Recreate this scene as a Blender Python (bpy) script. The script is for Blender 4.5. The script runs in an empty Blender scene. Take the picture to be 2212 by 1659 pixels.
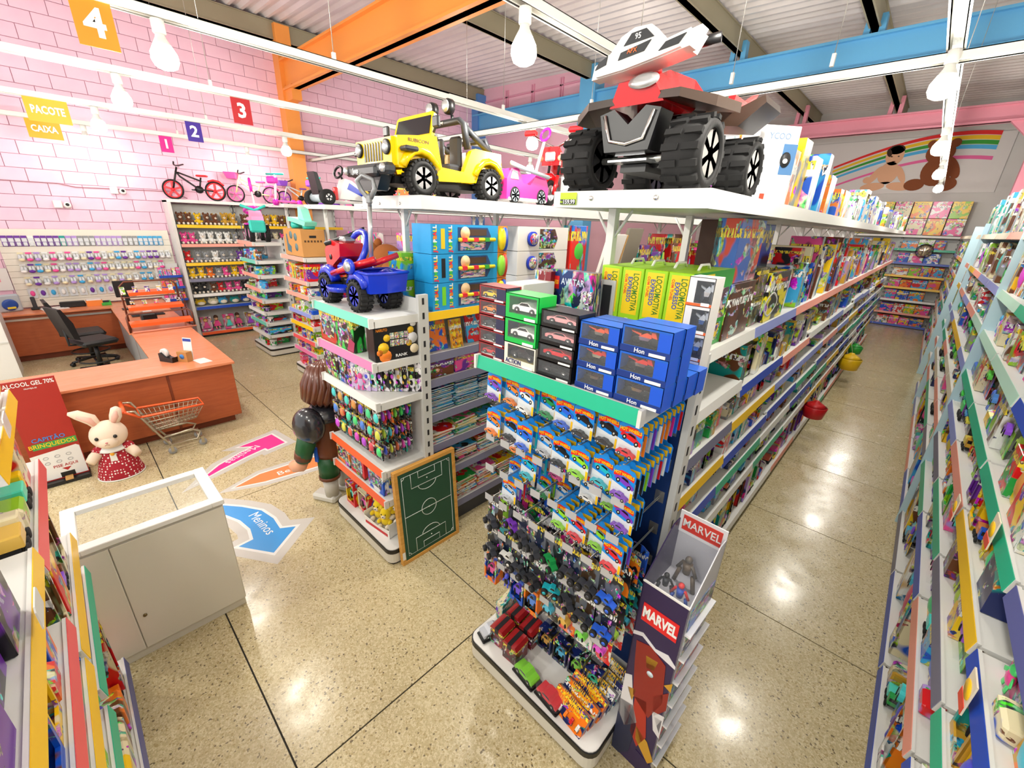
import bpy, math, random
from mathutils import Vector, Matrix, Euler
# ------------------------------------------------------------ camera, world, exposure
S = bpy.context.scene
COL = S.collection
R_ = math.radians
YAW, PIT, ROL, FPX = R_(42.975), R_(21.092), R_(-2.171), 904.5
_f = Vector((-math.sin(YAW)*math.cos(PIT), math.cos(YAW)*math.cos(PIT), -math.sin(PIT)))
_r = Vector((math.cos(YAW), math.sin(YAW), 0)); _d = _f.cross(_r)
_r2 = _r*math.cos(ROL)+_d*math.sin(ROL); _d2 = _d*math.cos(ROL)-_r*math.sin(ROL)
cam = bpy.data.cameras.new('camera'); cam_o = bpy.data.objects.new('camera', cam); COL.objects.link(cam_o)
cam.sensor_width = 36; cam.sensor_fit = 'HORIZONTAL'; cam.lens = FPX/2212*36; cam.clip_start = .02; cam.clip_end = 100
cam_o.matrix_world = Matrix(((_r2.x, -_d2.x, -_f.x, 0), (_r2.y, -_d2.y, -_f.y, 0), (_r2.z, -_d2.z, -_f.z, 2.3), (0, 0, 0, 1)))
S.camera = cam_o
W = bpy.data.worlds.new('world'); S.world = W; W.use_nodes = True
W.node_tree.nodes['Background'].inputs[0].default_value = (1, .985, .95, 1)
W.node_tree.nodes['Background'].inputs[1].default_value = 1.35
BULB = 58.0
S.view_settings.view_transform = 'Standard'; S.view_settings.look = 'None'
S.view_settings.gamma = 1; S.view_settings.use_curve_mapping = False; S.view_settings.exposure = 0.12
S.cycles.max_bounces = 5; S.cycles.diffuse_bounces = 3; S.cycles.glossy_bounces = 2; S.cycles.transmission_bounces = 3
S.cycles.transparent_max_bounces = 8; S.cycles.caustics_reflective = False; S.cycles.caustics_refractive = False
S.cycles.sample_clamp_indirect = 6; S.cycles.adaptive_threshold = .02
random.seed(7)
PI = math.pi
# ------------------------------------------------------------ helpers
def lin(h):
    h = h.lstrip('#'); c = [int(h[i:i+2], 16)/255 for i in (0, 2, 4)]
    return tuple(x/12.92 if x <= .04045 else ((x+.055)/1.055)**2.4 for x in c)
class MB:
    def __init__(s): s.v = []; s.f = []; s.m = []; s.s = []
    def add(s, vs, fs, m=0, sm=False, T=None):
        o = len(s.v)
        s.v += [tuple(T @ Vector(p)) for p in vs] if T else [tuple(p) for p in vs]
        for q in fs: s.f.append([i+o for i in q]); s.m.append(m); s.s.append(sm)
        return s
    def box(s, x0, x1, y0, y1, z0, z1, m=0, T=None, b=0):
        if b > 0:
            return s.rbox(x0, x1, y0, y1, z0, z1, b, m, T)
        v = [(x0,y0,z0),(x1,y0,z0),(x1,y1,z0),(x0,y1,z0),(x0,y0,z1),(x1,y0,z1),(x1,y1,z1),(x0,y1,z1)]
        return s.add(v, [(3,2,1,0),(4,5,6,7),(0,1,5,4),(1,2,6,5),(2,3,7,6),(3,0,4,7)], m, False, T)
    def rbox(s, x0, x1, y0, y1, z0, z1, b, m=0, T=None):      # chamfered box
        v = []; idx = {}
        for i, x in enumerate((x0, x1)):
            for j, y in enumerate((y0, y1)):
                for k, z in enumerate((z0, z1)):
                    sx, sy, sz = (1-2*i)*b, (1-2*j)*b, (1-2*k)*b
                    idx[i,j,k] = len(v); v += [(x, y+sy, z+sz), (x+sx, y, z+sz), (x+sx, y+sy, z)]
        I = lambda i,j,k,a: idx[i,j,k]+a
        f = []
        for i in (0,1): f.append([I(i,0,0,0), I(i,1,0,0), I(i,1,1,0), I(i,0,1,0)])
        for j in (0,1): f.append([I(0,j,0,1), I(1,j,0,1), I(1,j,1,1), I(0,j,1,1)])
        for k in (0,1): f.append([I(0,0,k,2), I(1,0,k,2), I(1,1,k,2), I(0,1,k,2)])
        for i in (0,1):
            for j in (0,1): f.append([I(i,j,0,0), I(i,j,1,0), I(i,j,1,1), I(i,j,0,1)])
            for k in (0,1): f.append([I(i,0,k,0), I(i,1,k,0), I(i,1,k,2), I(i,0,k,2)])
        for j in (0,1):
            for k in (0,1): f.append([I(0,j,k,1), I(1,j,k,1), I(1,j,k,2), I(0,j,k,2)])
        for i in (0,1):
            for j in (0,1):
                for k in (0,1): f.append([I(i,j,k,0), I(i,j,k,1), I(i,j,k,2)])
        c = Vector(((x0+x1)/2, (y0+y1)/2, (z0+z1)/2)); g = []
        for q in f:
            p = [Vector(v[a]) for a in q]; n = (p[1]-p[0]).cross(p[2]-p[0])
            g.append(q if n.dot(p[0]-c) > 0 else q[::-1])
        return s.add(v, g, m, False, T)
    def tube(s, pts, r, m=0, n=8, sm=True, T=None, close=False, r2=None):
        P = [Vector(p) for p in pts]; N = len(P); v = []; f = []
        rs = r if isinstance(r, (list, tuple)) else [r]*N
        prev = None
        for i, p in enumerate(P):
            a = P[i-1] if (i > 0 or close) else p; b = P[(i+1) % N] if (i < N-1 or close) else p
            t = (b-a)
            t = t.normalized() if t.length > 1e-9 else Vector((0,0,1))
            if prev is None: u = t.orthogonal().normalized()
            else:
                u = prev - t*prev.dot(t); u = u.normalized() if u.length > 1e-6 else t.orthogonal().normalized()
            prev = u; w = t.cross(u)
            for k in range(n):
                an = 2*PI*k/n; v.append(p+(u*math.cos(an)+w*math.sin(an))*rs[i])
        for i in range(N if close else N-1):
            j = (i+1) % N
            for k in range(n): f.append((i*n+k, i*n+(k+1) % n, j*n+(k+1) % n, j*n+k))
        if not close: f.append(tuple(range(n))[::-1]); f.append(tuple(range((N-1)*n, N*n)))
        return s.add(v, f, m, sm, T)
    def lathe(s, prof, m=0, n=16, T=None, sm=True):            # (r, z) profile about z
        v = []; f = []
        for r, z in prof:
            for k in range(n): a = 2*PI*k/n; v.append((r*math.cos(a), r*math.sin(a), z))
        L = len(prof)
        for i in range(L-1):
            for k in range(n): f.append((i*n+k, i*n+(k+1) % n, (i+1)*n+(k+1) % n, (i+1)*n+k))
        f.append(tuple(range(n))[::-1]); f.append(tuple(range((L-1)*n, L*n)))
        return s.add(v, f, m, sm, T)
    def ball(s, c, r, m=0, n=12, h=8, T=None):                 # ellipsoid; r number or triple
        r = (r, r, r) if not isinstance(r, (list, tuple)) else r
        v = [(c[0], c[1], c[2]-r[2])]; f = []
        for i in range(1, h):
            a = PI*i/h
            for k in range(n):
                b = 2*PI*k/n; v.append((c[0]+r[0]*math.sin(a)*math.cos(b), c[1]+r[1]*math.sin(a)*math.sin(b), c[2]-r[2]*math.cos(a)))
        v.append((c[0], c[1], c[2]+r[2])); e = len(v)-1
        for k in range(n):
            f.append((0, 1+(k+1) % n, 1+k)); f.append((e, e-n+k, e-n+(k+1) % n))
        for i in range(h-2):
            for k in range(n): f.append((1+i*n+k, 1+i*n+(k+1) % n, 1+(i+1)*n+(k+1) % n, 1+(i+1)*n+k))
        return s.add(v, f, m, True, T)
    def ext(s, poly, d0, d1, m=0, ax='y', T=None, sm=False, ms=None):   # polygon extruded along axis
        n = len(poly)
        def P(a, b, d): return {'y': (a, d, b), 'x': (d, a, b), 'z': (a, b, d)}[ax]
        v = [P(a, b, d0) for a, b in poly]+[P(a, b, d1) for a, b in poly]
        ar = sum(poly[i][0]*poly[(i+1) % n][1]-poly[(i+1) % n][0]*poly[i][1] for i in range(n))
        fl = (ar > 0) == (ax != 'y'); fl = fl if d1 > d0 else not fl
        F = [tuple(range(n)), tuple(range(n, 2*n))[::-1]]; Q = [(i+n, (i+1) % n+n, (i+1) % n, i) for i in range(n)]
        if fl: F = [q[::-1] for q in F]; Q = [q[::-1] for q in Q]
        s.add(v, F, m, False, T)
        o = len(s.v)-2*n
        for q in Q: s.f.append([i+o for i in q]); s.m.append(m if ms is None else ms); s.s.append(sm)
        return s
    def quad(s, a, b, c, d, m=0, T=None): return s.add([a, b, c, d], [(0, 1, 2, 3)], m, False, T)
    def cyl(s, p0, p1, r, m=0, n=12, r1=None, T=None, sm=True): return s.tube([p0, p1], [r, r if r1 is None else r1], m, n, sm, T)
    def wheel(s, c, ax, r, w, mt=0, mr=1, n=20, spokes=6, rr=.62, T=None, lug=0):  # tyre + rim with spokes about axis 'x' or 'y'
        A = Matrix.Rotation(PI/2, 4, 'Y') if ax == 'x' else Matrix.Rotation(PI/2, 4, 'X')
        M_ = Matrix.Translation(c) @ A
        if T: M_ = T @ M_
        h = w/2; q = r*rr
        s.lathe([(q*.9, -h*.7), (q, -h), (r*.9, -h), (r, -h*.65), (r, h*.65), (r*.9, h), (q, h), (q*.9, h*.7)], mt, n, M_)
        for z0, z1 in ((-h*.72, -h*.5), (h*.5, h*.72)):
            s.lathe([(q*.28, z0), (q*.28, z1)], mr, 10, M_)
            for k in range(spokes):
                a = 2*PI*k/spokes; B = M_ @ Matrix.Rotation(a, 4, 'Z')
                s.box(q*.2, q*.97, -q*.13, q*.13, min(z0, z1), max(z0, z1), mr, B)
        s.lathe([(q*.93, -h*.75), (q*1.02, -h*.85), (q*1.02, -h*.3), (q*.9, -h*.3)], mr, n, M_)
        s.lathe([(q*.9, h*.3), (q*1.02, h*.3), (q*1.02, h*.85), (q*.93, h*.75)], mr, n, M_)
        if lug:
            for k in range(lug):
                B = M_ @ Matrix.Rotation(2*PI*k/lug, 4, 'Z')
                for sgn in (-1, 1): s.box(r*.97, r*1.035, -r*.085, r*.085, sgn*h*.12, sgn*h*.92, mt, B @ Matrix.Rotation(sgn*.12, 4, 'X'))
        return s
    def mesh(s, name, mats):
        me = bpy.data.meshes.new(name); me.from_pydata(s.v, [], s.f); me.update()
        for m in mats: me.materials.append(m)
        me.polygons.foreach_set('material_index', s.m); me.polygons.foreach_set('use_smooth', s.s)
        return me
def Tm(x=0, y=0, z=0, rx=0, ry=0, rz=0, s=1):
    return Matrix.Translation((x, y, z)) @ Euler((rx, ry, rz)).to_matrix().to_4x4() @ Matrix.Diagonal((s, s, s, 1) if not isinstance(s, tuple) else (*s, 1))
def tag(o, label=None, cat=None, group=None, kind=None):
    if label: o['label'] = label
    if cat: o['category'] = cat
    if group: o['group'] = group
    if kind: o['kind'] = kind
    return o
def put(name, me, parent=None, loc=(0,0,0), rot=(0,0,0), sc=None, col=None, c2=None):
    o = bpy.data.objects.new(name, me); COL.objects.link(o)
    if parent: o.parent = parent
    o.location = loc; o.rotation_euler = rot
    if sc: o.scale = sc if isinstance(sc, (tuple, list)) else (sc, sc, sc)
    if col: o.color = (*lin(col), 1) if isinstance(col, str) else (*col, 1)
    if c2: o['c2'] = list(lin(c2) if isinstance(c2, str) else c2)
    return o
def O(name, mb, mats, parent=None, loc=(0,0,0), rot=(0,0,0), label=None, cat=None, group=None, kind=None, col=None, c2=None):
    mats = mats if isinstance(mats, (list, tuple)) else [mats]
    return tag(put(name, mb.mesh(name, mats), parent, loc, rot, None, col, c2), label, cat, group, kind)
def thing(name, label, cat, loc=(0,0,0), rz=0, group=None, kind=None):
    o = bpy.data.objects.new(name, None); COL.objects.link(o); o.location = loc
    o.rotation_euler = (0, 0, rz) if not isinstance(rz, tuple) else rz; o.empty_display_size = .05
    return tag(o, label, cat, group, kind)
KIDS = {}
def dup(root, kids, label=None, loc=None, rot=None, col=None, c2=None, kidcol=None, sc=None):   # kids: [(part, [sub...])...]
    r = root.copy(); COL.objects.link(r)
    if label: r['label'] = label
    if loc is not None: r.location = loc
    if rot is not None: r.rotation_euler = rot
    if sc: r.scale = sc if isinstance(sc, (tuple, list)) else (sc, sc, sc)
    if col: r.color = (*lin(col), 1)
    if c2: r['c2'] = list(lin(c2))
    for ch in kids:
        c = ch.copy(); COL.objects.link(c); c.parent = r
        if kidcol and ch.name.split('.')[0] in kidcol: c.color = (*lin(kidcol[ch.name.split('.')[0]]), 1)
    return r
# ------------------------------------------------------------ materials
MATS = {}
def _bsdf(m): return m.node_tree.nodes['Principled BSDF']
def mat(h, rough=.5, metal=0, emit=0, spec=.5, coat=0):
    k = (h, rough, metal, emit, coat)
    if k in MATS: return MATS[k]
    m = bpy.data.materials.new('paint_'+h.strip('#')); m.use_nodes = True; b = _bsdf(m); c = lin(h)
    b.inputs['Base Color'].default_value = (*c, 1); b.inputs['Roughness'].default_value = rough
    b.inputs['Metallic'].default_value = metal; b.inputs['Specular IOR Level'].default_value = spec
    if coat: b.inputs['Coat Weight'].default_value = coat; b.inputs['Coat Roughness'].default_value = .08
    if emit: b.inputs['Emission Color'].default_value = (*c, 1); b.inputs['Emission Strength'].default_value = emit
    MATS[k] = m; return m
class NT:
    def __init__(s, name):
        s.m = bpy.data.materials.new(name); s.m.use_nodes = True; s.t = s.m.node_tree; s.b = _bsdf(s.m)
    def n(s, ty, **kw):
        x = s.t.nodes.new(ty)
        for k, v in kw.items():
            if k.startswith('i_'): 
                key = k[2:]; x.inputs[int(key) if key.isdigit() else key].default_value = v
            else: setattr(x, k, v)
        return x
    def l(s, a, b): s.t.links.new(a, b)
    def math(s, op, a, b=None, c=None):
        x = s.n('ShaderNodeMath', operation=op)
        for i, q in enumerate((a, b, c)):
            if q is None: continue
            if isinstance(q, (int, float)): x.inputs[i].default_value = q
            else: s.l(q, x.inputs[i])
        return x.outputs[0]
    def mix(s, f, a, b, bl='MIX'):
        x = s.n('ShaderNodeMix', data_type='RGBA', blend_type=bl)
        for i, q in ((0, f), (6, a), (7, b)):
            if isinstance(q, (int, float)): x.inputs[i].default_value = q
            elif isinstance(q, tuple): x.inputs[i].default_value = (*q[:3], 1)
            else: s.l(q, x.inputs[i])
        return x.outputs[2]
    def ramp(s, f, pts, mode='LINEAR'):
        x = s.n('ShaderNodeValToRGB'); x.color_ramp.interpolation = mode; e = x.color_ramp.elements
        while len(e) < len(pts): e.new(.5)
        for q, (p, c) in zip(e, pts): q.position = p; q.color = (*c, 1)
        s.l(f, x.inputs[0]); return x.outputs[0]
    def done(s, col=None, rough=None, bump=None, bs=.3, bd=.01):
        if col is not None: s.l(col, s.b.inputs['Base Color'])
        if rough is not None:
            if isinstance(rough, (int, float)): s.b.inputs['Roughness'].default_value = rough
            else: s.l(rough, s.b.inputs['Roughness'])
        if bump is not None:
            x = s.n('ShaderNodeBump'); x.inputs['Strength'].default_value = bs; x.inputs['Distance'].default_value = bd
            s.l(bump, x.inputs['Height']); s.l(x.outputs[0], s.b.inputs['Normal'])
        return s.m
def objcol(name, rough, coat=0):
    t = NT(name); oi = t.n('ShaderNodeObjectInfo')
    if coat: t.b.inputs['Coat Weight'].default_value = coat
    return t.done(oi.outputs['Color'], rough)
OC = objcol('painted_plastic', .28); OCM = objcol('printed_card', .55); OCF = objcol('soft_plush', .95)
OCF.node_tree.nodes['Principled BSDF'].inputs['Sheen Weight'].default_value = .3
def c2col(t): return t.n('ShaderNodeAttribute', attribute_type='OBJECT', attribute_name='c2').outputs['Color']
def art_mat(name, scale=3.2, pic=.5, glyph=True, rough=.3):
    # printed packaging: two brand colours of the object, patches of picture colour, rows of small print
    t = NT(name); oi = t.n('ShaderNodeObjectInfo'); tc = t.n('ShaderNodeTexCoord')
    g = tc.outputs['Generated']; off = t.n('ShaderNodeCombineXYZ')
    r37 = t.math('MULTIPLY', oi.outputs['Random'], 37.0); t.l(r37, off.inputs[0]); t.l(t.math('MULTIPLY', oi.outputs['Random'], 91.0), off.inputs[2])
    v = t.n('ShaderNodeVectorMath', operation='ADD'); t.l(g, v.inputs[0]); t.l(off.outputs[0], v.inputs[1])
    vor = t.n('ShaderNodeTexVoronoi', i_Scale=scale*1.5); vor.inputs['Randomness'].default_value = .9; t.l(v.outputs[0], vor.inputs['Vector'])
    ns = t.n('ShaderNodeTexNoise', i_Scale=scale*.55, i_Detail=1.0); t.l(v.outputs[0], ns.inputs['Vector'])
    n2 = t.n('ShaderNodeTexNoise', i_Scale=scale*.9, i_Detail=5.0, i_Distortion=.6)
    v2 = t.n('ShaderNodeVectorMath', operation='ADD', i_1=(5.2, 1.3, 8.8)); t.l(v.outputs[0], v2.inputs[0]); t.l(v2.outputs[0], n2.inputs['Vector'])
    n3 = t.n('ShaderNodeTexNoise', i_Scale=scale*2.6, i_Detail=3.0); t.l(v.outputs[0], n3.inputs['Vector'])
    hs = t.n('ShaderNodeHueSaturation', i_Saturation=1.15, i_Value=.75); t.l(vor.outputs['Color'], hs.inputs['Color'])
    pc = t.mix(t.ramp(n3.outputs['Fac'], [(.36, (1, 1, 1)), (.5, (0, 0, 0))]), hs.outputs['Color'], (.03, .03, .05))
    pc = t.mix(t.ramp(n3.outputs['Fac'], [(.55, (0, 0, 0)), (.68, (.9, .9, .9))]), pc, (.85, .8, .72))
    m1 = t.ramp(ns.outputs['Fac'], [(.5, (0, 0, 0)), (.54, (1, 1, 1))]); base = t.mix(m1, oi.outputs['Color'], c2col(t))
    m2 = t.math('GREATER_THAN', n2.outputs['Fac'], 1.0-pic); c = t.mix(m2, base, pc)
    if glyph:
        xyz = t.n('ShaderNodeSeparateXYZ'); t.l(g, xyz.inputs[0]); z = xyz.outputs[2]
        hz = t.math('ADD', .6, t.math('MULTIPLY', oi.outputs['Random'], .2))
        band = t.math('MULTIPLY', t.math('GREATER_THAN', z, hz), t.math('LESS_THAN', z, t.math('ADD', hz, .14)))
        fn = t.n('ShaderNodeTexNoise', i_Scale=15.0, i_Detail=1.0); mp = t.n('ShaderNodeMapping'); mp.inputs['Scale'].default_value = (1.3, 1.3, .5)
        t.l(v.outputs[0], mp.inputs[0]); t.l(mp.outputs[0], fn.inputs['Vector'])
        gl = t.math('MULTIPLY', band, t.math('GREATER_THAN', fn.outputs['Fac'], .49))
        edge = t.math('MULTIPLY', band, t.math('GREATER_THAN', fn.outputs['Fac'], .44))
        c = t.mix(edge, c, (.02, .02, .05)); lc = t.mix(t.math('GREATER_THAN', oi.outputs['Random'], .5), (.95, .95, .92), (.95, .75, .05))
        c = t.mix(gl, c, lc)
    return t.done(c, rough)
ART = art_mat('printed_box', 2.8, .44); ARTF = art_mat('printed_card_fine', 4.2, .43); ARTP = art_mat('printed_panel', 3.4, .52, False)
def glass(name, tint=(1, 1, 1), alpha=.18, rough=.05):
    t = NT(name); t.b.inputs['Base Color'].default_value = (*tint, 1); t.b.inputs['Roughness'].default_value = rough
    t.b.inputs['Alpha'].default_value = alpha; return t.m
FILM = glass('clear_film', (.9, .95, 1), .045, .06); GLASS = glass('display_glass', (.85, .95, .92), .06, .02)
WHITE = mat('#e9e8e4', .35); WHITE2 = mat('#d9d9d5', .4); BLACK = mat('#0c0c0e', .4); DARK = mat('#1b1c20', .5)
STEEL = mat('#c9c8c2', .3, .85); CHROME = mat('#dcdcdc', .12, 1); RUBBER = mat('#0f0f10', .75); PLGREY = mat('#9a9b9c', .4)
def lettering(txt, size, w=None, align='CENTER', bold=.0, shear=0, ext=.0006, res=2):
    k = (txt, size, w, align, bold, shear)
    if k in TXT: return TXT[k]
    cu = bpy.data.curves.new('t', 'FONT'); cu.body = txt; cu.size = size; cu.align_x = align; cu.align_y = 'CENTER'
    cu.offset = bold*size; cu.shear = shear; cu.extrude = ext; cu.resolution_u = res
    ob = bpy.data.objects.new('t', cu); COL.objects.link(ob)
    bpy.context.view_layer.update()
    me = bpy.data.meshes.new_from_object(ob.evaluated_get(bpy.context.evaluated_depsgraph_get()))
    bpy.data.objects.remove(ob)
    if w:
        xs = [v.co.x for v in me.vertices]; s = w/(max(xs)-min(xs)) if xs else 1
        for v in me.vertices: v.co.x *= s
    me.materials.clear(); TXT[k] = me; return me
TXT = {}
def text(name, txt, size, m, parent, loc, rot, w=None, align='CENTER', bold=.012, shear=0, ext=.0006):
    me = lettering(txt, size, w, align, bold, shear, ext)
    if not me.materials: me.materials.append(m)
    elif me.materials[0] != m: me = me.copy(); me.materials[0] = m
    return put(name, me, parent, loc, rot)
FX, FY_, FXm = (PI/2, 0, PI/2), (PI/2, 0, 0), (PI/2, 0, -PI/2)   # text facing +x, -y, -x
ORD = ['first','second','third','fourth','fifth','sixth','seventh','eighth','ninth','tenth','eleventh','twelfth','thirteenth','fourteenth','fifteenth','sixteenth','seventeenth','eighteenth','nineteenth','twentieth']
def ordn(i): return ORD[i] if i < len(ORD) else f'{i+1}th'
CN = {'red':'#d8141c','blue':'#1253c8','yellow':'#f6c90e','green':'#1fa046','orange':'#f07818','purple':'#6a2c9c','pink':'#ee4f9a','white':'#eeeeea','black':'#16161a','grey':'#8f9296','teal':'#129a94','sky blue':'#38a8e0','brown':'#6b3c1c','lime':'#8fc81e','lilac':'#b393d8','navy':'#16245e','cream':'#eadfb8','gold':'#c99a2e'}
# ------------------------------------------------------------ the hall: floor, walls, roof
def terrazzo():
    t = NT('terrazzo'); tc = t.n('ShaderNodeTexCoord'); p = tc.outputs['Object']
    v1 = t.n('ShaderNodeTexVoronoi', i_Scale=125.0); t.l(p, v1.inputs['Vector'])
    n1 = t.n('ShaderNodeTexNoise', i_Scale=210.0, i_Detail=2.0); t.l(p, n1.inputs['Vector'])
    n2 = t.n('ShaderNodeTexNoise', i_Scale=1.6, i_Detail=4.0); t.l(p, n2.inputs['Vector'])
    sp = t.n('ShaderNodeSeparateColor'); t.l(v1.outputs['Color'], sp.inputs[0])
    c = t.ramp(sp.outputs[0], [(0, lin('#c4b48a')), (.4, lin('#d2c39a')), (.68, lin('#dccfa9')), (.9, lin('#b39f70')), (.97, lin('#6f614a'))], 'CONSTANT')
    c = t.mix(t.math('MULTIPLY', t.math('GREATER_THAN', n1.outputs['Fac'], .6), .5), c, lin('#8a7c60'))
    c = t.mix(t.ramp(n2.outputs['Fac'], [(.35, (0, 0, 0)), (.75, (.35, .35, .35))]), c, lin('#b9ab88'))
    n3 = t.n('ShaderNodeTexNoise', i_Scale=5.0, i_Detail=5.0); t.l(p, n3.inputs['Vector'])
    r = t.ramp(n3.outputs['Fac'], [(.3, (.13, .13, .13)), (.7, (.3, .3, .3))])
    return t.done(c, r, n1.outputs['Fac'], .05, .002)
TERR = terrazzo()
fl = O('floor', MB().box(-10.3, 1.1, -3.2, 16, -.06, -.006), mat('#2a261f', .8), kind='structure')
XJ = [-10.3, -8.49, -6.11, -3.73, -1.355, 1.1]; YJ = [-3.2, -2.2, -1.0] + [.205+1.205*i for i in range(13)] + [16]
for i in range(len(XJ)-1):
    for j in range(len(YJ)-1):
        g = .004
        O('floor_panel', MB().box(XJ[i]+g, XJ[i+1]-g, YJ[j]+g, YJ[j+1]-g, -.05, 0), TERR, fl)
def wallpaint(name, h, h2):
    t = NT(name); tc = t.n('ShaderNodeTexCoord'); n = t.n('ShaderNodeTexNoise', i_Scale=3.0, i_Detail=6.0); t.l(tc.outputs['Object'], n.inputs['Vector'])
    c = t.ramp(n.outputs['Fac'], [(.3, lin(h)), (.75, lin(h2))]); return t.done(c, .75, n.outputs['Fac'], .08)
PINK = wallpaint('pink_wall_paint', '#f3cbdd', '#efc0d6'); PINKJ = mat('#dcabc2', .9)
wl = O('wall_left', MB().box(-10.4, -10.222, -3.2, 9.4, 0, 5.75), PINKJ, kind='structure')
CH, CL = .187, .385
blk = MB().rbox(-.012, .012, .003, CL-.003, .003, CH-.003, .004).mesh('wall_block', [PINK])
rest = MB(); cnt = 0
spots = []
for k in range(int(5.7/CH)):
    for j in range(-6, 25):
        y = j*CL+(CL/2 if k % 2 else 0); z = k*CH
        vis = z > 1.75 and -.75 < y < 8.9 and z < 5.5
        spots.append((0 if vis else 1, y+z*.4, y, z))
spots.sort()
for n, (a, b, y, z) in enumerate(spots):
    if a == 0 and n < 300: put('wall_block', blk, wl, (-10.21, y, z))
    elif -3 < y < 9: rest.box(-10.222, -10.198, y+.003, y+CL-.003, z+.003, z+CH-.003)
O('wall_blockwork', rest, PINK, wl, kind='stuff')
wb = O('wall_back', MB().box(-6.3, 1.1, 15.95, 16.1, 0, 5.75), mat('#dcd9d6', .7), kind='structure')
wr = O('wall_right', MB().box(1.0, 1.1, -1.0, 15.95, 0, 5.6), mat('#e6e4de', .7), kind='structure')
wp = O('wall_partition', MB().box(-10.2, -6.2, 9.2, 9.35, 0, 5.75).box(-6.35, -6.2, 9.35, 15.95, 0, 5.75), mat('#f3bfd0', .7), kind='structure')
for i in range(4):
    x0 = -10.0+i*.9
    m = MB()
    for a in ((x0, x0+.03, 5.03, 5.5), (x0+.83, x0+.86, 5.03, 5.5)): m.box(a[0], a[1], 9.17, 9.2, a[2], a[3])
    m.box(x0, x0+.86, 9.17, 9.2, 5.03, 5.06).box(x0, x0+.86, 9.17, 9.2, 5.33, 5.36)
    O('panel_frame', m, mat('#e99fb8', .6), wp)
# roof sheet: corrugated across, ribs run along x
rf = MB(); per = .21; y = -3.2; prof = []
while y < 16:
    prof += [(y, .0), (y+.05, .0), (y+.075, .045), (y+.16, .045)]; y += per-.0
zr = lambda x: 5.36+.03*(-x)
n = len(prof)
for x in (-10.4, 1.15):
    for (yy, h) in prof: rf.v.append((x, yy, zr(x)+h))
for i in range(n-1): rf.f.append([i, i+1, n+i+1, n+i]); rf.m.append(0); rf.s.append(False)
t = NT('roof_sheet'); tc = t.n('ShaderNodeTexCoord'); nn = t.n('ShaderNodeTexNoise', i_Scale=1.2, i_Detail=5.0); t.l(tc.outputs['Object'], nn.inputs['Vector'])
t.b.inputs['Metallic'].default_value = .1
rm = t.done(t.ramp(nn.outputs['Fac'], [(.3, lin('#dcd5d6')), (.7, lin('#efe9e8'))]), .38)
O('ceiling', rf, rm, kind='structure')
OLIVE = mat('#9c937a', .6); ORANGE = mat('#f29a45', .4); BLUEB = mat('#62aede', .45); PINKB = mat('#f29db0', .45)
for k, x in enumerate((-10.08, -6.33, -3.32, -1.46, .75)):
    z0 = zr(x)-.31; w = .05
    O('roof_purlin', MB().box(x-w, x+w, -3.2, 15.9, z0, zr(x)-.02).box(x-w-.02, x+w+.02, -3.2, 15.9, z0, z0+.015).box(x-w-.02, x+w+.02, -3.2, 15.9, zr(x)-.035, zr(x)-.02), OLIVE, kind='structure')
def hbeam(y, z0, z1, m, x0, x1, name='roof_beam'):
    b = O(name, MB().box(x0, x1, y-.05, y+.05, z0, z1).box(x0, x1, y-.12, y+.12, z0, z0+.035).box(x0, x1, y-.12, y+.12, z1-.035, z1), m, kind='structure')
    return b
b1 = hbeam(3.95, 4.53, 5.04, ORANGE, -10.15, 1.1); b2 = hbeam(9.0, 4.6, 5.02, BLUEB, -10.15, 1.1); b3 = hbeam(14.05, 4.56, 4.9, PINKB, -6.2, 1.1)
for b, y, m in ((b1, 3.95, ORANGE), (b2, 9.0, BLUEB), (b3, 14.05, PINKB)):
    for x in (-6.33, -3.32, -1.46, .75):
        if b is b3 and x < -6: continue
        z1 = zr(x)-.31; zb = 5.02 if b is not b3 else 4.9
        for s in (-1, 1): O('purlin_bracket', MB().ext([(x+s*.05, zb), (x+s*.13, zb), (x+s*.115, z1+.16), (x+s*.05, z1+.16)], y-.07, y+.07), m, b)
O('wall_column', MB().box(-10.2, -9.93, 3.82, 4.09, 0, 5.6).box(-9.95, -9.6, 3.86, 4.04, 4.35, 4.6), ORANGE, kind='structure')
O('wall_column', MB().box(-6.55, -6.15, 8.85, 9.2, 0, 5.5), BLUEB, kind='structure')
O('wall_column', MB().box(-10.2, -9.95, 8.9, 9.2, 0, 5.5), mat('#5a8fd0', .5), kind='structure')
O('wall_column', MB().box(.86, 1.0, 13.9, 14.2, 0, 5.0).ext([(.45, 4.56), (.86, 4.15), (.86, 4.56)], 13.98, 14.12), PINKB, kind='structure')
# sliding skylight glints are highlights; cable along the wall
O('wall_cable', MB().tube([(-10.185, -1.5, 2.63), (-10.185, -.3, 2.62), (-10.185, .3, 2.62), (-10.185, .5, 2.58), (-10.185, 1.0, 2.59), (-10.185, 1.75, 2.6), (-10.185, 1.95, 2.5)], .007, 0, 6), mat('#a87b86', .6), label='thin pinkish cable clipped along the pink block wall', cat='cable')
for lab, y, z in (('white security camera on pink wall above slatted board', .25, 2.31), ('white security camera beside wall cable near black bicycle', .97, 2.56)):
    c = thing('security_camera', lab, 'camera', (-10.19, y, z))
    O('mount_box', MB().rbox(0, .05, -.07, .03, -.05, .06, .008), WHITE, c)
    h = O('camera_head', MB().lathe([(.02, 0), (.045, .01), (.045, .06), (.035, .075)], 0, 14, Tm(.03, .085, -.02, 0, PI/2*.8, 0)), WHITE, c)
    O('lens', MB().lathe([(.024, .07), (.022, .082)], 0, 12, Tm(.03, .085, -.02, 0, PI/2*.8, 0)), BLACK, h)
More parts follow.
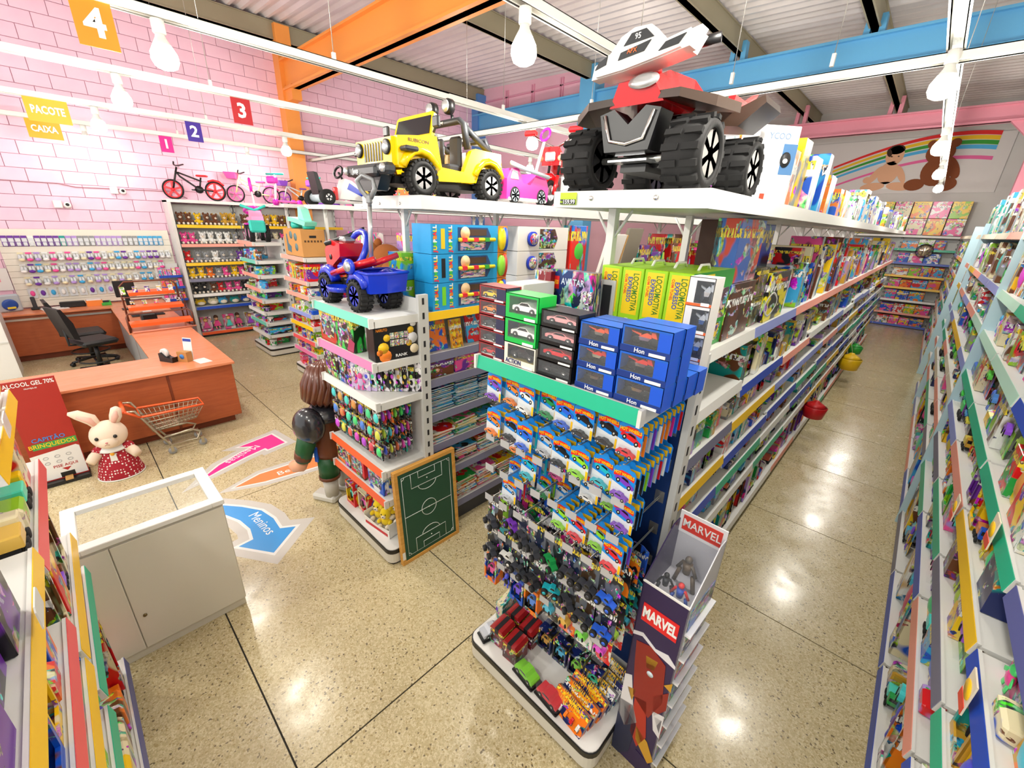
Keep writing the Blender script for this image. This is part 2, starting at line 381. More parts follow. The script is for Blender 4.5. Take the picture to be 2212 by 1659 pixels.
# ------------------------------------------------------------ light rails, lamps, wires, hanging signs
RZ = 3.42
RAIL = mat('#e8e8e2', .35)
def rail(p0, p1, lab):
    d = Vector(p1[:2])-Vector(p0[:2]); L = d.length; a = math.atan2(d.y, d.x)
    m = MB().box(0, L, -.036, .036, .05, .056).box(0, L, -.036, -.03, 0, .056).box(0, L, .03, .036, 0, .056).box(0, L, -.046, -.03, 0, .006).box(0, L, .03, .046, 0, .006)
    return O('light_rail', m, RAIL, None, (*p0[:2], RZ+(p0[2] if len(p0) > 2 else 0)), (0, 0, a), lab, 'light rail')
rails = [(-.235, -2.5, 14.5), (-2.0, -2.5, 8.7), (-3.93, -2.5, 8.7), (-5.72, -2.5, 8.7), (-7.74, -2.5, 8.7), (-9.6, -2.5, 8.7)]
for (x, a, b), d in zip(rails, ('over the aisle between the long toy shelves', 'over the aisle beside the yellow ride-on car', 'carrying the orange number four sign', 'carrying the red number three sign', 'carrying the yellow PACOTE sign', 'closest to the pink block wall')):
    rail((x, a), (x, b), 'white perforated ceiling light rail '+d)
rail((-10.15, 4.28, -.065), (.95, 4.28, -.065), 'white light rail crossing the hall under the blue beam')
BULBM = mat('#fff6df', .5, 0, 22)
BULBM.cycles.emission_sampling = 'NONE'
bulb_me = MB().lathe([(.03, -.10), (.045, -.13), (.072, -.18), (.075, -.22), (.06, -.255), (.03, -.27), (.005, -.274)], 0, 14).mesh('bulb', [BULBM])
sock_me = MB().lathe([(.03, 0), (.036, -.004), (.036, -.075), (.03, -.08)], 0, 14).mesh('socket', [WHITE])
neck_me = MB().lathe([(.024, -.075), (.028, -.09), (.03, -.1), (.05, -.135), (.046, -.14)], 0, 14).mesh('bulb_neck', [WHITE2])
lamps = [(-3.93, .80, 'beside the orange number four sign'), (-5.72, .765, 'on the third light rail from the pink wall'), (-7.74, .75, 'just past the PACOTE sign'), (-9.6, .746, 'just past the CAIXA sign'),
         (-2.0, 2.14, 'above the white and red ride-on quad'), (-7.74, 2.91, 'in front of the orange wall column'), (-9.6, 2.91, 'above the bicycles beside the orange column'), (-3.93, 4.42, 'behind the red toy motorcycle'),
         (-.235, 4.25, 'largest one over the long aisle'), (-.235, 6.97, 'over the middle of the long aisle'), (-.235, 9.7, 'over the long aisle in front of the mural'), (-.235, 12.4, 'over the far end of the long aisle'),
         (-.235, 1.5, 'over near end of long aisle, added fill light'), (-.235, -1.2, 'over shop front beside long aisle, added fill light'), (-2.0, -.6, 'over floor before carded car rack, added fill light'), (-3.93, -1.6, 'over shop front, number four rail, added fill light'), (-5.72, -1.6, 'over shop front, number three rail, added fill light'), (-7.74, -1.5, 'over shop front behind counter, added fill light'),  # out-of-view lamps added to brighten the shop front and near aisle
         (-2.0, 6.6, 'over far end of book aisle, added fill light'), (-5.72, 6.4, 'over far doll aisle, added fill light'), (-7.74, 6.4, 'over far plush aisle, added fill light')]  # lamps added only to light the rows farther back
for x, y, d in lamps:
    L = thing('rail_lamp', 'glowing round bulb hanging from light rail '+d, 'lamp', (x, y, RZ), 0, 'rail lamps')
    put('socket', sock_me, L); b = put('bulb', bulb_me, L); put('bulb_neck', neck_me, L)
    ld = bpy.data.lights.new('lamp_glow', 'POINT'); ld.energy = BULB*(.22 if x < -9 else .45 if x < -7 else 1); ld.color = (1, .96, .88); ld.shadow_soft_size = .06
    lo = bpy.data.objects.new('lamp_glow', ld); COL.objects.link(lo); lo.parent = L; lo.location = (0, 0, -.345)
wires = [(-3.93, 1.95), (-3.93, .15), (-5.72, 1.5), (-2.0, 3.4), (-7.74, 1.9), (-9.6, 1.9), (-.235, 3.2), (-.235, 5.6), (-.235, 8.3), (-1.6, 4.28), (-3.0, 4.28), (-2.0, 1.6), (-3.93, 3.9), (-.9, 4.28), (.4, 4.28), (-5.0, 4.28)]
for i, (x, y) in enumerate(wires):
    w = thing('hanging_wire', f'thin steel wire holding up a light rail, {ordn(i)} from the number four sign', 'wire', (x, y, RZ), 0, 'light rail wires')
    O('wire', MB().cyl((0, 0, .1), (0, 0, zr(x)-RZ), .003, 0, 5), STEEL, w); O('clip', MB().box(-.012, .012, -.014, .014, .03, .11), WHITE, w)
SW = mat('#f2f2f0', .5)
for txt, x, y0, y1, h, lab, sz in (('4', -3.9, .395, .577, '#f58a12', 'orange hanging sign with a white number four', .17), ('3', -5.69, 1.65, 1.83, '#b3121e', 'dark red hanging sign with a white number three', .16), ('2', -7.71, 1.635, 1.81, '#3c1f96', 'purple hanging sign with a white number two', .16), ('1', -9.57, 1.628, 1.795, '#d8148c', 'magenta hanging sign with a white number one', .16),
    ('PACOTE', -7.71, .165, .517, '#f2ac12', 'long yellow hanging sign reading PACOTE', .095), ('CAIXA', -9.57, .155, .5, '#f2ac12', 'long yellow hanging sign reading CAIXA', .1)):
    s = thing('hanging_sign', lab, 'sign', (x, (y0+y1)/2, 3.415)); w = (y1-y0)/2
    O('sign_board', MB().box(-.003, .003, -w, w, -.235, 0), mat(h, .45), s)
    text('lettering', txt, sz*1.15, SW, s, (.0045, 0, -.118), FX, (w*1.55 if len(txt) > 1 else None), bold=.03)
# mural on the back wall
mu = thing('wall_mural', 'large wall mural of a baby, a brown bear and a rainbow', 'mural', (-1.3, 15.93, 4.0))
O('mural_panel', MB().box(-2.9, 2.0, -.02, 0, -.62, .68), mat('#e4e0de', .6), mu)
def band(r, w, h):
    m = MB(); N = 26; P = []
    for i in range(N+1):
        u = i/N; x = -1.35+u*3.1; z = -.12+r+.62*math.sin(u*2.0)*1.0; P.append((x, z, w*(.6+.4*u)))
    for i in range(N):
        (a, b, w0), (c, d, w1) = P[i], P[i+1]; m.box(0, 0, 0, 0, 0, 0) if False else m.add([(a, -.026, b), (c, -.026, d), (c, -.026, d+w1), (a, -.026, b+w0), (a, -.02, b), (c, -.02, d), (c, -.02, d+w1), (a, -.02, b+w0)], [(0, 1, 2, 3), (7, 6, 5, 4), (0, 4, 5, 1), (3, 2, 6, 7)])
    O('rainbow_band', m, mat(h, .6), mu)
for k, (h, w) in enumerate((('#e81c1c', .09), ('#f7c90e', .09), ('#2fa02c', .09), ('#4cb8f0', .09), ('#f06aa8', .08))): band(.16-.1*k-(.12 if k == 4 else 0), w, h)
SK = mat('#eab48e', .6); SKD = mat('#d89a72', .6); BR = mat('#8a4a26', .8); BRL = mat('#d9b98a', .8); HR = mat('#3b2418', .8)
def flat(parts, name, m):
    q = MB()
    for i, (x, z, a, b, rot) in enumerate(parts): q.lathe([(1, 0), (1, .006)], 0, 22, Tm(x, -.03-.0008*i, z, PI/2, 0, 0) @ Matrix.Rotation(rot, 4, 'Z') @ Matrix.Diagonal((a, b, 1, 1)), False)
    O(name, q, m, mu)
flat([(-.1, -.12, .21, .27, 0), (-.36, -.16, .08, .24, -.5), (.17, -.16, .07, .24, .5), (-.35, -.45, .26, .1, .1), (.2, -.45, .26, .1, -.1), (-.5, -.28, .09, .08, 0)], 'baby_body', SK)
flat([(-.08, -.42, .2, .09, 0)], 'baby_nappy', mat('#f4f2ee', .7)); flat([(-.07, .29, .185, .23, 0)], 'baby_head', SK); flat([(-.07, .43, .17, .11, 0), (-.2, .36, .05, .1, .4)], 'baby_hair', HR)
flat([(-.13, .27, .02, .014, 0), (.01, .27, .02, .014, 0)], 'baby_eyes', DARK); flat([(-.06, .15, .04, .012, 0)], 'baby_mouth', mat('#c4605a', .6))
flat([(.85, -.12, .3, .34, 0), (.8, .3, .27, .25, 0), (.6, .5, .09, .09, 0), (1.02, .5, .1, .1, 0), (1.12, -.05, .11, .28, .5), (.5, -.42, .2, .14, 0), (1.1, -.42, .2, .16, 0)], 'bear_shape', BR)
flat([(.72, .2, .13, .1, 0), (.46, -.45, .13, .1, 0), (1.13, -.43, .14, .12, 0)], 'bear_muzzle_and_soles', BRL); flat([(.7, .24, .035, .025, 0), (.66, .36, .02, .02, 0), (.88, .36, .02, .02, 0)], 'bear_nose_and_eyes', DARK)
# ------------------------------------------------------------ shelving
SC = {'w': WHITE, 'y': mat('#f5c518', .35), 'g': mat('#22b48c', .35), 'b': mat('#1d49b8', .35), 'l': mat('#8c97d6', .4), 's': mat('#f2a08e', .4), 'p': mat('#ee7fb0', .35), 'o': mat('#f0612c', .4), 'k': mat('#74748c', .4), 't': mat('#6fd0b8', .4), 'c': mat('#dfd6c0', .4), 'r': mat('#ea5a5e', .4), 'd': mat('#5a5f9c', .4), 'm': mat('#b9e2d0', .4)}
SH = mat('#dededa', .4); UP = mat('#cfd0cd', .35)
class Bay:
    def __init__(s, o, w, d, zs, place): s.M = Matrix.Translation(o.location) @ Euler(o.rotation_euler).to_matrix().to_4x4(); s.rz = o.rotation_euler[2]; s.w = w; s.d = d; s.zs = zs; s.place = place; s.o = o
    def P(s, x, y, z): return s.M @ Vector((x, y, z))
_shelf_me = {}
def shelf_mesh(w, d, m):
    k = (round(w, 3), round(d, 3))
    if k not in _shelf_me:
        _shelf_me[k] = MB().box(0, w, 0, d, -.012, 0).ext([(-.004, .006), (.006, .006), (.006, -.012), (.004, -.045), (-.012, -.045)], 0, w, 0, 'x').box(0, .012, .02, d, -.05, -.012).box(w-.012, w, .02, d, -.05, -.012).mesh('shelf', [SH])
    return _shelf_me[k]
_strip_me = {}
def strip_mesh(w, c):
    k = (round(w, 3), c)
    if k not in _strip_me: _strip_me[k] = MB().ext([(-.0055, .007), (-.0035, .007), (-.0115, -.046), (-.0145, -.046)], .004, w-.004, 0, 'x').mesh('price_strip', [SC[c]])
    return _strip_me[k]
TAGM = mat('#f0f0ea', .6)
def bay(name, label, org, rz, w, d, shelves, h, place, back=True, base=True, side=False, up=True, backm=None, group='toy shelving bays'):
    t = thing(name, label, 'shelf', org, rz, group)
    if back: O('back_panel', MB().box(.0, w, d, d+.012, .1, h-.02), backm or WHITE2, t)
    if up:
        for x in (.001, w-.027):
            m = MB().box(x, x+.026, d-.055, d+.015, 0, h)
            for k in range(int(h/.11)): m.box(x+.008, x+.02, d-.057, d-.05, .06+k*.11, .1+k*.11, 1)
            O('upright', m, [UP, DARK], t)
    if side: O('side_panel', MB().box(-.02, -.004, -.01, d, 0, h), WHITE, t)
    zs = []
    for i, (z, c) in enumerate(shelves):
        zs.append(z); s = put('shelf', shelf_mesh(w, d, 0), t, (0, 0, z)); 
        if c != 'w': put('price_strip', strip_mesh(w, c), s)
        else: put('price_strip', strip_mesh(w, 'w'), s)
    if base: O('kick_base', MB().box(0, w, .03, d, 0, shelves[-1][0]-.045), mat('#3a3a3e', .6), t)
    return Bay(t, w, d, zs, place)
STR = 'wlsbygmc'
# long gondola beside the aisle (faces +x)
ZA = [1.82, 1.53, 1.28, 1.06, .84, .60, .15]
YA = [1.58, 2.45, 3.40, 4.35, 5.30, 6.25, 7.20, 8.15, 9.10, 10.05, 11.0, 11.95, 12.75]
CA = ['wwkybwo', 'lbybgww', 'sslbwgw', 'swlgbws', 'slsbgyw', 'swlbysg', 'slygbws', 'slbgwys', 'swlgbwl', 'sylbwgs', 'slwgbys', 'swgbyls']
baysA = []
for i in range(12):
    zz = ZA if i == 0 else [1.82, 1.5-.02*(i % 3), 1.26, 1.04-.02*(i % 2), .83, .6, .15]
    baysA.append(bay('gondola_bay', f'white gondola bay, {ordn(i)} from the carded car rack along the aisle', (-.56, YA[i], 0), PI/2, YA[i+1]-YA[i], .38, list(zip(zz, CA[i])), 1.86, f'{ordn(i)} aisle bay'))
def slab(lab, x0, x1, y0, y1, z0, z1, posts, px, pz0=1.865, diag=True):
    t = thing('top_deck', lab, 'shelf', ((x0+x1)/2, (y0+y1)/2, z0)); a, b, L, Wd = (x0-x1)/2, (x1-x0)/2, (y1-y0)/2, 0
    m = MB().box(a+.01, b-.01, -L+.01, L-.01, .012, .022)
    O('deck_board', m, WHITE2, t)
    O('deck_edge', MB().box(a, b, -L, -L+.012, 0, z1-z0).box(a, b, L-.012, L, 0, z1-z0).box(a, a+.012, -L+.012, L-.012, 0, z1-z0).box(b-.012, b, -L+.012, L-.012, 0, z1-z0), WHITE, t)
    for y in posts:
        X, Y = px-(x0+x1)/2, y-(y0+y1)/2
        O('deck_post', MB().box(X-.017, X+.017, Y-.017, Y+.017, pz0-z0, .01), WHITE, t)
        if diag:
            for s in (-1, 1): O('deck_brace', MB().tube([(X, Y, -.12), (X+s*.085, Y, .005)], .006, 0, 6), WHITE2, t)
    for x in ((a+b)/2-.12, (a+b)/2+.12): O('bolt', MB().lathe([(.008, 0), (.008, .004), (.004, .006)], 0, 10, Tm(x, -L, .03, PI/2)), CHROME, t)
    return t
slab('white raised deck carrying the white and red quad', -1.07, -.5, 1.34, 12.75, 2.358, 2.412, [1.66, 2.45, 3.4, 4.35, 5.3, 6.25, 7.2, 8.15, 9.1], -1.0)
slab('white raised deck carrying the yellow ride-on car', -2.91, -2.22, 1.55, 8.0, 2.355, 2.43, [1.66, 2.5, 3.4, 4.4, 5.4, 6.4], -2.57)
slab('white raised deck carrying the white pedal kart', -6.46, -5.8, 2.56, 8.0, 2.375, 2.43, [2.7, 4.0, 5.4], -6.13)
slab('white raised deck with pink balance scooter beside pedal kart', -8.3, -7.6, 2.7, 8.0, 2.395, 2.45, [2.85, 4.0, 5.4], -7.95)
slab('white raised deck over the doll aisle shelves', -4.7, -4.1, 2.4, 8.0, 2.375, 2.43, [2.85, 4.0, 5.4], -4.4)
# rack post pair beside the carded car rack
O('gondola_end_panel', MB().box(-1.24, -.56, 1.57, 1.578, .1, 1.84), WHITE2, label='white end panel between carded car rack and long gondola', cat='panel')
O('gondola_spine', MB().box(-.97, -.955, 1.6, 12.7, .1, 1.84), WHITE2, label='white spine panel along the back of long gondola', cat='panel')
O('spine_post', MB().box(-.975, -.905, 1.575, 1.60, 1.85, 2.09).box(-.96, -.92, 1.57, 1.575, 1.87, 2.07, 1), [UP, DARK], label='grey slotted post stub rising beside green locomotive boxes', cat='post')
# second gondola (books), faces +x
ZB = [1.74, 1.46, 1.28, 1.02, .78, .53, .2]
baysB = []
for i, (y0, y1) in enumerate(((1.52, 2.45), (2.45, 3.4), (3.4, 4.35))):
    baysB.append(bay('gondola_bay', f'white bookshelf bay, {ordn(i)} from the leaning chalkboard', (-2.2, y0, 0), PI/2, y1-y0, .36, list(zip(ZB, 'yk'+'kkkkk' if i == 0 else 'ykkwkkw')), 1.84, f'{ordn(i)} book bay'))
# endcaps (face -y)
def endbase(w, d, z=.15, r=.06):
    def ring(i): 
        P = []
        for cx, cy, a0 in ((w-r, r, -PI/2), (w-.005, d, 0), (.005, d, PI/2), (r, r, PI)):
            if cy == d: P.append((cx, cy)); continue
            for k in range(6): a = a0+PI/2*k/5; P.append((cx+(r-i)*math.cos(a), cy+(r-i)*math.sin(a)))
        return P
    return ring
def endcap(lab, x0, w, y0, d, zs, cs, h, place, colbase=True):
    t = thing('endcap_shelf', lab, 'shelf', (x0, y0, 0), 0, 'endcap shelves')
    ring = endbase(w+.08, d+.03)
    T = Tm(-.04, -.03, 0)
    b = O('plinth', MB().ext(ring(0), .02, .118, 0, 'z', T), mat('#d6d3ca', .35), t)
    O('plinth_trim', MB().ext(ring(-.003), .098, .128, 0, 'z', T), BLACK, b); O('plinth_skirt', MB().ext(ring(.012), 0, .02, 0, 'z', T), BLACK, b); O('plinth_deck', MB().ext(ring(.004), .118, .135, 0, 'z', T), WHITE, b)
    O('back_panel', MB().box(0, w, d, d+.012, .13, h), WHITE2, t)
    for x in (-.014, w-.014):
        m = MB().box(x, x+.028, d-.02, d+.05, .0, h+.03)
        for k in range(int(h/.09)): m.box(x+.027, x+.0292, d+.005, d+.02, .1+k*.09, .14+k*.09, 1)
        O('upright', m, [UP, DARK], t)
    zz = []
    for z, c in zip(zs, cs):
        s = put('shelf', shelf_mesh(w, d, 0), t, (0, 0, z)); put('price_strip', strip_mesh(w, c), s); zz.append(z)
        for x in (0, w): O('end_cap', MB().box(x-.006, x+.006, -.02, .01, -.048, .01), WHITE2, s)
    return Bay(t, w, d, zz+[.135], place)
ecA = endcap('white carded toy car rack with green shelf edge', -1.245, .745, 1.125, .43, [1.775], 'g', 1.84, 'car rack')
ecB = endcap('white endcap shelf with blue push quad on top', -2.93, .755, 1.15, .33, [1.755, 1.49, 1.235, .75, .52], 'tpwoo', 1.84, 'quad endcap')
ecC = endcap('white endcap shelf with cardboard box on top', -6.72, .82, 2.26, .36, [1.76, 1.45, 1.25, 1.0, .82, .6, .42], 'ssslyrp', 1.86, 'cardboard box endcap')
ecD = endcap('white endcap shelf with small pink quad on top', -8.5, .8, 2.2, .42, [1.86, 1.58, 1.35, 1.13, .95, .75, .57, .36], 'stssswtw', 1.9, 'pink quad endcap')
ecE = endcap('white endcap shelf half hidden behind the blue quad', -4.8, .78, 2.3, .36, [1.72, 1.45, 1.2, .95, .7, .45], 'wpwlyw', 1.84, 'hidden endcap')
for x0, y0, n, nm in ((-5.9, 2.7, 3, 'cardboard box row'), (-7.72, 2.7, 2, 'pink quad row'), (-4.05, 2.7, 3, 'doll row')):
    for i in range(n):
        b = bay('gondola_bay', f'white gondola bay of the {nm}, {ordn(i)} from its endcap', (x0, y0+i*.95, 0), PI/2, .95, .36, list(zip([1.74, 1.46, 1.2, .95, .7, .45, .15], 'wslypbw')), 1.84, nm)
        if nm == 'cardboard box row': bC = b if i == 0 else bC
        if nm == 'doll row' : bE = b if i == 0 else bE
# tall shelf to the right of the aisle (faces -x)
ZR = [2.36, 1.98, 1.7, 1.4, 1.15, .88, .62, .12]
baysR = []
CR = ['sbbdbgbb', 'cgbgyksb', 'cgmgsgbb', 'cmmglkgk', 'slmlcskb', 'clsycsgs', 'cslyscgs', 'cyslgcsl', 'csylgscl']
LB = mat('#c4e4f2', .4)
for i in range(9):
    y1 = 1.65+i*.95; 
    baysR.append(bay('aisle_shelf_bay', f'light blue wall shelving bay, {ordn(i)} from the near end of the aisle', (.43, y1-.012, 0), -PI/2, .926, .48, list(zip(ZR, CR[i])), 2.4, f'{ordn(i)} wall bay', backm=LB))
for i, y in enumerate((4.5, 8.3, 10.35)): O('shelf_divider', MB().box(.41, .95, y-.011, y+.011, 0, 2.5), LB, label=f'tall light blue divider panel between wall shelf bays, {ordn(i)} along the aisle', cat='panel')
# last stretch of the wall shelf beyond
for i in range(5):
    baysR.append(bay('aisle_shelf_bay', f'light blue wall shelving bay past the divider, {ordn(i)} from the back wall', (.43, 15.1-i*.95-.012, 0), -PI/2, .926, .48, list(zip(ZR, CR[4+i])), 2.4, f'{ordn(i)} far wall bay', backm=LB))
# shelf under the camera (faces +y)
ZL = [1.66, 1.3, .94, .72, .12]
baysL = [bay('front_shelf_bay', 'front shelf bay with yellow price strips beside white cabinet', (-1.66, -.25, 0), PI, .78, .4, list(zip([1.62, 1.31, .93, .74, .13], 'yrygd')), 1.9, 'cabinet bay', side=False),
         bay('front_shelf_bay', 'front shelf bay with yellow and red price strips at picture corner', (-.72, -.25, 0), PI, .94, .4, list(zip([1.36, 1.08, .9, .66, .13], 'yrygd')), 1.9, 'corner bay')]
# plush shelf against pink wall (faces +x) and back wall shelf (faces -y)
ZP = [2.05, 1.72, 1.39, 1.1, .82, .58, .09]
baysP = [bay('plush_bay', f'white plush toy shelving bay, {ordn(i)} from the slatted board', (-9.75, 1.62+i*1.02, 0), PI/2, 1.0, .4, list(zip(ZP, ('ysykwbo', 'yswkwbo', 'ywskwbo')[i])), 2.42, f'{ordn(i)} plush bay', backm=mat('#2a2426', .8) if False else WHITE2) for i in range(3)]
O('plush_end_panel', MB().box(-10.18, -9.72, 1.56, 1.6, 0, 2.45).box(-9.74, -9.715, 1.555, 1.605, 0, 2.45, 1), [WHITE2, mat('#d8d6d2', .4)], label='tall grey-white end panel of the plush toy shelf', cat='panel')
slabP = O('plush_top_board', MB().box(-10.18, -9.71, 1.56, 4.7, 2.42, 2.47), WHITE, label='white top board of plush shelf carrying the bicycles', cat='shelf')
ZK = [2.02, 1.68, 1.35, 1.05, .72, .38, .06]
baysK = [bay('back_wall_bay', f'white back wall shelving bay with boxed games, {ordn(i)} from the aisle corner', (-1.75+i*1.1, 15.52, 0), 0, 1.1, .38, list(zip([2.35]+ZK, 'wgbyywsb')), 2.4, f'{ordn(i)} back bay') for i in range(2)]
# ------------------------------------------------------------ packaged goods: shared meshes, unit size, front at y=0, base at z=0
t = NT('random_toy_paint'); oi = t.n('ShaderNodeObjectInfo'); hsv = t.n('ShaderNodeCombineColor', mode='HSV', i_1=.88, i_2=.75)
t.l(t.math('FRACT', t.math('MULTIPLY', oi.outputs['Random'], 13.7)), hsv.inputs[0]); RC = t.done(hsv.outputs[0], .3)
DKG = mat('#15171c', .12); SKIN = mat('#e8b48c', .55); HAIRY = mat('#d9a53a', .7); HAIRB = mat('#4a2a18', .7); PAGE = mat('#e9e4d4', .8)
def unit(mb, name, mats): return mb.mesh(name, mats)
def win_shell(m, bx=.1, z0=.16, z1=.9, dep=.7):
    m.box(-.5, .5, dep, 1, 0, 1).box(-.5, .5, 0, dep, 0, .03).box(-.5, .5, 0, dep, .97, 1).box(-.5, -.47, 0, dep, .03, .97).box(.47, .5, 0, dep, .03, .97)
    m.box(-.5, .5, 0, .03, 0, z0).box(-.5, .5, 0, .03, z1, 1).box(-.5, -.5+bx, 0, .03, z0, z1).box(.5-bx, .5, 0, .03, z0, z1)
    m.box(-.47, .47, dep-.03, dep-.01, .03, .97, 1)
    return m
def carbody(m, mt=0, mg=1, mw=2, T=None, n=12):      # car of unit length along x, height ~.34, width .42
    pr = [(-.5, .09), (-.5, .2), (-.46, .235), (-.27, .25), (-.14, .34), (.12, .345), (.24, .255), (.44, .225), (.5, .17), (.5, .09)]
    m.ext(pr, -.2, .2, mt, 'y', T)
    m.ext([(-.235, .25), (-.13, .328), (.105, .333), (.2, .252)], -.205, .205, mg, 'y', T)
    for x in (-.3, .3):
        for y in (-.2, .2):
            m.lathe([(.09, -.03), (.1, -.02), (.1, .02), (.09, .03)], mw, n, (T or Matrix()) @ Tm(x, y, .1, PI/2)); m.lathe([(.045, -.035), (.045, .035)], 3, 8, (T or Matrix()) @ Tm(x, y, .1, PI/2))
    return m
def bike(m, T, mb=0, mw=1, mc=2):
    for x in (-.28, .3): m.lathe([(.13, -.03), (.19, -.02), (.19, .02), (.13, .03)], mw, 14, T @ Tm(x, 0, .19, PI/2)); m.lathe([(.07, -.022), (.07, .022)], mc, 8, T @ Tm(x, 0, .19, PI/2))
    m.ext([(-.16, .2), (.12, .2), (.2, .36), (-.2, .36)], -.05, .05, mc, 'y', T).ext([(-.2, .36), (.22, .34), (.2, .5), (.06, .56), (-.08, .46)], -.07, .07, mb, 'y', T).ext([(.2, .4), (.4, .36), (.32, .62), (.2, .6)], -.06, .06, mb, 'y', T).ext([(-.14, .4), (-.12, .48), (-.46, .56), (-.42, .5)], -.05, .05, mb, 'y', T); m.tube([(.3, 0, .2), (.22, 0, .62)], .025, mc, 6, T=T); m.tube([(.2, -.16, .63), (.2, .16, .63)], .02, mc, 6, T=T)
    return m
ME = {}
ME['box'] = MB().rbox(-.5, .5, 0, 1, 0, 1, .008).mesh('toy_box', [ART]); ME['fine'] = MB().rbox(-.5, .5, 0, 1, 0, 1, .008).mesh('game_box', [ARTF])
ME['plain'] = MB().rbox(-.5, .5, 0, 1, 0, 1, .01).mesh('plain_box', [OCM])
ME['wbox'] = carbody(win_shell(MB()), 2, 1, 3, Tm(0, .36, .14, s=(.72, 1.0, 1.6))).mesh('window_box', [ART, DARK, RC, RUBBER])
m = win_shell(MB(), .08, .12, .92)
m.ball((0, .35, .72), (.16, .18, .1), 2, 10, 6).ext([(-.1, .62), (.1, .62), (.3, .2), (-.3, .2)], .2, .5, 3).ball((0, .4, .74), (.2, .2, .13), 4, 10, 6).tube([(-.1, .33, .58), (-.28, .3, .36)], .04, 2, 6).tube([(.1, .33, .58), (.28, .3, .36)], .04, 2, 6)
ME['doll'] = m.mesh('doll_box', [ART, mat('#f6c6dc', .6), SKIN, RC, HAIRY])
m = MB().ext([(-.5, 0), (.5, 0), (.5, .9), (.42, 1), (-.42, 1), (-.5, .9)], .62, .66, 0)
m.rbox(-.34, .34, .1, .62, .08, .5, .08, 1); carbody(m, 2, 1, 3, Tm(0, .3, .46, s=(.6, 1, .9)))
ME['blis'] = m.mesh('blister_pack', [ARTF, FILM, RC, RUBBER])
m = MB().ext([(-.5, 0), (.5, 0), (.5, .9), (.42, 1), (-.42, 1), (-.5, .9)], .62, .66, 0); m.ball((0, .4, .5), (.13, .2, .11), 1, 10, 6).ball((0, .42, .3), (.17, .2, .16), 2, 10, 6).tube([(-.1, .4, .2), (-.12, .35, .04)], .06, 1, 6).tube([(.1, .4, .2), (.12, .35, .04)], .06, 1, 6).tube([(-.12, .4, .38), (-.27, .3, .26)], .05, 1, 6).tube([(.12, .4, .38), (.27, .3, .3)], .05, 1, 6)
ME['figp'] = m.mesh('figure_pack', [ARTF, RC, OC])
m = MB().lathe([(.36, 0), (.42, .03), (.42, .72), (.4, .76)], 0, 14, Tm(0, .5, 0)).lathe([(.43, .76), (.43, .96), (.4, 1)], 1, 14, Tm(0, .5, 0)); ME['jar'] = m.mesh('toy_tub', [ARTF, OC])
m = MB().ball((0, .5, .5), .5, 0, 18, 12); ME['ball'] = m.mesh('play_ball', [ARTP])
m = MB().box(-.5, .5, 0, 1, 0, .12).box(-.5, .5, 0, 1, .88, 1).box(-.5, -.47, 0, 1, .12, .88).box(-.46, .485, .015, .985, .12, .88, 1); ME['book'] = m.mesh('book', [ARTF, PAGE])
m = MB().rbox(.12, .48, .1, .9, .3, .95, .05).rbox(-.5, .1, .05, .95, .35, .8, .04, 1).box(-.48, .46, .2, .8, .2, .36, 2).box(.3, .485, .16, .84, .62, .86, 3)
for x in (-.33, -.05, .32):
    for y in (.08, .92): m.lathe([(.12, -.07), (.16, -.05), (.16, .05), (.12, .07)], 2, 12, Tm(x, y, .16, PI/2))
ME['truck'] = m.mesh('toy_truck', [OC, RC, RUBBER, DKG])
m = MB().ball((0, .5, .25), (.36, .34, .27), 0, 12, 8).ball((0, .42, .66), (.34, .32, .3), 0, 12, 8).ball((0, .14, .62), (.15, .1, .1), 1, 8, 6).ball((0, .05, .65), (.04, .03, .03), 2, 6, 4)
for s in (-1, 1): m.ball((s*.28, .48, .93), (.12, .07, .12), 0, 8, 6).ball((s*.36, .25, .3), (.13, .2, .1), 0, 8, 6).ball((s*.24, .08, .1), (.14, .22, .12), 1, 8, 6).ball((s*.13, .13, .74), (.035, .03, .04), 2, 6, 5)
CRM = mat('#efe4d2', .95); ME['plush'] = m.mesh('plush_toy', [OCF, CRM, BLACK])
m = MB().ball((0, .5, .42), (.5, .36, .42), 0, 14, 10).ball((0, .25, .34), (.34, .18, .26), 1, 12, 8)
for s in (-1, 1): m.ball((s*.3, .5, .82), (.1, .08, .12), 0, 8, 6).ball((s*.16, .17, .52), (.03, .03, .04), 2, 6, 4)
ME['cush'] = m.mesh('round_plush_cushion', [OCF, CRM, BLACK])
m = MB().ball((0, .5, .78), (.2, .22, .18), 0, 12, 8).ball((0, .53, .83), (.22, .24, .17), 1, 12, 8).ext([(-.14, .6), (.14, .6), (.36, .22), (-.36, .22)], .35, .65, 2)
for s in (-1, 1): m.tube([(s*.14, .5, .58), (s*.34, .4, .36)], .06, 0, 8).tube([(s*.14, .48, .24), (s*.16, .3, .04)], .07, 0, 8).ball((s*.16, .22, .05), (.08, .12, .06), 2, 8, 6).ball((s*.07, .29, .8), (.025, .02, .03), 3, 6, 4)
ME['rag'] = m.mesh('rag_doll', [SKIN, HAIRB, OC, BLACK])
m = MB().ext([(-.5, 0), (.5, 0), (.46, .5), (.5, .9), (.3, 1), (-.3, 1), (-.5, .9), (-.46, .5)], .35, .65, 0).ball((0, .5, .45), (.38, .5, .33), 1, 10, 6); ME['bag'] = m.mesh('toy_bag', [ARTF, RC])
m = MB().rbox(-.5, .5, .1, .9, .35, .95, .06, 1).rbox(-.5, .5, .0, 1, 0, .34, .04, 0).ball((0, .45, .6), (.3, .3, .22), 2, 10, 6); ME['playset'] = m.mesh('playset', [ART, FILM, RC])
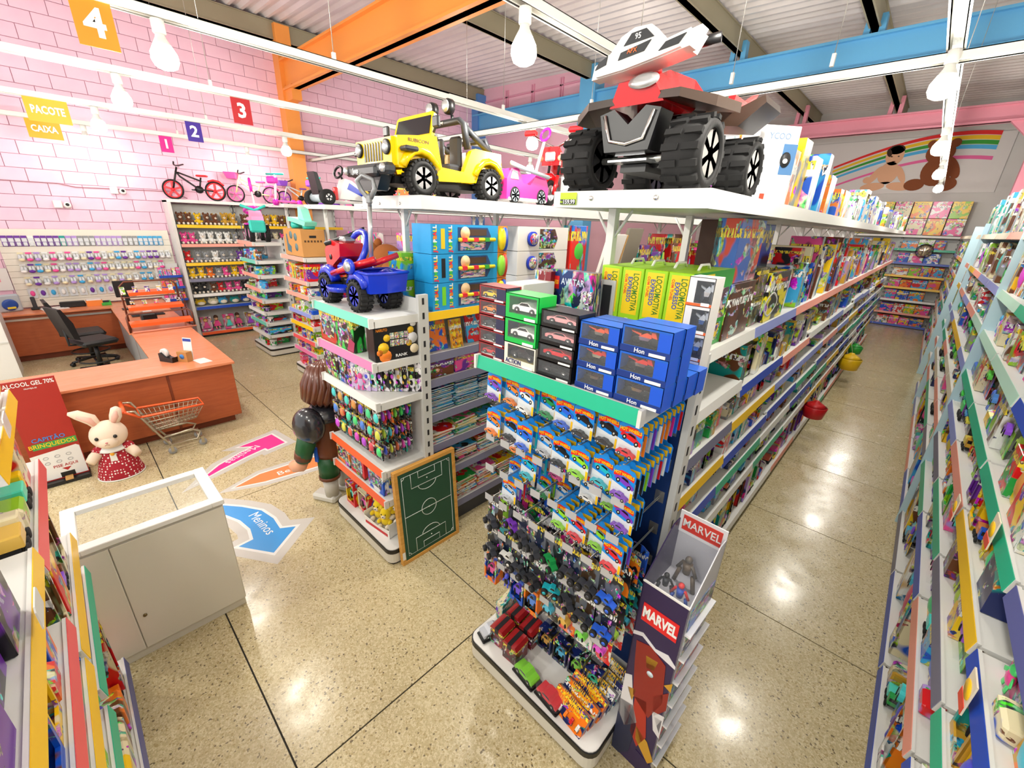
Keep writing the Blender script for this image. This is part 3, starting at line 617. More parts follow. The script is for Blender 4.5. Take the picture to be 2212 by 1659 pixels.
NOUN = {'box': ('boxed toy', 'toy box'), 'fine': ('board game box', 'game'), 'plain': ('plain carton', 'box'), 'wbox': ('window-boxed toy car', 'toy car'), 'doll': ('boxed doll', 'doll'), 'blis': ('blister-packed toy car', 'toy car'), 'figp': ('carded action figure', 'action figure'), 'jar': ('toy tub', 'tub'), 'ball': ('play ball', 'ball'), 'book': ('picture book', 'book'), 'truck': ('toy truck', 'toy truck'), 'plush': ('plush toy', 'plush toy'), 'cush': ('round plush cushion', 'cushion'), 'rag': ('rag doll', 'doll'), 'bag': ('bagged toy', 'toy bag'), 'playset': ('playset', 'playset')}
NAMES = {'box': 'toy_box', 'fine': 'game_box', 'plain': 'plain_box', 'wbox': 'boxed_toy_car', 'doll': 'boxed_doll', 'blis': 'blister_toy', 'figp': 'action_figure', 'jar': 'toy_tub', 'ball': 'play_ball', 'book': 'book', 'truck': 'toy_truck', 'plush': 'plush_toy', 'cush': 'plush_cushion', 'rag': 'rag_doll', 'bag': 'bagged_toy', 'playset': 'playset'}
CK = list(CN)
USED = {}
def item(kind, P, rz, size, c1, c2, label, group, rot=None, nm=None):
    o = put(nm or NAMES[kind], ME[kind], None, P, rot or (0, 0, rz), size, CN.get(c1, c1), CN.get(c2, c2))
    return tag(o, label, NOUN[kind][1], group)
def fill(B, si, kinds, wr=(.08, .15), fr=(.6, .92), dr=(.6, .9), cols=None, top=None, seed=0, gap=.006, x0=.04, x1=None, yo=.012, jit=.0, lean=0, hr=None, sup=None, deep=1, thin=None):
    rnd = random.Random(hash((si, seed)) & 0xffff if seed is None else seed*131+si*17+3)
    z = B.zs[si]; room = (B.zs[si-1]-z-.06) if si > 0 and top is None else (top or .4)
    x = x0; x1 = x1 or B.w-.04; i = 0
    while True:
        k = rnd.choice(kinds); w = rnd.uniform(*wr); h = room*rnd.uniform(*fr) if hr is None else rnd.uniform(*hr)
        d = (B.d-.03)*rnd.uniform(*dr)
        if k in ('plush', 'rag', 'ball', 'jar', 'cush'): d = min(d, w*1.1); 
        if k in ('ball',): h = min(h, w); w = h; d = h
        if k == 'truck': h = min(h, w*.7); d = min(d, w*.5)
        if k in ('blis', 'figp', 'bag'): d = min(d, .09 if thin is None else thin)
        if x+w > x1: break
        c1, c2 = (rnd.sample(CK, 2) if cols is None else (rnd.sample(cols, 2) if len(cols) > 1 else cols*2))
        lab = f'{c1} and {c2} {NOUN[k][0]}, {ordn(i)} along {sup or ordn(si)+" shelf"} of {B.place}'
        rows = 1
        if k in ('blis', 'figp', 'bag') : yo2 = yo+rnd.uniform(0, .05 if thin is None else .015)
        else: yo2 = yo+rnd.uniform(0, .03 if thin is None else .01)
        item(k, B.P(x+w/2, yo2, z+.002), B.rz+rnd.uniform(-jit, jit), (w, d, h), c1, c2, lab, NOUN[k][0]+'s on the '+(B.place.split(' ', 1)[-1])+' shelves')
        for q in range(1, deep):
            yq = yo2+q*(d+.012)
            if yq+d > B.d-.02: break
            item(k, B.P(x+w/2, yq, z+.002), B.rz, (w, d, h), c1, c2, f'{c1} {NOUN[k][0]} {"second" if q == 1 else "third"} deep, {ordn(i)} along {sup or ordn(si)+" shelf"} of {B.place}', NOUN[k][0]+'s on the '+(B.place.split(' ', 1)[-1])+' shelves')
        x += w+gap+rnd.uniform(0, .008); i += 1
MIX = ['box', 'box', 'wbox', 'figp', 'blis', 'fine', 'playset']
for bi, B in enumerate(baysA):
    near = bi < 3
    for si in range(7):
        if si == 0 and bi < 2: continue
        if bi == 0 and si == 1: continue
        w = (.07, .13) if near else ((.12, .2) if bi < 7 else (.19, .3))
        ks = MIX if si < 5 else ['truck', 'box', 'playset', 'wbox', 'truck']
        if si == 0: fill(B, 0, ['box', 'fine', 'box', 'figp', 'wbox'], (.07, .13) if bi < 6 else (.15, .25), (.5, .98), (.5, .9), top=.47, seed=bi+1)
        else: fill(B, si, ks, w, (.62, .95), (.5, .95), None, seed=bi+1, jit=.04)
for bi, B in enumerate(baysR):
    far = bi > 3
    for si in range(8):
        if si == 0:
            if bi < 9 and bi > 1: fill(B, 0, ['box', 'fine', 'box'], (.05, .09) if bi < 6 else (.1, .2), (.6, 1), (.5, .8), ['white', 'brown', 'teal', 'cream', 'sky blue', 'grey'], top=.42, seed=bi+50)
            continue
        if bi == 0 and si < 3: continue
        w = ((.1, .17) if bi < 3 else (.13, .2)) if bi < 5 else (.2, .34)
        ks = ['blis', 'figp', 'wbox', 'truck', 'bag', 'box', 'playset'] if si > 3 else ['fine', 'box', 'blis', 'figp', 'bag', 'playset']
        fill(B, si, ks, w, (.72, .97), (.4, .75), None if si > 3 else ['lime', 'sky blue', 'green', 'white', 'blue', 'grey', 'red', 'brown', 'yellow', 'cream'], seed=bi+50, jit=.0, gap=.003, yo=.009, thin=.05, deep=3 if bi < 3 else (2 if bi < 5 else 1))
# ------------------------------------------------------------ carded car rack (endcap of the long gondola)
CBL = mat('#1a86dc', .35); CWH = mat('#d4d9dc', .4); CYE = mat('#f9c414', .4); CRE = mat('#e02420', .4); CNV = mat('#12336e', .4)
CARC = {'lime': '#8fd42a', 'red': '#d8202a', 'orange': '#f0801c', 'blue': '#2a62d8', 'white': '#ecebe6', 'black': '#1c1d22', 'yellow': '#f4c61a', 'green': '#159048', 'silver': '#b9bcc0', 'purple': '#7a3ab8', 'magenta': '#d42a8a', 'turquoise': '#22b4c4'}
cw, chh = .044, .128
outl = [(-cw, -chh), (cw, -chh), (cw, -.02), (cw-.008, -.008), (.02, -.006), (.012, .008), (-.012, .008), (-.02, -.006), (-cw+.008, -.008), (-cw, -.02)]
m = MB().ext(outl, 0, .0016, 0).ext([(-cw+.001, -chh+.001), (cw-.001, -chh+.001), (cw-.001, -.074), (.01, -.082), (-cw+.001, -.07)], -.0006, 0, 1).ext([(cw-.011, -chh+.001), (cw-.001, -chh+.001), (cw-.001, -.09), (cw-.011, -.088)], -.001, 0, 2)
m.ext([(-cw+.003, -.035), (-.012, -.018), (.02, -.02), (cw-.003, -.032), (cw-.005, -.046), (.0, -.036), (-cw+.005, -.047)], -.001, 0, 3)
card_me = m.mesh('blister_card', [CBL, CWH, CYE, CRE])
pic_me = carbody(MB(), 0, 1, 2, Tm(0, -.0014, -.075, 0, .3, 0, (.078, .004, .1)), 8).mesh('printed_car', [OC, DKG, BLACK, WHITE2])
toy_me = carbody(MB(), 0, 1, 2, Tm(-.002, -.012, -.122, 0, .12, 0, (.066, .05, .07)), 8).mesh('toy_car', [OC, DKG, BLACK, CHROME])
bub_me = MB().rbox(-.037, .037, -.024, -.0006, -.124, -.088, .006).mesh('blister', [FILM])
m = MB().ext(outl, 0, .0016, 0).ext([(-cw+.001, -chh+.001), (cw-.001, -chh+.001), (cw-.001, -.074), (-cw+.001, -.07)], -.0006, 0, 1).ext([(-cw+.004, -.045), (cw-.004, -.045), (cw-.004, -.02), (-cw+.004, -.024)], -.0012, 0, 3).ext([(cw-.011, -chh+.001), (cw-.001, -chh+.001), (cw-.001, -.05), (cw-.011, -.05)], -.002, 0, 4)
carbody(m, 2, 5, 5, Tm(-.002, -.009, -.122, 0, .12, 0, (.066, .035, .07)), 6)
stk_me = m.mesh('blister_card_stacked', [CBL, CWH, OC, CYE, OC, BLACK, CHROME])
LOGO = lettering('HOT WHEELS', .0165, .078, bold=.03); LOGO.materials.append(CYE)
# monster truck card
m = MB()
for x in (-.3, .3):
    for y in (-.26, .26): m.lathe([(.14, -.09), (.19, -.07), (.19, .07), (.14, .09)], 1, 12, Tm(x, y, .19, PI/2)); m.lathe([(.1, -.1), (.1, .1)], 2, 8, Tm(x, y, .19, PI/2))
m.ext([(-.5, .28), (-.48, .42), (-.15, .44), (-.08, .6), (.14, .6), (.22, .44), (.48, .4), (.5, .28)], -.17, .17, 0).ext([(-.1, .45), (-.05, .57), (.12, .57), (.18, .45)], -.175, .175, 3)
mon_me = m.mesh('monster_truck', [OC, RUBBER, OC, DKG])
mcard = MB().ext([(-.05, -.15), (.05, -.15), (.05, -.012), (.02, .006), (-.02, .006), (-.05, -.012)], 0, .0016, 0).mesh('truck_card', [ARTF])
hook_me = MB().tube([(0, .0, 0), (0, -.37, 0), (0, -.385, .008)], .0026, 0, 6).tube([(0, 0, .010), (0, -.36, .010)], .0016, 0, 5).box(-.02, .02, -.004, 0, -.02, .035).mesh('peg_hook', [STEEL])
plate_me = MB().box(-.026, .026, -.3885, -.3865, -.002, .032).mesh('label_plate', [glass('grey_acrylic', (.55, .55, .56), .75, .2)])
ec = ecA.o; BY = ecA.d-.01
XS = [.045+.0925*i for i in range(8)]
HZ = [1.715, 1.545, 1.385, 1.225, 1.06, .885, .70]
O('peg_panel', MB().box(.02, ecA.w-.02, ecA.d-.012, ecA.d-.002, .2, 1.74), CNV, ec)
rnd = random.Random(5); ck = list(CARC)
rowname = ['top', 'second', 'third', 'fourth', 'fifth', 'sixth', 'lowest']
ncard = 0
for r, hz in enumerate(HZ):
    for c, hx in enumerate(XS):
        hk = put('peg_hook', hook_me, ec, (hx, BY, hz))
        if r >= 2: put('label_plate', plate_me, hk)
        gx, gy = -1.245+hx, 1.125+BY
        where = f'{rowname[r]} hook row, {ordn(c)} hook from book aisle'
        if r < 4:
            front = [0, .02, .0, .03, .01, .0, .015, .0][c] + (.0 if r < 2 else rnd.choice([0, .04, .1, .16]))
            n = [9, 8, 7, 6][r] if c > 1 or r < 3 else 3
            if r >= 2: n = rnd.randint(2, 6)
            cc = rnd.choice(ck)
            P = (gx, gy-.365+front, hz-.0108)
            o = tag(put('carded_toy_car', card_me, None, P, (R_(-3), 0, rnd.uniform(-.04, .04))), f'{cc} toy car on blue card, front of {where}', 'toy car', 'carded toy cars')
            put('lettering', LOGO, o, (0, -.0018, -.031), (PI/2, 0, 0)); put('printed_car', pic_me, o, (0, 0, 0), (0, 0, 0), None, CARC[cc]); put('toy_car', toy_me, o, (0, 0, 0), (0, 0, 0), None, CARC[cc]); put('blister', bub_me, o)
            for k in range(n):
                y = P[1]+.036*(k+1)+rnd.uniform(-.004, .004)
                if y > gy-.02: break
                c3 = rnd.choice(ck)
                tag(put('carded_toy_car', stk_me, None, (gx, y, hz-.0108), (R_(-3), 0, rnd.uniform(-.05, .05)), None, CARC[c3]), f'{c3} carded toy car, {ordn(k+1)} back on {where}', 'toy car', 'carded toy cars'); ncard += 1
        elif r < 6:
            if r == 5 and c in (0, 1): pass
            cc = rnd.choice(ck); wc = rnd.choice(['#111113', '#2a8be0', '#7a4a1c', '#16161a', '#1c1c22', '#3a5a1a'])
            fr = rnd.choice([0, .02, .05])
            o = tag(put('carded_monster_truck', mcard, None, (gx, gy-.34+fr, hz-.0088), (R_(-2), 0, 0), None, rnd.choice(['#1a1c24', '#20283a', '#3a2a1c', '#14203a', '#2a2a30']), '#5a5f68'), f'{cc} monster truck on printed card, front of {where}', 'toy truck', 'carded monster trucks')
            put('monster_truck', mon_me, o, (0, -.026, -.148), (0, .25, rnd.uniform(-.5, .5)), .085, CARC[cc] if c % 3 == 1 else {'#1c1d22': '#2a2a30'}.get(CARC[cc], '#3a3c44')); put('blister', bub_me, o, (0, -.002, -.016), (0, 0, 0), (1.1, 1.9, 1.3))
            for k in range(rnd.randint(1, 4)):
                c3 = rnd.choice(ck); tag(put('carded_monster_truck', mcard, None, (gx, gy-.34+fr+.07*(k+1), hz-.0088), (R_(-2), 0, 0), None, CARC[c3], '#141420'), f'{c3} monster truck card, {ordn(k+1)} back on {where}', 'toy truck', 'carded monster trucks')
        else:
            kind = ['wbox', 'figp', 'wbox', 'wbox', 'blis', 'blis', 'blis', 'blis'][c]; cc, c2 = [('orange', 'blue'), ('black', 'grey'), ('blue', 'black'), ('orange', 'black'), ('grey', 'black'), ('orange', 'red'), ('white', 'grey'), ('red', 'white')][c]
            for k in range(3): item(kind, (gx, gy-.37+.1*k, hz-.155), 0, (.085, .075, .15), cc, c2, f'{cc} and {c2} packed car, {ordn(k)} deep, {where}', 'boxed cars on lowest hooks')
# floor deck of the rack
def dk(kind, x, y, s, c1, c2, lab, rz=0, rot=None, z=.136, grp='packs on the rack plinth'): return item(kind, (x, y, z), rz, s, c1, c2, lab, grp, rot)
DR = '#7d1218'
for i, (x, y) in enumerate(((-1.13, 1.165), (-1.13, 1.29), (-1.02, 1.15), (-1.02, 1.275))):
    t = tag(put('display_carton', MB().rbox(-.048, .048, 0, .1, 0, .105, .004).ext([(-.05, .1), (.05, .1), (.04, .112), (-.04, .112)], .004, .096, 0).mesh('carton', [ART]), None, (x, y, .136), (0, 0, .05), None, DR, '#3a0a0c'), ['dark red toy car carton at rack plinth edge', 'dark red carton behind the plinth edge one', 'dark red carton beside the green clamshell car', 'dark red carton behind the one beside green clamshell car'][i], 'box', 'dark red cartons on the rack plinth')
    O('carton_lid', MB().ext([(-.05, .106), (.05, .106), (.035, .125), (-.035, .125)], .0, .1), mat('#a01c20', .35), t); O('lid_band', MB().box(-.012, .012, -.002, .102, .09, .126), DARK, t)
def clam(x, y, rz, cc, lab, L=.13):
    t = thing('clamshell_car', lab, 'toy car', (x, y, .137), rz, 'clamshell cars on the rack plinth')
    O('tray', MB().rbox(-.075, .075, -.04, .04, 0, .012, .004), BLACK, t); O('cover', MB().rbox(-.073, .073, -.038, .038, .012, .068, .01), FILM, t)
    put('toy_car', carbody(MB(), 0, 1, 2, Tm(0, 0, .012, s=(L, .15, .14))).mesh('toy_car', [OC, DKG, BLACK, CHROME]), t, (0, 0, 0), (0, 0, 0), None, cc)
clam(-.9, 1.16, -.12, '#7fd41c', 'bright green toy car in clear case on rack plinth'); clam(-.745, 1.155, -.1, '#d42230', 'red toy car in clear case on rack plinth')
clam(-1.2, 1.2, 1.3, '#b8bcc4', 'silver racing car in clear case at plinth corner')
for k in range(6):
    o = item('fine', (-.645+.01*k, 1.13+.055*k, .136), 0, (.2, .03, .1+.004*k), 'orange' if k < 3 else 'navy', 'navy' if k < 3 else 'white', f'blue and orange multi-car pack, {ordn(k)} from the front of rack plinth', 'multi car packs', (R_(-38), 0, R_(-8)))
    text('lettering', 'HOT WHEELS', .02, CYE, o, (0, -.02, .82), (PI/2, 0, 0)).scale = (5, 33, 10)
    for j in range(5): put('toy_car', carbody(MB(), 0, 1, 2, None, 6).mesh('toy_car', [OC, DKG, BLACK, CHROME]) if (k, j) == (0, 0) else bpy.data.meshes['toy_car_strip'], o, (-.38+.19*j, -.15, .12), (0, 0, PI/2), (.6, .17, 1.0), ['#d8202a', '#e8e8e4', '#f0801c', '#d8202a', '#e8e8e4'][j]).data.name = 'toy_car_strip'
dk('box', -1.235, 1.29, (.05, .14, .12), 'teal', 'cream', 'pale teal carton at the outer rack plinth corner', .1)
for k, x in enumerate((-.93, -.83, -.73, -.63)):
    dk('wbox', x, 1.33, (.085, .08, .14), 'navy', 'black', f'navy boxed toy car at back of rack plinth, {ordn(k)} from cartons')
# ---- goods on the green-edged shelf
GZ = 1.778
def carton(P, w, d, h, col, win, lab, toy='car', tc='#d8202a', band=None, grp=None, rz=0, sidecol=None, txts=(), inner=BLACK):
    x0, x1, z0, z1 = win
    b = MB().box(-w/2, w/2, d*.9, d, 0, h).box(-w/2, w/2, 0, d*.9, 0, .002).box(-w/2, w/2, 0, d*.9, h-.002, h).box(-w/2, -w/2+.002, 0, d*.9, .002, h-.002).box(w/2-.002, w/2, 0, d*.9, .002, h-.002, 1)
    b.box(-w/2, w/2, 0, .0015, 0, z0*h).box(-w/2, w/2, 0, .0015, z1*h, h).box(-w/2, -w/2+x0*w, 0, .0015, z0*h, z1*h).box(-w/2+x1*w, w/2, 0, .0015, z0*h, z1*h, 1)
    o = tag(put('boxed_toy', b.mesh('carton', [mat(col, .35), mat(sidecol or col, .35)]), None, P, (0, 0, rz)), lab, 'toy '+('motorcycle' if toy == 'moto' else 'car'), grp)
    O('inner_tray', MB().box(-w/2+.003, w/2-.003, d*.82, d*.88, .003, h-.003).box(-w/2+.003, w/2-.003, .01, d*.82, z0*h-.004, z0*h), inner, o)
    if band: O('band', MB().box(-w/2-.0004, w/2+.0004, -.0006, 0, 0, z0*h*.95), mat(band, .4), o)
    L = (x1-x0)*w*.92
    if toy == 'car': T = Tm(-w/2+(x0+x1)/2*w, d*.42, z0*h, s=(L, d*1.5, min(h*(z1-z0)*2.2, L*1.0))); put('toy_car', carbody(MB(), 0, 1, 2, T, 10).mesh('toy_car', [OC, DKG, BLACK, CHROME]), o, (0, 0, 0), (0, 0, 0), None, tc)
    else: T = Tm(-w/2+(x0+x1)/2*w, d*.42, z0*h, s=(L, d*1.2, h*(z1-z0)*1.35)); put('toy_motorcycle', bike(MB(), T).mesh('toy_motorcycle', [OC, BLACK, CHROME]), o, (0, 0, 0), (0, 0, 0), None, tc)
    O('window_film', MB().box(-w/2+x0*w, -w/2+x1*w, .0, .0006, z0*h, z1*h), FILM, o)
    for (tx, sz, c, px, pz, ww) in txts: text('lettering', tx, sz, mat(c, .5), o, (px, -.0016, pz), FY_, ww)
    O('price_label', MB().box(w*.1, w*.42, -.0022, -.0008, h*.02, h*.13), TAGM, o)
    return o
cars = [('#c8141a', 'red'), ('#17181c', 'black'), ('#202126', 'charcoal'), ('#f0861c', 'orange'), ('#f6c61a', 'yellow')]
for k, (c, n) in enumerate(cars): carton((-1.185, 1.14, GZ+k*.058), .15, .085, .058, '#8c1a22', (.06, .66, .16, .88), f'dark red window box with {n} model car, {ordn(k)} from shelf', tc=c, grp='model car boxes on the green edged shelf', sidecol='#26284a', inner=WHITE)
o = carton((-1.03, 1.14, GZ), .165, .1, .09, '#e8e2d2', (.12, .95, .3, .92), 'white and gold ACTION box with black and white car', tc='#17181c', grp='model car boxes on the green edged shelf', txts=(('ACTION', .026, '#1a2a6c', -.03, .016, .08),), inner=mat('#8a7a2a', .5))
for k in range(2): carton((-1.033+.004*k, 1.14, GZ+.09+k*.094), .165, .1, .094, '#18b84c', (.12, .94, .22, .9), f'bright green window box with white model car, {"lower" if k == 0 else "upper"} one', tc='#f0f0ec', grp='model car boxes on the green edged shelf', inner=mat('#0f8a3a', .5))
for k, (c, n) in enumerate((('#1a1b20', 'black'), ('#d41c28', 'red'), ('#f29a9c', 'pink'), ('#f2a6a8', 'pale pink'))): carton((-.862+.003*k, 1.14, GZ+k*.061), .16, .1, .061, '#15161a', (.06, .94, .24, .92), f'black window box with {n} model car, {ordn(k)} from shelf', tc=c, grp='model car boxes on the green edged shelf', sidecol='#0e0f14')
for s, (x, w, h) in enumerate(((-.695, .148, .077), (-.535, .16, .083))):
    for q in range(2 if s == 0 else 4):
        for k in range(3 if q < 2 else 1):
            if s == 0 and q == 1 and k < 0: continue
            c, n = [('#2a1010', 'dark'), ('#d82a1a', 'red'), ('#e8562a', 'orange')][k]
            carton((x+.004*q, 1.145+q*.078, GZ+k*h), w, .074, h, '#1f5fc4', (.05, .74, .26, .9), f'blue window box with {n} toy motorcycle, {ordn(k)} up, {ordn(q)} deep, {"middle" if s == 0 else "outer"} stack', 'moto', c, '#14337e', 'blue motorcycle boxes', sidecol='#1c56d0', txts=(('Hon', .02, '#f2f2f2', -.015, h*.12, None),) if q == 0 else ())
for k in range(4): carton((-.515, 1.452, GZ+k*.094), .085, .085, .094, '#e9e6e2', (.3, .97, .1, .88), f'white and orange box with silver toy cycle, {ordn(k)} from shelf', 'moto', '#c4c8cc', '#f0682c', 'white and orange cycle boxes', rz=PI/2*.0, sidecol='#e8e6e2')
# behind: construction set box, white cartons, dark red boxes
ME['panel'] = MB().rbox(-.5, .5, 0, 1, 0, 1, .008).mesh('set_box', [ARTP]); NOUN['panel'] = ('construction set', 'toy box'); NAMES['panel'] = 'construction_set'
o = item('panel', (-1.06, 1.49, GZ), 0, (.22, .05, .34), '#14306e', '#0d1c44', 'dark blue construction set box lettered AVATAR behind model cars', 'boxes behind the model cars')
text('lettering', 'AVATAR', .038, mat('#d8e4f2', .4), o, (.0, -.02, .86), FY_, .55).scale = (1, 3, 2.6)
O('logo_square', MB().box(-.45, -.32, -.02, 0, .76, .92), mat('#d8141c', .4), o); text('lettering', 'LEGO', .03, mat('#f6d81a', .4), o, (-.385, -.025, .84), FY_, .1).scale = (1, 2.5, 2.5)
for i in range(3): O('picture_inset', MB().box(.28, .46, -.015, 0, .62-.2*i, .78-.2*i), ARTP, o)
for i, (x, y, z, w, d, h, c, n) in enumerate(((-1.19, 1.27, GZ, .1, .2, .29, 'white', 'white carton'), (-1.08, 1.3, GZ, .11, .15, .2, 'white', 'lower white carton'), (-1.2, 1.46, GZ+.0, .09, .07, .33, '#7a1420', 'dark red carton'))):
    item('plain' if i < 2 else 'box', (x, y, z), 0, (w, d, h), c, 'white', f'{n} standing behind the window-boxed model cars', 'boxes behind the model cars')
# ------------------------------------------------------------ ride-on toys on the decks
REDP = mat('#d4121a', .18, coat=.6); BLKP = mat('#0d0d10', .38); WHP = mat('#f1f1ee', .22, coat=.5); YELP = mat('#f9cc00', .22, coat=.6); BLUP = mat('#1236c8', .25, coat=.4); PNKP = mat('#e83fa4', .22, coat=.5); LPK = mat('#f4a6d4', .3); TEALP = mat('#2fc4b4', .3); MAGP = mat('#d424b0', .3); LGR = mat('#b9c7cf', .35); BRNP = mat('#3a2a20', .35); DGRY = mat('#303236', .45); SILV = mat('#c2c4c6', .25, .6)
def part(p, name, mb, m, loc=(0,0,0), rot=(0,0,0)): return O(name, mb, m, p, loc, rot)
def wheelpart(t, c, ax, r, w, rim, spokes=6, lug=0, rr=.62, tread=True):
    h = w/2; q = r*rr; A = Tm(0, 0, 0, 0, PI/2, 0) if ax == 'x' else Tm(0, 0, 0, PI/2, 0, 0)
    m = MB().lathe([(q*.97, -h*.4), (q, -h), (r*.88, -h), (r*.98, -h*.6), (r, 0), (r*.98, h*.6), (r*.88, h), (q, h), (q*.97, h*.4)], 0, 28, A)
    if lug:
        for k in range(lug):
            B = A @ Matrix.Rotation(2*PI*k/lug, 4, 'Z')
            for s in (-1, 1): m.box(r*.93, r*1.05, -r*.09, r*.09, min(s*h*.1, s*h*.95), max(s*h*.1, s*h*.95), 0, B)
    o = O('wheel', m, RUBBER, t, c)
    g = MB()
    for s in (-1, 1):
        z0, z1 = sorted((s*h*.62, s*h*.92))
        g.lathe([(q*.3, z0), (q*.3, z1)], 0, 12, A); g.lathe([(q*.86, z0), (q*1.0, z0), (q*1.0, z1), (q*.86, z1)], 0, 24, A)
        for k in range(spokes):
            B = A @ Matrix.Rotation(2*PI*k/spokes, 4, 'Z'); g.ext([(q*.2, -q*.1), (q*.92, -q*.17), (q*.92, q*.17), (q*.2, q*.1)], z0, z1, 0, 'z', B)
    g.lathe([(q*.84, -h*.5), (q*.84, h*.5)], 1, 20, A)
    O('rim', g, [rim, DARK], o); return o
# ---- white and red quad
t = thing('ride_on_quad', 'large ride-on quad with white shield, red nose and chunky wheels', 'ride-on toy', (-.86, 1.77, 2.384))
t.scale = (.84, .84, .84)
for x in (-.24, .24):
    for y in (-.27, .28): wheelpart(t, (x, y, .172), 'x', .132, .15, CHROME if x > 0 else BLKP, 6, 15, .68)
part(t, 'chassis', MB().rbox(-.1, .1, -.26, .3, .14, .2, .02).box(-.06, .06, -.3, .32, .12, .15), BLKP)
for y in (-.27, .28): part(t, 'axle', MB().cyl((-.2, y, .172), (.2, y, .172), .014, 0, 8), STEEL)
part(t, 'front_bumper', MB().ext([(-.1, .19), (.1, .19), (.135, .33), (.07, .345), (0, .285), (-.07, .345), (-.135, .33)], -.38, -.27), BLKP)
part(t, 'bumper_trim', MB().tube([(-.11, -.385, .325), (-.075, -.385, .23), (0, -.385, .215), (.075, -.385, .23), (.11, -.385, .325)], .008, 0, 6), CHROME)
part(t, 'bumper_plate', MB().box(-.09, .09, -.36, -.24, .155, .163).ext([(-.07, .18), (.07, .18), (.06, .215), (-.06, .215)], -.34, -.33), SILV)
for x in (-.07, .07): part(t, 'fork_tube', MB().cyl((x, -.22, .17), (x*.7, -.16, .42), .024, 0, 12), BLKP)
part(t, 'engine_block', MB().rbox(-.11, .11, -.12, .2, .18, .36, .03), BLKP)
part(t, 'nose_cowl', MB().add([(-.12, -.34, .36), (.12, -.34, .36), (.075, -.36, .44), (-.075, -.36, .44), (-.06, -.2, .5), (.06, -.2, .5), (-.13, .05, .44), (.13, .05, .44), (-.06, .05, .52), (.06, .05, .52), (-.13, -.1, .36), (.13, -.1, .36)],
     [(0, 1, 2, 3), (3, 2, 5, 4), (4, 5, 9, 8), (1, 11, 7, 9, 5, 2), (0, 3, 4, 8, 6, 10), (0, 10, 11, 1), (8, 9, 7, 6)]), REDP)
for s in (-1, 1):
    part(t, 'mudguard', MB().add([(s*.06, -.33, .4), (s*.2, -.38, .385), (s*.31, -.3, .36), (s*.33, -.1, .37), (s*.1, .0, .43), (s*.06, -.33, .375), (s*.2, -.38, .355), (s*.31, -.3, .325), (s*.33, -.1, .335), (s*.1, .0, .39)],
         [(0, 1, 2, 3, 4), (9, 8, 7, 6, 5), (0, 5, 6, 1), (1, 6, 7, 2), (2, 7, 8, 3), (3, 8, 9, 4)] if s < 0 else [(4, 3, 2, 1, 0), (5, 6, 7, 8, 9), (1, 6, 5, 0), (2, 7, 6, 1), (3, 8, 7, 2), (4, 9, 8, 3)]), [BRNP])
    part(t, 'rear_mudguard', MB().ext([(s*.07, .36), (s*.24, .34), (s*.34, .42), (s*.33, .45), (s*.2, .4), (s*.07, .42)], .16, .4), [BRNP])
    part(t, 'rear_fin', MB().ext([(.12, .4), (.34, .43), (.44, .52), (.3, .46), (.14, .46)], s*.2-.015, s*.2+.015, 0, 'x'), REDP)
part(t, 'headlight', MB().lathe([(.05, 0), (.055, .01), (.03, .02)], 0, 18, Tm(.035, -.352, .43, R_(70), 0, 0, (1.2, .55, 1))), SILV)
part(t, 'seat', MB().rbox(-.1, .1, -.02, .32, .4, .47, .03), BLKP)
part(t, 'steering_column', MB().cyl((0, -.2, .47), (0, -.24, .53), .03, 0, 12), REDP)
sh = [(a, .47+(b-.5)*.78) for a, b in [(-.21, .50), (-.2, .56), (-.13, .6), (-.085, .66), (-.03, .685), (.04, .68), (.08, .63), (.115, .60), (.235, .625), (.2, .555), (.1, .535), (-.06, .51)]]
zq = lambda pl: [(a, .47+(b-.5)*.78) for a, b in pl]
s0 = part(t, 'front_shield', MB().ext(sh, -.36, -.3).ext([(a*.86+.0, b*.9+.05) for a, b in sh], -.375, -.36).ext([(a*.9, b*.93+.04) for a, b in sh], -.3, -.24), WHP)
for pl in ([(-.185, .535), (-.17, .565), (-.13, .585), (-.135, .55)], [(.09, .555), (.115, .585), (.19, .6), (.165, .565)], [(-.08, .555), (-.07, .585), (.055, .61), (.03, .57)], [(-.06, .61), (-.03, .655), (.03, .66), (.065, .62)]):
    O('shield_decal', MB().ext(zq(pl), -.379, -.374), DARK, s0)
text('lettering', 'APX', .022, mat('#e86a1c', .4), s0, (-.02, -.3805, .534), FY_); text('lettering', '95', .026, SW, s0, (0, -.3805, .576), FY_)
part(t, 'handlebar', MB().tube([(-.2, -.2, .57), (0, -.24, .55), (.2, -.2, .57)], .012, 0, 8).cyl((.15, -.21, .565), (.24, -.19, .575), .018).cyl((-.15, -.21, .565), (-.24, -.19, .575), .018), BLKP)
# price tag on the deck edge
o = thing('price_tag', 'yellow and black price tag reading 159,99 on the deck edge', 'price tag', (-1.0, 1.336, 2.385))
O('tag_card', MB().box(-.035, .035, -.003, 0, -.018, .022), mat('#b8e018', .5), o); O('tag_black', MB().box(-.034, .034, -.004, -.003, -.017, .0), BLACK, o); text('lettering', '159,99', .02, SW, o, (.005, -.0046, -.009), FY_); text('lettering', 'R$', .01, mat('#b8e018', .5), o, (-.028, -.0046, -.009), FY_)
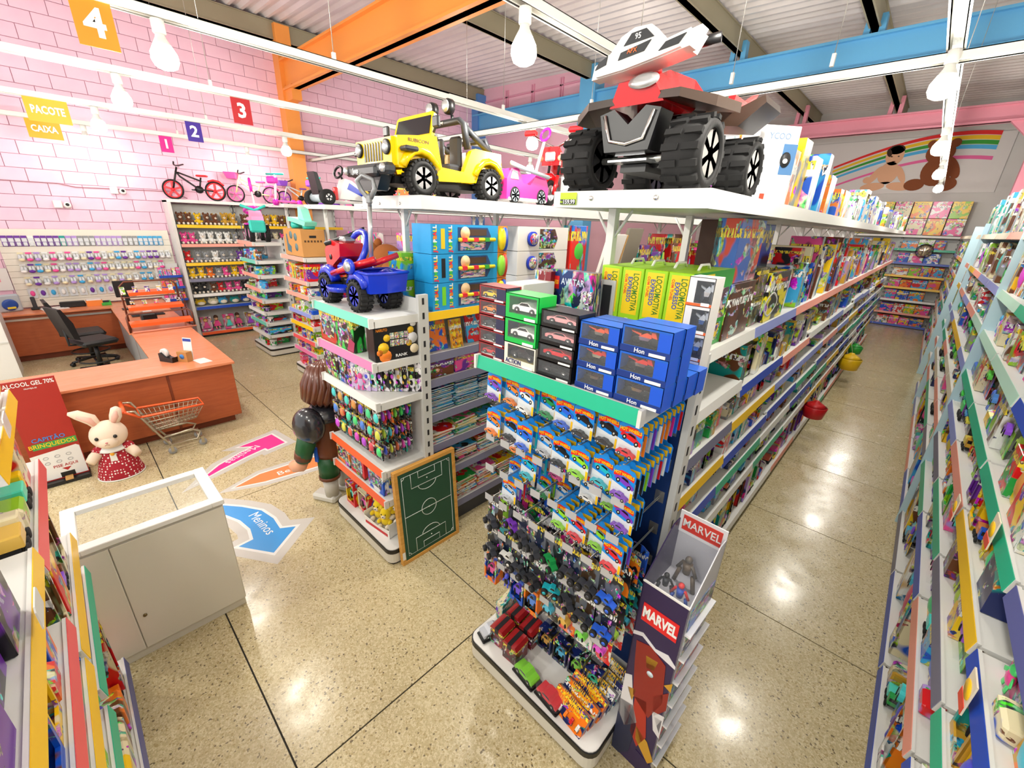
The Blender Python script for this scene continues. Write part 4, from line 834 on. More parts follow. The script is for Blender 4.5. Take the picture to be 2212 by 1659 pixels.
# ---- yellow ride-on car
t = thing('ride_on_jeep', 'yellow ride-on off-road car with black bumper and roll bar', 'ride-on toy', (-2.545, 1.45, 2.4), 0)
for x in (-.225, .225):
    for y in (.17, .72): wheelpart(t, (x, y, .125), 'x', .1, .085, SILV, 6, 22, .64)
side = [(.02, .17), (.02, .33), (.25, .36), (.29, .36), (.325, .2), (.5, .19), (.565, .32), (.6, .335), (.83, .33), (.85, .17), (.82, .17), (.79, .24), (.72, .262), (.65, .24), (.605, .135), (.3, .12), (.275, .2), (.24, .26), (.17, .275), (.1, .25), (.06, .17)]
for s in (-1, 1): part(t, 'side_panel', MB().ext(side, s*.2, s*.235, 0, 'x'), YELP)
part(t, 'hood', MB().add([(-.2, .0, .325), (.2, .0, .325), (.21, .27, .362), (-.21, .27, .362), (-.2, .0, .18), (.2, .0, .18), (.21, .27, .2), (-.21, .27, .2)], [(0, 1, 2, 3), (4, 5, 1, 0), (5, 6, 2, 1), (7, 4, 0, 3), (6, 7, 3, 2)]), YELP)
part(t, 'rear_tub', MB().box(-.2, .2, .62, .84, .16, .325).box(-.2, .2, .25, .62, .13, .17), YELP)
for i in range(7): part(t, 'grille_slot', MB().ext([(-.092+.031*i-.009, .21), (-.092+.031*i+.009, .21), (-.092+.031*i+.009, .3), (-.092+.031*i, .308), (-.092+.031*i-.009, .3)], -.004, .004), BLACK)
for x in (-.155, .155):
    h = part(t, 'headlight', MB().lathe([(.04, 0), (.04, .012), (.034, .014)], 0, 18, Tm(x, .002, .275, PI/2)), BLACK); O('lens', MB().lathe([(.031, 0), (.03, .018), (.012, .023)], 0, 16, Tm(x, .002, .275, PI/2)), SILV, h)
    part(t, 'marker_light', MB().rbox(x*1.72-.035, x*1.72+.035, .03, .12, .255, .28, .008), DGRY)
    part(t, 'fender', MB().tube([(x*1.52, .17+.135*math.cos(a), .125+.148*math.sin(a)) for a in [PI*k/8 for k in range(1, 8)]], .024, 0, 8), YELP); part(t, 'fender', MB().tube([(x*1.52, .72+.135*math.cos(a), .125+.148*math.sin(a)) for a in [PI*k/8 for k in range(1, 8)]], .022, 0, 8), YELP)
    part(t, 'mirror', MB().rbox(x*1.75-.03, x*1.75+.03, .25, .275, .4, .46, .008).cyl((x*1.5, .27, .38), (x*1.75, .265, .42), .008), DGRY)
    part(t, 'seat', MB().rbox(x*.6-.06, x*.6+.06, .44, .56, .19, .24, .015).rbox(x*.6-.055, x*.6+.055, .53, .57, .22, .41, .015), DGRY)
    part(t, 'roof_light', MB().lathe([(.045, 0), (.045, .03), (.03, .045)], 0, 18, Tm(x*.55, .52, .57, PI/2)).lathe([(.036, .044), (.034, .05), (.012, .056)], 1, 18, Tm(x*.55, .52, .57, PI/2)).cyl((x*.55, .53, .49), (x*.55, .53, .53), .01), [BLACK, SILV])
part(t, 'windscreen_frame', MB().ext([(-.21, .36), (.21, .36), (.2, .49), (.18, .503), (-.18, .503), (-.2, .49)], .27, .29, 0, 'y', Tm(0, 0, 0) @ Matrix.Translation((0, .28, .36)) @ Matrix.Rotation(-.25, 4, 'X') @ Matrix.Translation((0, -.28, -.36))), YELP)
part(t, 'windscreen', MB().ext([(-.185, .378), (.185, .378), (.175, .48), (-.175, .48)], .266, .2695, 0, 'y', Matrix.Translation((0, .28, .36)) @ Matrix.Rotation(-.25, 4, 'X') @ Matrix.Translation((0, -.28, -.36))), DKG)
part(t, 'front_bumper', MB().rbox(-.25, .25, -.07, .0, .13, .19, .018).rbox(-.15, .15, -.085, -.03, .12, .18, .015), DGRY)
for x in (-.215, .215): part(t, 'fog_light', MB().lathe([(.024, 0), (.022, .012)], 0, 12, Tm(x, -.068, .16, PI/2)), SILV)
part(t, 'skid_plate', MB().ext([(-.16, .13), (.16, .13), (.1, .05), (-.1, .05)], -.05, .02), BLACK)
part(t, 'roll_bar', MB().tube([(-.2, .56, .33), (-.19, .54, .47), (-.16, .53, .49), (.16, .53, .49), (.19, .54, .47), (.2, .56, .33)], .022, 0, 8).tube([(-.19, .54, .46), (-.2, .76, .33)], .02, 0, 8).tube([(.19, .54, .46), (.2, .76, .33)], .02, 0, 8).tube([(-.2, .76, .33), (-.2, .72, .4), (.2, .72, .4), (.2, .76, .33)], .016, 0, 8), DGRY)
part(t, 'tailgate_bar', MB().rbox(-.2, .2, .3, .34, .3, .33, .01), DGRY); part(t, 'floor_pan', MB().box(-.17, .17, .03, .84, .09, .13), BLACK)
text('lettering', 'Jeep', .04, SW, t, (-.07, -.0865, .153), FY_); text('lettering', 'RUBICON', .026, mat('#5a3a08', .5), t, (.2365, .16, .318), FX, .14); text('lettering', 'Jeep', .022, SW, t, (0, .507, .492), FY_)
# ---- pink push car and red motorcycle behind
t = thing('push_car', 'pink push-along car with pale grey rail behind yellow car', 'ride-on toy', (-2.4, 2.32, 2.4), 0)
t.scale = (.9, .84, .95)
part(t, 'body', MB().ext([(0, .06), (.0, .2), (.05, .27), (.14, .28), (.2, .18), (.3, .17), (.38, .26), (.5, .25), (.55, .16), (.54, .06)], -.13, .13, 0, 'x'), PNKP)
part(t, 'sill', MB().rbox(-.135, .135, .02, .53, .05, .075, .006), WHP); part(t, 'side_window', MB().ext([(.04, .2), (.06, .255), (.12, .255), (.14, .2)], .131, .134, 0, 'x'), LGR)
part(t, 'guard_rail', MB().tube([(-.15, .02, .3), (-.16, .2, .27), (-.16, .5, .24), (0, .58, .25), (.16, .5, .24), (.16, .2, .27), (.15, .02, .3)], .016, 0, 8), LGR)
part(t, 'tray', MB().rbox(-.1, .1, .18, .36, .15, .18, .01), mat('#9aa4a8', .4))
for x in (-.12, .12):
    for y in (.1, .45): wheelpart(t, (x, y, .09), 'x', .06, .04, LGR, 8, 0, .8)
part(t, 'push_bar', MB().cyl((0, .5, .24), (0, .62, .52), .014, 0, 8), WHP); part(t, 'push_handle', MB().tube([(.05*math.cos(a), .63+.02*math.sin(a), .57+.045*math.sin(a)) for a in [2*PI*k/12 for k in range(12)]], .011, 0, 8, close=True), MAGP)
t = thing('toy_motorcycle', 'red ride-on motorcycle with black front wheel behind pink car', 'ride-on toy', (-2.36, 2.88, 2.4), R_(8))
wheelpart(t, (0, 0, .13), 'x', .1, .05, SILV, 5, 0, .6)
wheelpart(t, (0, .5, .13), 'x', .1, .06, SILV, 5, 0, .6)
for x in (-.045, .045): part(t, 'fork', MB().cyl((x, 0, .12), (x, .05, .26), .016, 0, 8).cyl((x, .05, .26), (x, .08, .42), .011, 1, 8), [REDP, BLKP])
part(t, 'front_mudguard', MB().tube([(0, .12*math.cos(a), .13+.12*math.sin(a)) for a in (.5, 1, 1.5, 2, 2.5)], .03, 0, 8), REDP)
part(t, 'number_plate', MB().ext([(-.08, .33), (.08, .33), (.085, .42), (.06, .46), (-.06, .46), (-.085, .42)], .0, .03), REDP); part(t, 'headlight', MB().rbox(-.045, .045, -.012, .0, .36, .425, .008), SILV)
for x in (-.085, .085): part(t, 'indicator', MB().ball((x, .005, .38), .022), mat('#f2b08a', .3))
part(t, 'fuel_tank', MB().rbox(-.07, .07, .1, .4, .28, .4, .03), REDP); part(t, 'engine', MB().rbox(-.06, .06, .12, .38, .12, .28, .02), SILV); part(t, 'seat', MB().rbox(-.06, .06, .36, .62, .36, .42, .02), BLKP)
part(t, 'handlebar', MB().tube([(-.2, .02, .56), (-.1, .06, .5), (0, .07, .46), (.1, .06, .5), (.2, .02, .56)], .01, 0, 8), CHROME)
for x in (-.2, .2): part(t, 'hand_guard', MB().rbox(x-.055, x+.055, -.02, .03, .545, .585, .012), REDP)
# ---- blue push quad on the endcap
t = thing('push_quad', 'blue and red push-along quad with grey pole handle', 'ride-on toy', (-2.62, 1.325, 1.757), 0)
for x, y in ((-.21, -.1), (.19, -.1), (-.21, .095), (.19, .095)): wheelpart(t, (x, y, .095), 'y', .095, .085, BLUP, 8, 18, .66)
part(t, 'chassis', MB().rbox(-.2, .2, -.05, .08, .09, .16, .015), DGRY)
for x in (-.21, .19):
    for y in (-.1, .095): part(t, 'mudguard', MB().tube([(x+.11*math.cos(a), y, .1+.115*math.sin(a)) for a in (.5, 1, 1.5, 2, 2.6)], .034, 0, 8), BLUP)
part(t, 'footrest', MB().lathe([(.09, 0), (.1, .03), (.09, .03), (.08, .008)], 0, 18, Tm(-.02, -.13, .1, 0, 0, 0, (1, .7, 1))), BLUP)
part(t, 'seat', MB().rbox(-.16, .06, -.07, .09, .2, .26, .02), BLUP)
part(t, 'rear_pod', MB().ext([(-.29, .2), (-.3, .33), (-.22, .4), (-.08, .38), (-.09, .3), (-.2, .24), (-.22, .17)], -.07, .09), REDP)
part(t, 'pod_decal', MB().lathe([(.018, 0), (.018, .002)], 0, 10, Tm(-.22, -.071, .29, PI/2)), BLACK)
part(t, 'seat_ring', MB().tube([(-.03+.12*math.cos(a), .01+.09*math.sin(a)*.6, .34+.115*math.sin(a)) for a in [2*PI*k/16 for k in range(16)]], .02, 0, 8, close=True), BLUP)
part(t, 'side_bar', MB().tube([(-.1, -.12, .2), (.05, -.13, .235), (.16, -.1, .27), (.26, -.02, .31)], .02, 0, 8), REDP); part(t, 'front_bar', MB().tube([(.12, -.1, .25), (.22, .02, .29), (.25, .14, .33)], .018, 0, 8), REDP)
part(t, 'head_badge', MB().lathe([(.045, 0), (.045, .012), (.03, .02)], 0, 18, Tm(.16, -.13, .265, PI/2, 0, .2)), BLUP); part(t, 'badge_face', MB().lathe([(.03, 0), (.028, .024)], 0, 16, Tm(.16, -.132, .265, PI/2, 0, .2)), SILV)
bk = [(.1, -.1), (.32, -.1), (.34, .0), (.32, .14), (.1, .14)]
part(t, 'basket', MB().ext([(a, b) for a, b in bk], .12, .128, 0, 'z').add([(a*1.0, b, .12) for a, b in bk]+[(a*1.06-.01, b*1.12, .235) for a, b in bk]+[(a*1.02-.01, b*1.04, .235) for a, b in bk]+[(a*.97, b*.95, .128) for a, b in bk], [(i, (i+1) % 5, 5+(i+1) % 5, 5+i) for i in range(5)]+[(5+i, 5+(i+1) % 5, 10+(i+1) % 5, 10+i) for i in range(5)]+[(10+i, 10+(i+1) % 5, 15+(i+1) % 5, 15+i) for i in range(5)]), BLUP)
part(t, 'basket_rim', MB().tube([(a*1.06-.01, b*1.12, .236) for a, b in bk], .009, 0, 6, close=True), BLUP)
part(t, 'handlebar', MB().tube([(-.22, -.1, .37), (-.16, .0, .41), (-.06, .1, .47)], .014, 0, 8).rbox(-.2, -.1, -.03, .06, .38, .42, .015, 1), [BLKP, SILV])
part(t, 'push_pole', MB().cyl((.14, .02, .28), (.155, .03, .62), .014, 0, 10).lathe([(.03, .26), (.03, .3), (.02, .31)], 1, 12, Tm(.14, .02, 0)), [SILV, BLUP])
part(t, 'pole_handle', MB().tube([(.155, .03, .6), (.155, .03, .64), (.13, .0, .685), (.125, -.02, .735), (.15, .0, .765), (.185, .045, .745), (.187, .055, .695), (.165, .035, .645)], .014, 0, 10).rbox(.137, .173, .012, .048, .61, .67, .012), mat('#8f9194', .35, .4))
# ---- small pink quad, cardboard box with scooter, pedal kart
t = thing('push_quad', 'small pink and turquoise push quad on far endcap', 'ride-on toy', (-8.1, 2.4, 1.865), R_(-8))
t.scale = (.85, .7, .9)
for x, y in ((-.3, -.14), (.22, -.16), (-.3, .16), (.22, .16)): wheelpart(t, (x, y, .14), 'y', .14, .1, LPK, 6, 12, .55)
part(t, 'body', MB().rbox(-.36, .3, -.1, .12, .2, .3, .03), mat('#2a8a7a', .4)); part(t, 'cowl', MB().ext([(-.1, .3), (.1, .52), (.3, .42), (.36, .26), (.1, .26)], -.12, .12), LPK); part(t, 'bumper', MB().rbox(.24, .42, -.2, .12, .16, .36, .03), TEALP)
part(t, 'seat', MB().rbox(-.42, -.1, -.12, .12, .34, .4, .025), LPK); part(t, 'mudguard', MB().rbox(.1, .34, -.26, -.1, .28, .31, .012), MAGP); part(t, 'guard_ring', MB().tube([(-.15+.2*math.cos(a), .16*math.sin(a), .52+.05*math.cos(a)) for a in [2*PI*k/16 for k in range(16)]], .03, 0, 8, close=True), MAGP)
part(t, 'handlebar', MB().tube([(.0, -.25, .6), (.1, 0, .52), (.0, .25, .6)], .025, 0, 8), TEALP); part(t, 'push_pole', MB().cyl((-.28, .1, .5), (-.5, .12, .85), .022, 0, 8), WHP); part(t, 'pole_handle', MB().tube([(-.5, .12, .84), (-.47, .1, .98), (-.56, .12, 1.06), (-.64, .14, 1.0), (-.58, .13, .88)], .03, 0, 8, close=True), MAGP)
o = tag(put('cardboard_box', MB().rbox(-.3, .3, 0, .32, 0, .35, .006).mesh('cardboard_box', [mat('#c08a4c', .8)]), None, (-6.32, 2.29, 1.765)), 'large brown cardboard box with printed scooter on endcap top', 'box')
O('hand_hole', MB().box(.3, .303, .11, .2, .245, .275), BLACK, o); O('printed_scooter', MB().ext([(-.2, .06), (-.08, .04), (-.06, .12), (-.15, .16), (-.17, .28), (-.2, .28)], -.003, 0), mat('#4a6a78', .8), o)
for x, z in ((.05, .27), (.2, .25), (.2, .12)): O('printed_badge', MB().lathe([(.05, 0), (.05, .003)], 0, 14, Tm(x-.08, 0, z, PI/2)), mat('#5d7a80', .8), o)
for i in range(6): O('print_mark', MB().box(.3, .302, .04+.042*i, .062+.042*i, .19, .215), mat('#4a3018', .8), o)
t = thing('skate_scooter', 'mint green child scooter seat standing on the cardboard box', 'scooter', (-6.3, 2.45, 2.116), 0)
part(t, 'deck', MB().ext([(-.32, .1), (.24, .04), (.28, .09), (.0, .13), (-.3, .15)], -.08, .08), mat('#7fdcc4', .35)); part(t, 'fin', MB().ext([(-.02, .1), (.2, .08), (.12, .25), (.02, .28)], -.05, .05), mat('#8fe4d0', .35))
for x in (-.22, .18): part(t, 'wheel', MB().lathe([(.04, -.07), (.04, .07)], 0, 12, Tm(x, 0, .04, PI/2)), TEALP)
t = thing('pedal_kart', 'white pedal kart with black seat on raised deck', 'ride-on toy', (-6.2, 2.62, 2.4), 0)
for x in (-.24, .24):
    for y in (.06, .72): wheelpart(t, (x, y, .125), 'x', .1, .11, SILV, 5, 0, .45)
part(t, 'axle_cover', MB().cyl((-.2, .06, .125), (.2, .06, .125), .06, 0, 12), LGR); part(t, 'frame', MB().rbox(-.1, .1, .05, .8, .06, .1, .02), WHP); part(t, 'seat', MB().ext([(.02, .1), (.2, .1), (.2, .15), (.08, .17), (.02, .42), (-.03, .43)], -.11, .11, 0, 'x'), BLACK)
part(t, 'nose', MB().ext([(.3, .12), (.8, .1), (.78, .16), (.5, .36), (.4, .38)], -.09, .09, 0, 'x'), WHP); part(t, 'nose_stripe', MB().ext([(.42, .25), (.7, .14), (.72, .18), (.46, .33)], .091, .094, 0, 'x'), BLUP)
part(t, 'steering_wheel', MB().tube([(.12*math.cos(a), .36+.02*math.sin(a), .46+.07*math.sin(a)) for a in [2*PI*k/16 for k in range(16)]], .016, 0, 8, close=True).cyl((0, .42, .36), (0, .36, .46), .015), BLACK); part(t, 'brake_lever', MB().rbox(.1, .15, .2, .26, .1, .26, .01), REDP)
# ---- bicycles on the plush shelf top
def bicycle(lab, y, c1, c2, cw_, L=1.0, basket=False, x=-9.93, rz=0, z=2.472):
    t = thing('bicycle', lab, 'bicycle', (x, y, z), rz, 'children bicycles on the plush shelf')
    r = .155*L; F = (0, -.34*L, r); Rr = (0, .28*L, r)
    for c in (F, Rr):
        w = O('wheel', MB().tube([(0, c[1]+r*.93*math.cos(a), c[2]+r*.93*math.sin(a)) for a in [2*PI*k/24 for k in range(24)]], r*.09, 0, 8, close=True), RUBBER, t)
        g = MB().tube([(0, c[1]+r*.8*math.cos(a), c[2]+r*.8*math.sin(a)) for a in [2*PI*k/24 for k in range(24)]], r*.07, 0, 6, close=True).cyl((-.03, c[1], c[2]), (.03, c[1], c[2]), r*.16)
        for k in range(5): a = 2*PI*k/5+.3; g.box(-.012, .012, 0, r*.8, -r*.1, r*.1, 0, Tm(0, c[1], c[2], a, 0, 0))
        O('rim', g, cw_, w)
    part(t, 'frame', MB().tube([(0, -.25*L, .44*L), (0, -.2*L, .36*L), (0, .05*L, .17*L), (0, .28*L, r)], .016, 0, 8).tube([(0, -.22*L, .42*L), (0, .1*L, .3*L)], .014, 0, 8).tube([(0, .05*L, .17*L), (0, .1*L, .36*L)], .014, 0, 8), c1)
    part(t, 'fork', MB().tube([(0, -.22*L, .5*L), (0, -.34*L, r)], .016, 0, 8), c1); part(t, 'handlebar', MB().tube([(-.2, -.18*L, .56*L), (-.1, -.22*L, .53*L), (0, -.23*L, .52*L), (.1, -.22*L, .53*L), (.2, -.18*L, .56*L)], .012, 0, 8), BLACK)
    part(t, 'seat', MB().rbox(-.05, .05, .04*L, .2*L, .37*L, .4*L, .012), c2); part(t, 'crank', MB().lathe([(.06*L, -.02), (.06*L, .02)], 0, 14, Tm(.02, .05*L, .17*L, 0, PI/2, 0)).box(.02, .1, -.04*L, .0, .15*L, .17*L), BLACK)
    part(t, 'mudguard', MB().tube([(0, Rr[1]+r*1.1*math.cos(a), r+r*1.1*math.sin(a)) for a in (.6, 1.1, 1.6, 2.1)], .02, 0, 6), c2)
    if basket: part(t, 'basket', MB().add([(-.1, -.42*L, .42*L), (.1, -.42*L, .42*L), (.1, -.28*L, .42*L), (-.1, -.28*L, .42*L), (-.13, -.46*L, .53*L), (.13, -.46*L, .53*L), (.13, -.26*L, .53*L), (-.13, -.26*L, .53*L)], [(3, 2, 1, 0), (0, 1, 5, 4), (1, 2, 6, 5), (2, 3, 7, 6), (3, 0, 4, 7)]), c2)
bicycle('black bicycle with red wheels on plush shelf top', 2.06, BLACK, mat('#d8202c', .4), mat('#e01c2a', .35), 1.06, False, -9.9, R_(-30))
bicycle('cream bicycle with pink wheels and pink basket', 3.02, mat('#efe6b0', .4), mat('#ee4f9a', .4), mat('#f06aa8', .4), 1.0, True, -9.9, R_(-30))
bicycle('purple and white small bicycle beyond the cream one', 3.85, WHP, mat('#8a4ac4', .4), mat('#c86ad8', .4), .85, True)
def scooter(lab, P, c1, c2, rz=0):
    t = thing('scooter', lab, 'scooter', P, rz)
    part(t, 'deck', MB().rbox(-.06, .06, -.2, .25, .05, .08, .015), c1); part(t, 'stem', MB().tube([(0, -.22, .06), (0, -.16, .45)], .018, 0, 8), WHP); part(t, 'handlebar', MB().tube([(-.16, -.16, .46), (.16, -.16, .46)], .015, 0, 8), TEALP); part(t, 'basket', MB().rbox(-.08, .08, -.28, -.18, .32, .42, .02), c2)
    for y, x in ((-.22, 0), (.24, -.06), (.24, .06)): part(t, 'wheel', MB().lathe([(.05, -.02), (.05, .02)], 0, 14, Tm(x, y, .05, 0, PI/2, 0)), c2)
scooter('pink and turquoise scooter on deck before orange column', (-7.9, 2.85, 2.42), mat('#ee4f9a', .4), MAGP, .5); scooter('purple scooter on deck beside yellow framed toy', (-7.95, 3.5, 2.42), mat('#8a4ac4', .4), mat('#7a3ab8', .4), .3)
for i, (P, s, c, c2, lab) in enumerate((((-7.85, 3.95, 2.42), (.25, .15, .35), 'pink', 'white', 'pink doll box standing on far deck behind scooters'), ((-7.9, 4.4, 2.42), (.3, .12, .55), 'yellow', 'white', 'yellow framed activity toy on far deck'), ((-7.8, 4.9, 2.42), (.3, .12, .5), 'red', 'orange', 'red framed activity toy on far deck'), ((-6.1, 4.0, 2.4), (.3, .12, .42), 'orange', 'yellow', 'orange toy box behind the pedal kart'), ((-6.0, 4.6, 2.4), (.3, .2, .3), 'pink', 'white', 'pink toy box behind the pedal kart'))): item('fine', P, PI/2*.6, s, c, c2, lab, 'boxes on the far decks')
# ------------------------------------------------------------ goods on the upper shelf and on the decks
LIM = mat('#a2d81e', .4); LGN = mat('#2f9a3a', .4)
for k in range(4):
    x = -.935+.0975*k
    o = tag(put('locomotive_box', MB().rbox(-.047, .047, 0, .45, 0, .325, .003).mesh('locomotive_box', [LIM]), None, (x, 1.585, 1.823), (0, 0, 0)), f'lime green locomotive set box, {ordn(k)} from the slotted post', 'toy box', 'locomotive set boxes')
    O('title_panel', MB().box(-.034, .036, -.001, 0, .14, .315), mat('#f6d21a', .4), o); text('lettering', 'LOCOMOTIVA', .034, mat('#3a7a1c', .5), o, (.016, -.0016, .23), (PI/2, PI/2, 0), .15); text('lettering', 'EXPRESSO', .026, mat('#1d4ab8', .5), o, (-.008, -.0016, .24), (PI/2, PI/2, 0), .1); text('lettering', 'COM TUNEL', .014, mat('#e0461c', .5), o, (-.026, -.0016, .26), (PI/2, PI/2, 0), .08)
    text('lettering', 'FAROL', .02, SW, o, (-.005, -.0016, .095), (PI/2, PI/2, 0)); text('lettering', 'SOM', .02, SW, o, (.022, -.0016, .1), (PI/2, PI/2, 0))
    O('carry_handle', MB().tube([(0, .16, .325), (0, .18, .345), (0, .26, .345), (0, .28, .325)], .006, 0, 6), WHITE, o)
    if k == 3:
        O('printed_side', MB().box(.047, .0485, .0, .45, 0, .325), LGN, o); O('picture', MB().box(.0485, .0492, .2, .42, .12, .25), ARTP, o, col='#c9a8b8', c2='#5a3a4a'); O('title_panel', MB().box(.0485, .0495, .02, .21, .23, .315), mat('#f6d21a', .4), o)
        for a in range(3): O('picture_inset', MB().box(.0485, .0492, .06+.12*a, .16+.12*a, .02, .1), ARTP, o, col=['#2a5ac8', '#e8a01c', '#1c1c20'][a], c2='#e8c01c')
        text('lettering', 'LOCOMOTIVA', .034, mat('#3a7a1c', .5), o, (.0502, .115, .29), FX, .17); text('lettering', 'EXPRESSO', .03, mat('#1d4ab8', .5), o, (.0502, .115, .255), FX, .14)
def bx(kind, P, rz, s, c1, c2, lab, grp='boxes on the upper aisle shelf', txt=None, tc='#f4f4f0', ts=.2, tz=.85, tw=.7, face='f', rot=None):
    o = item(kind, P, rz, s, c1, c2, lab, grp, rot)
    if txt: q = text('lettering', txt, .1, mat(tc, .5), o, (0, -.012, tz), FY_, tw); q.scale = (1, ts*s[0]/s[2]*4 if s[2] else 1, 1)
    return o
A = PI/2   # rz that faces the aisle (+x)
bx('fine', (-.585, 2.2, 1.823), A, (.36, .06, .255), '#5a2f1a', '#3a1c10', 'dark brown boxed tool play set under the castle box', txt='Super Ferramentas', tc='#e8c8b8', ts=.12, tz=.88)
bx('box', (-.6, 2.2, 2.08), A, (.36, .1, .27), '#3a6ac8', '#d8442a', 'tall colourful castle playset box on the brown box', txt='CASTELO', tc='#e86a4a')
bx('plain', (-.68, 2.055, 1.823), A, (.07, .09, .52), '#3a1410', 'black', 'tall dark brown box spine beside the castle box')
bx('box', (-.6, 2.56, 1.823), A, (.17, .2, .15), '#6a6438', '#2a2a1c', 'lower olive dinosaur set box beside the race track box', txt='JURASSIC', tc='#e8d24a'); bx('box', (-.6, 2.56, 1.976), A, (.17, .2, .15), '#6a6438', '#2a2a1c', 'upper olive dinosaur set box beside the race track box', txt='JURASSIC', tc='#e8d24a')
o = bx('fine', (-.575, 2.86, 1.823), A, (.4, .07, .27), '#141416', '#e8d81c', 'black and yellow race track box on upper shelf', txt='GT MAX', tc='#e8402a', ts=.2, tz=.82)
O('printed_track', MB().tube([(-.3+.25*math.cos(a)*(1+.3*math.cos(2*a)), -.01, .35+.24*math.sin(a)) for a in [2*PI*k/20 for k in range(20)]], .025, 0, 5, close=True), mat('#c8c8c4', .5), o)
bx('box', (-.62, 3.16, 1.823), A, (.1, .2, .25), 'blue', 'navy', 'blue boxed toy beside the race track box'); bx('box', (-.62, 3.28, 1.823), A, (.1, .2, .28), 'white', 'blue', 'white and blue boxed toy beside the race track box')
bx('box', (-.75, 2.95, 1.823), A, (.5, .12, .52), '#0d1430', '#1f4ac0', 'very tall dark navy robot box at back of upper shelf')
for k in range(3): bx('box', (-.6, 3.33+.0*k, 1.823+.0*k) if k < 0 else (-.66+.03*k, 3.36, 1.823+.13*k), A, (.12, .15, .128), 'black', 'red', f'black and red stacked ball box, {ordn(k)} from shelf', txt='7', tc='#f4f4f0', tw=.2, ts=.35, tz=.4)
# on the deck beside the quad
o = item('plain', (-.6, 2.27, 2.385), A*.55, (.18, .14, .34), '#eef0f4', 'white', 'tall white robot dog box beside the quad wheel', 'boxes on the quad deck')
text('lettering', 'YCOO', .1, mat('#7a92b0', .5), o, (0, -.012, .88), FY_, .55).scale = (1, 1, 1)
O('window_panel', MB().box(.15, .505, -.01, .7, .45, .8), mat('#4a78a8', .3), o); O('toy_head', MB().ball((.25, -.02, .62), (.13, .1, .09), 0).ball((.2, -.12, .6), (.06, .05, .03), 1), [DARK, WHP], o); O('printed_block', MB().box(-.2, -.08, -.012, 0, .12, .22), mat('#e8442a', .5), o)
rnd = random.Random(21)
y = 2.42; i = 0
while y < 12.4:
    w = rnd.uniform(.09, .16) if y < 4 else rnd.uniform(.16, .3); h = rnd.uniform(.2, .36) if y < 3.6 else rnd.uniform(.18, .34)
    k = rnd.choice(['box', 'fine', 'wbox', 'plain', 'figp']); c1 = rnd.choice(['white', 'sky blue', 'white', 'lime', 'cream', 'blue', 'yellow', 'grey']); c2 = rnd.choice(['white', 'blue', 'orange', 'green', 'sky blue', 'grey'])
    item(k, (-.54-rnd.uniform(0, .05), y+w/2, 2.385), A, (w, rnd.uniform(.12, .3) if k != 'figp' else .1, h), c1, c2, f'{c1} and {c2} {NOUN[k][0]} on quad deck, {ordn(i)} past the robot dog box', 'boxes on the quad deck'); i += 1
    if rnd.random() < .5 and y < 5: item('box', (-.8, y+w/2, 2.385), A, (w, .2, h+.08), c2, c1, f'taller {c2} and {c1} box behind, {ordn(i-1)} past the robot dog box', 'boxes on the quad deck')
    y += w+.012
# boxes on top of the back wall shelf
for r in range(2):
    for k in range(6):
        c1, c2 = [('yellow', 'lime'), ('yellow', 'red'), ('lime', 'yellow'), ('cream', 'pink'), ('yellow', 'orange'), ('pink', 'white')][(k+r) % 6]
        item('fine', (-1.55+k*.36, 15.56, 2.37+r*.4), 0, (.34, .3, .39), c1, c2, f'{c1} and {c2} carton atop back wall shelf, {ordn(k)} along {"lower" if r == 0 else "upper"} row', 'cartons on the back wall shelf')
for B in baysK:
    for si in range(8): fill(B, si, ['fine', 'box'], (.2, .32), (.7, .95), (.6, .9), ['yellow', 'red', 'sky blue', 'lime', 'white', 'orange', 'pink', 'blue'], top=.3 if si == 0 else None, seed=hash(B.place) % 97 if False else 300+int(B.o.location.x*7)) if si > 0 else None
o = O('round_mirror', MB().lathe([(.17, 0), (.17, .02), (.14, .04)], 0, 24, Tm(0, 0, 0, PI/2)).lathe([(.16, .03), (.1, .06), (.03, .075)], 1, 24, Tm(0, 0, 0, PI/2)), [BLACK, mat('#d8cdb8', .08, .9)], None, (-.127, 15.49, 1.99), label='round convex mirror hanging in front of back shelf', cat='mirror')
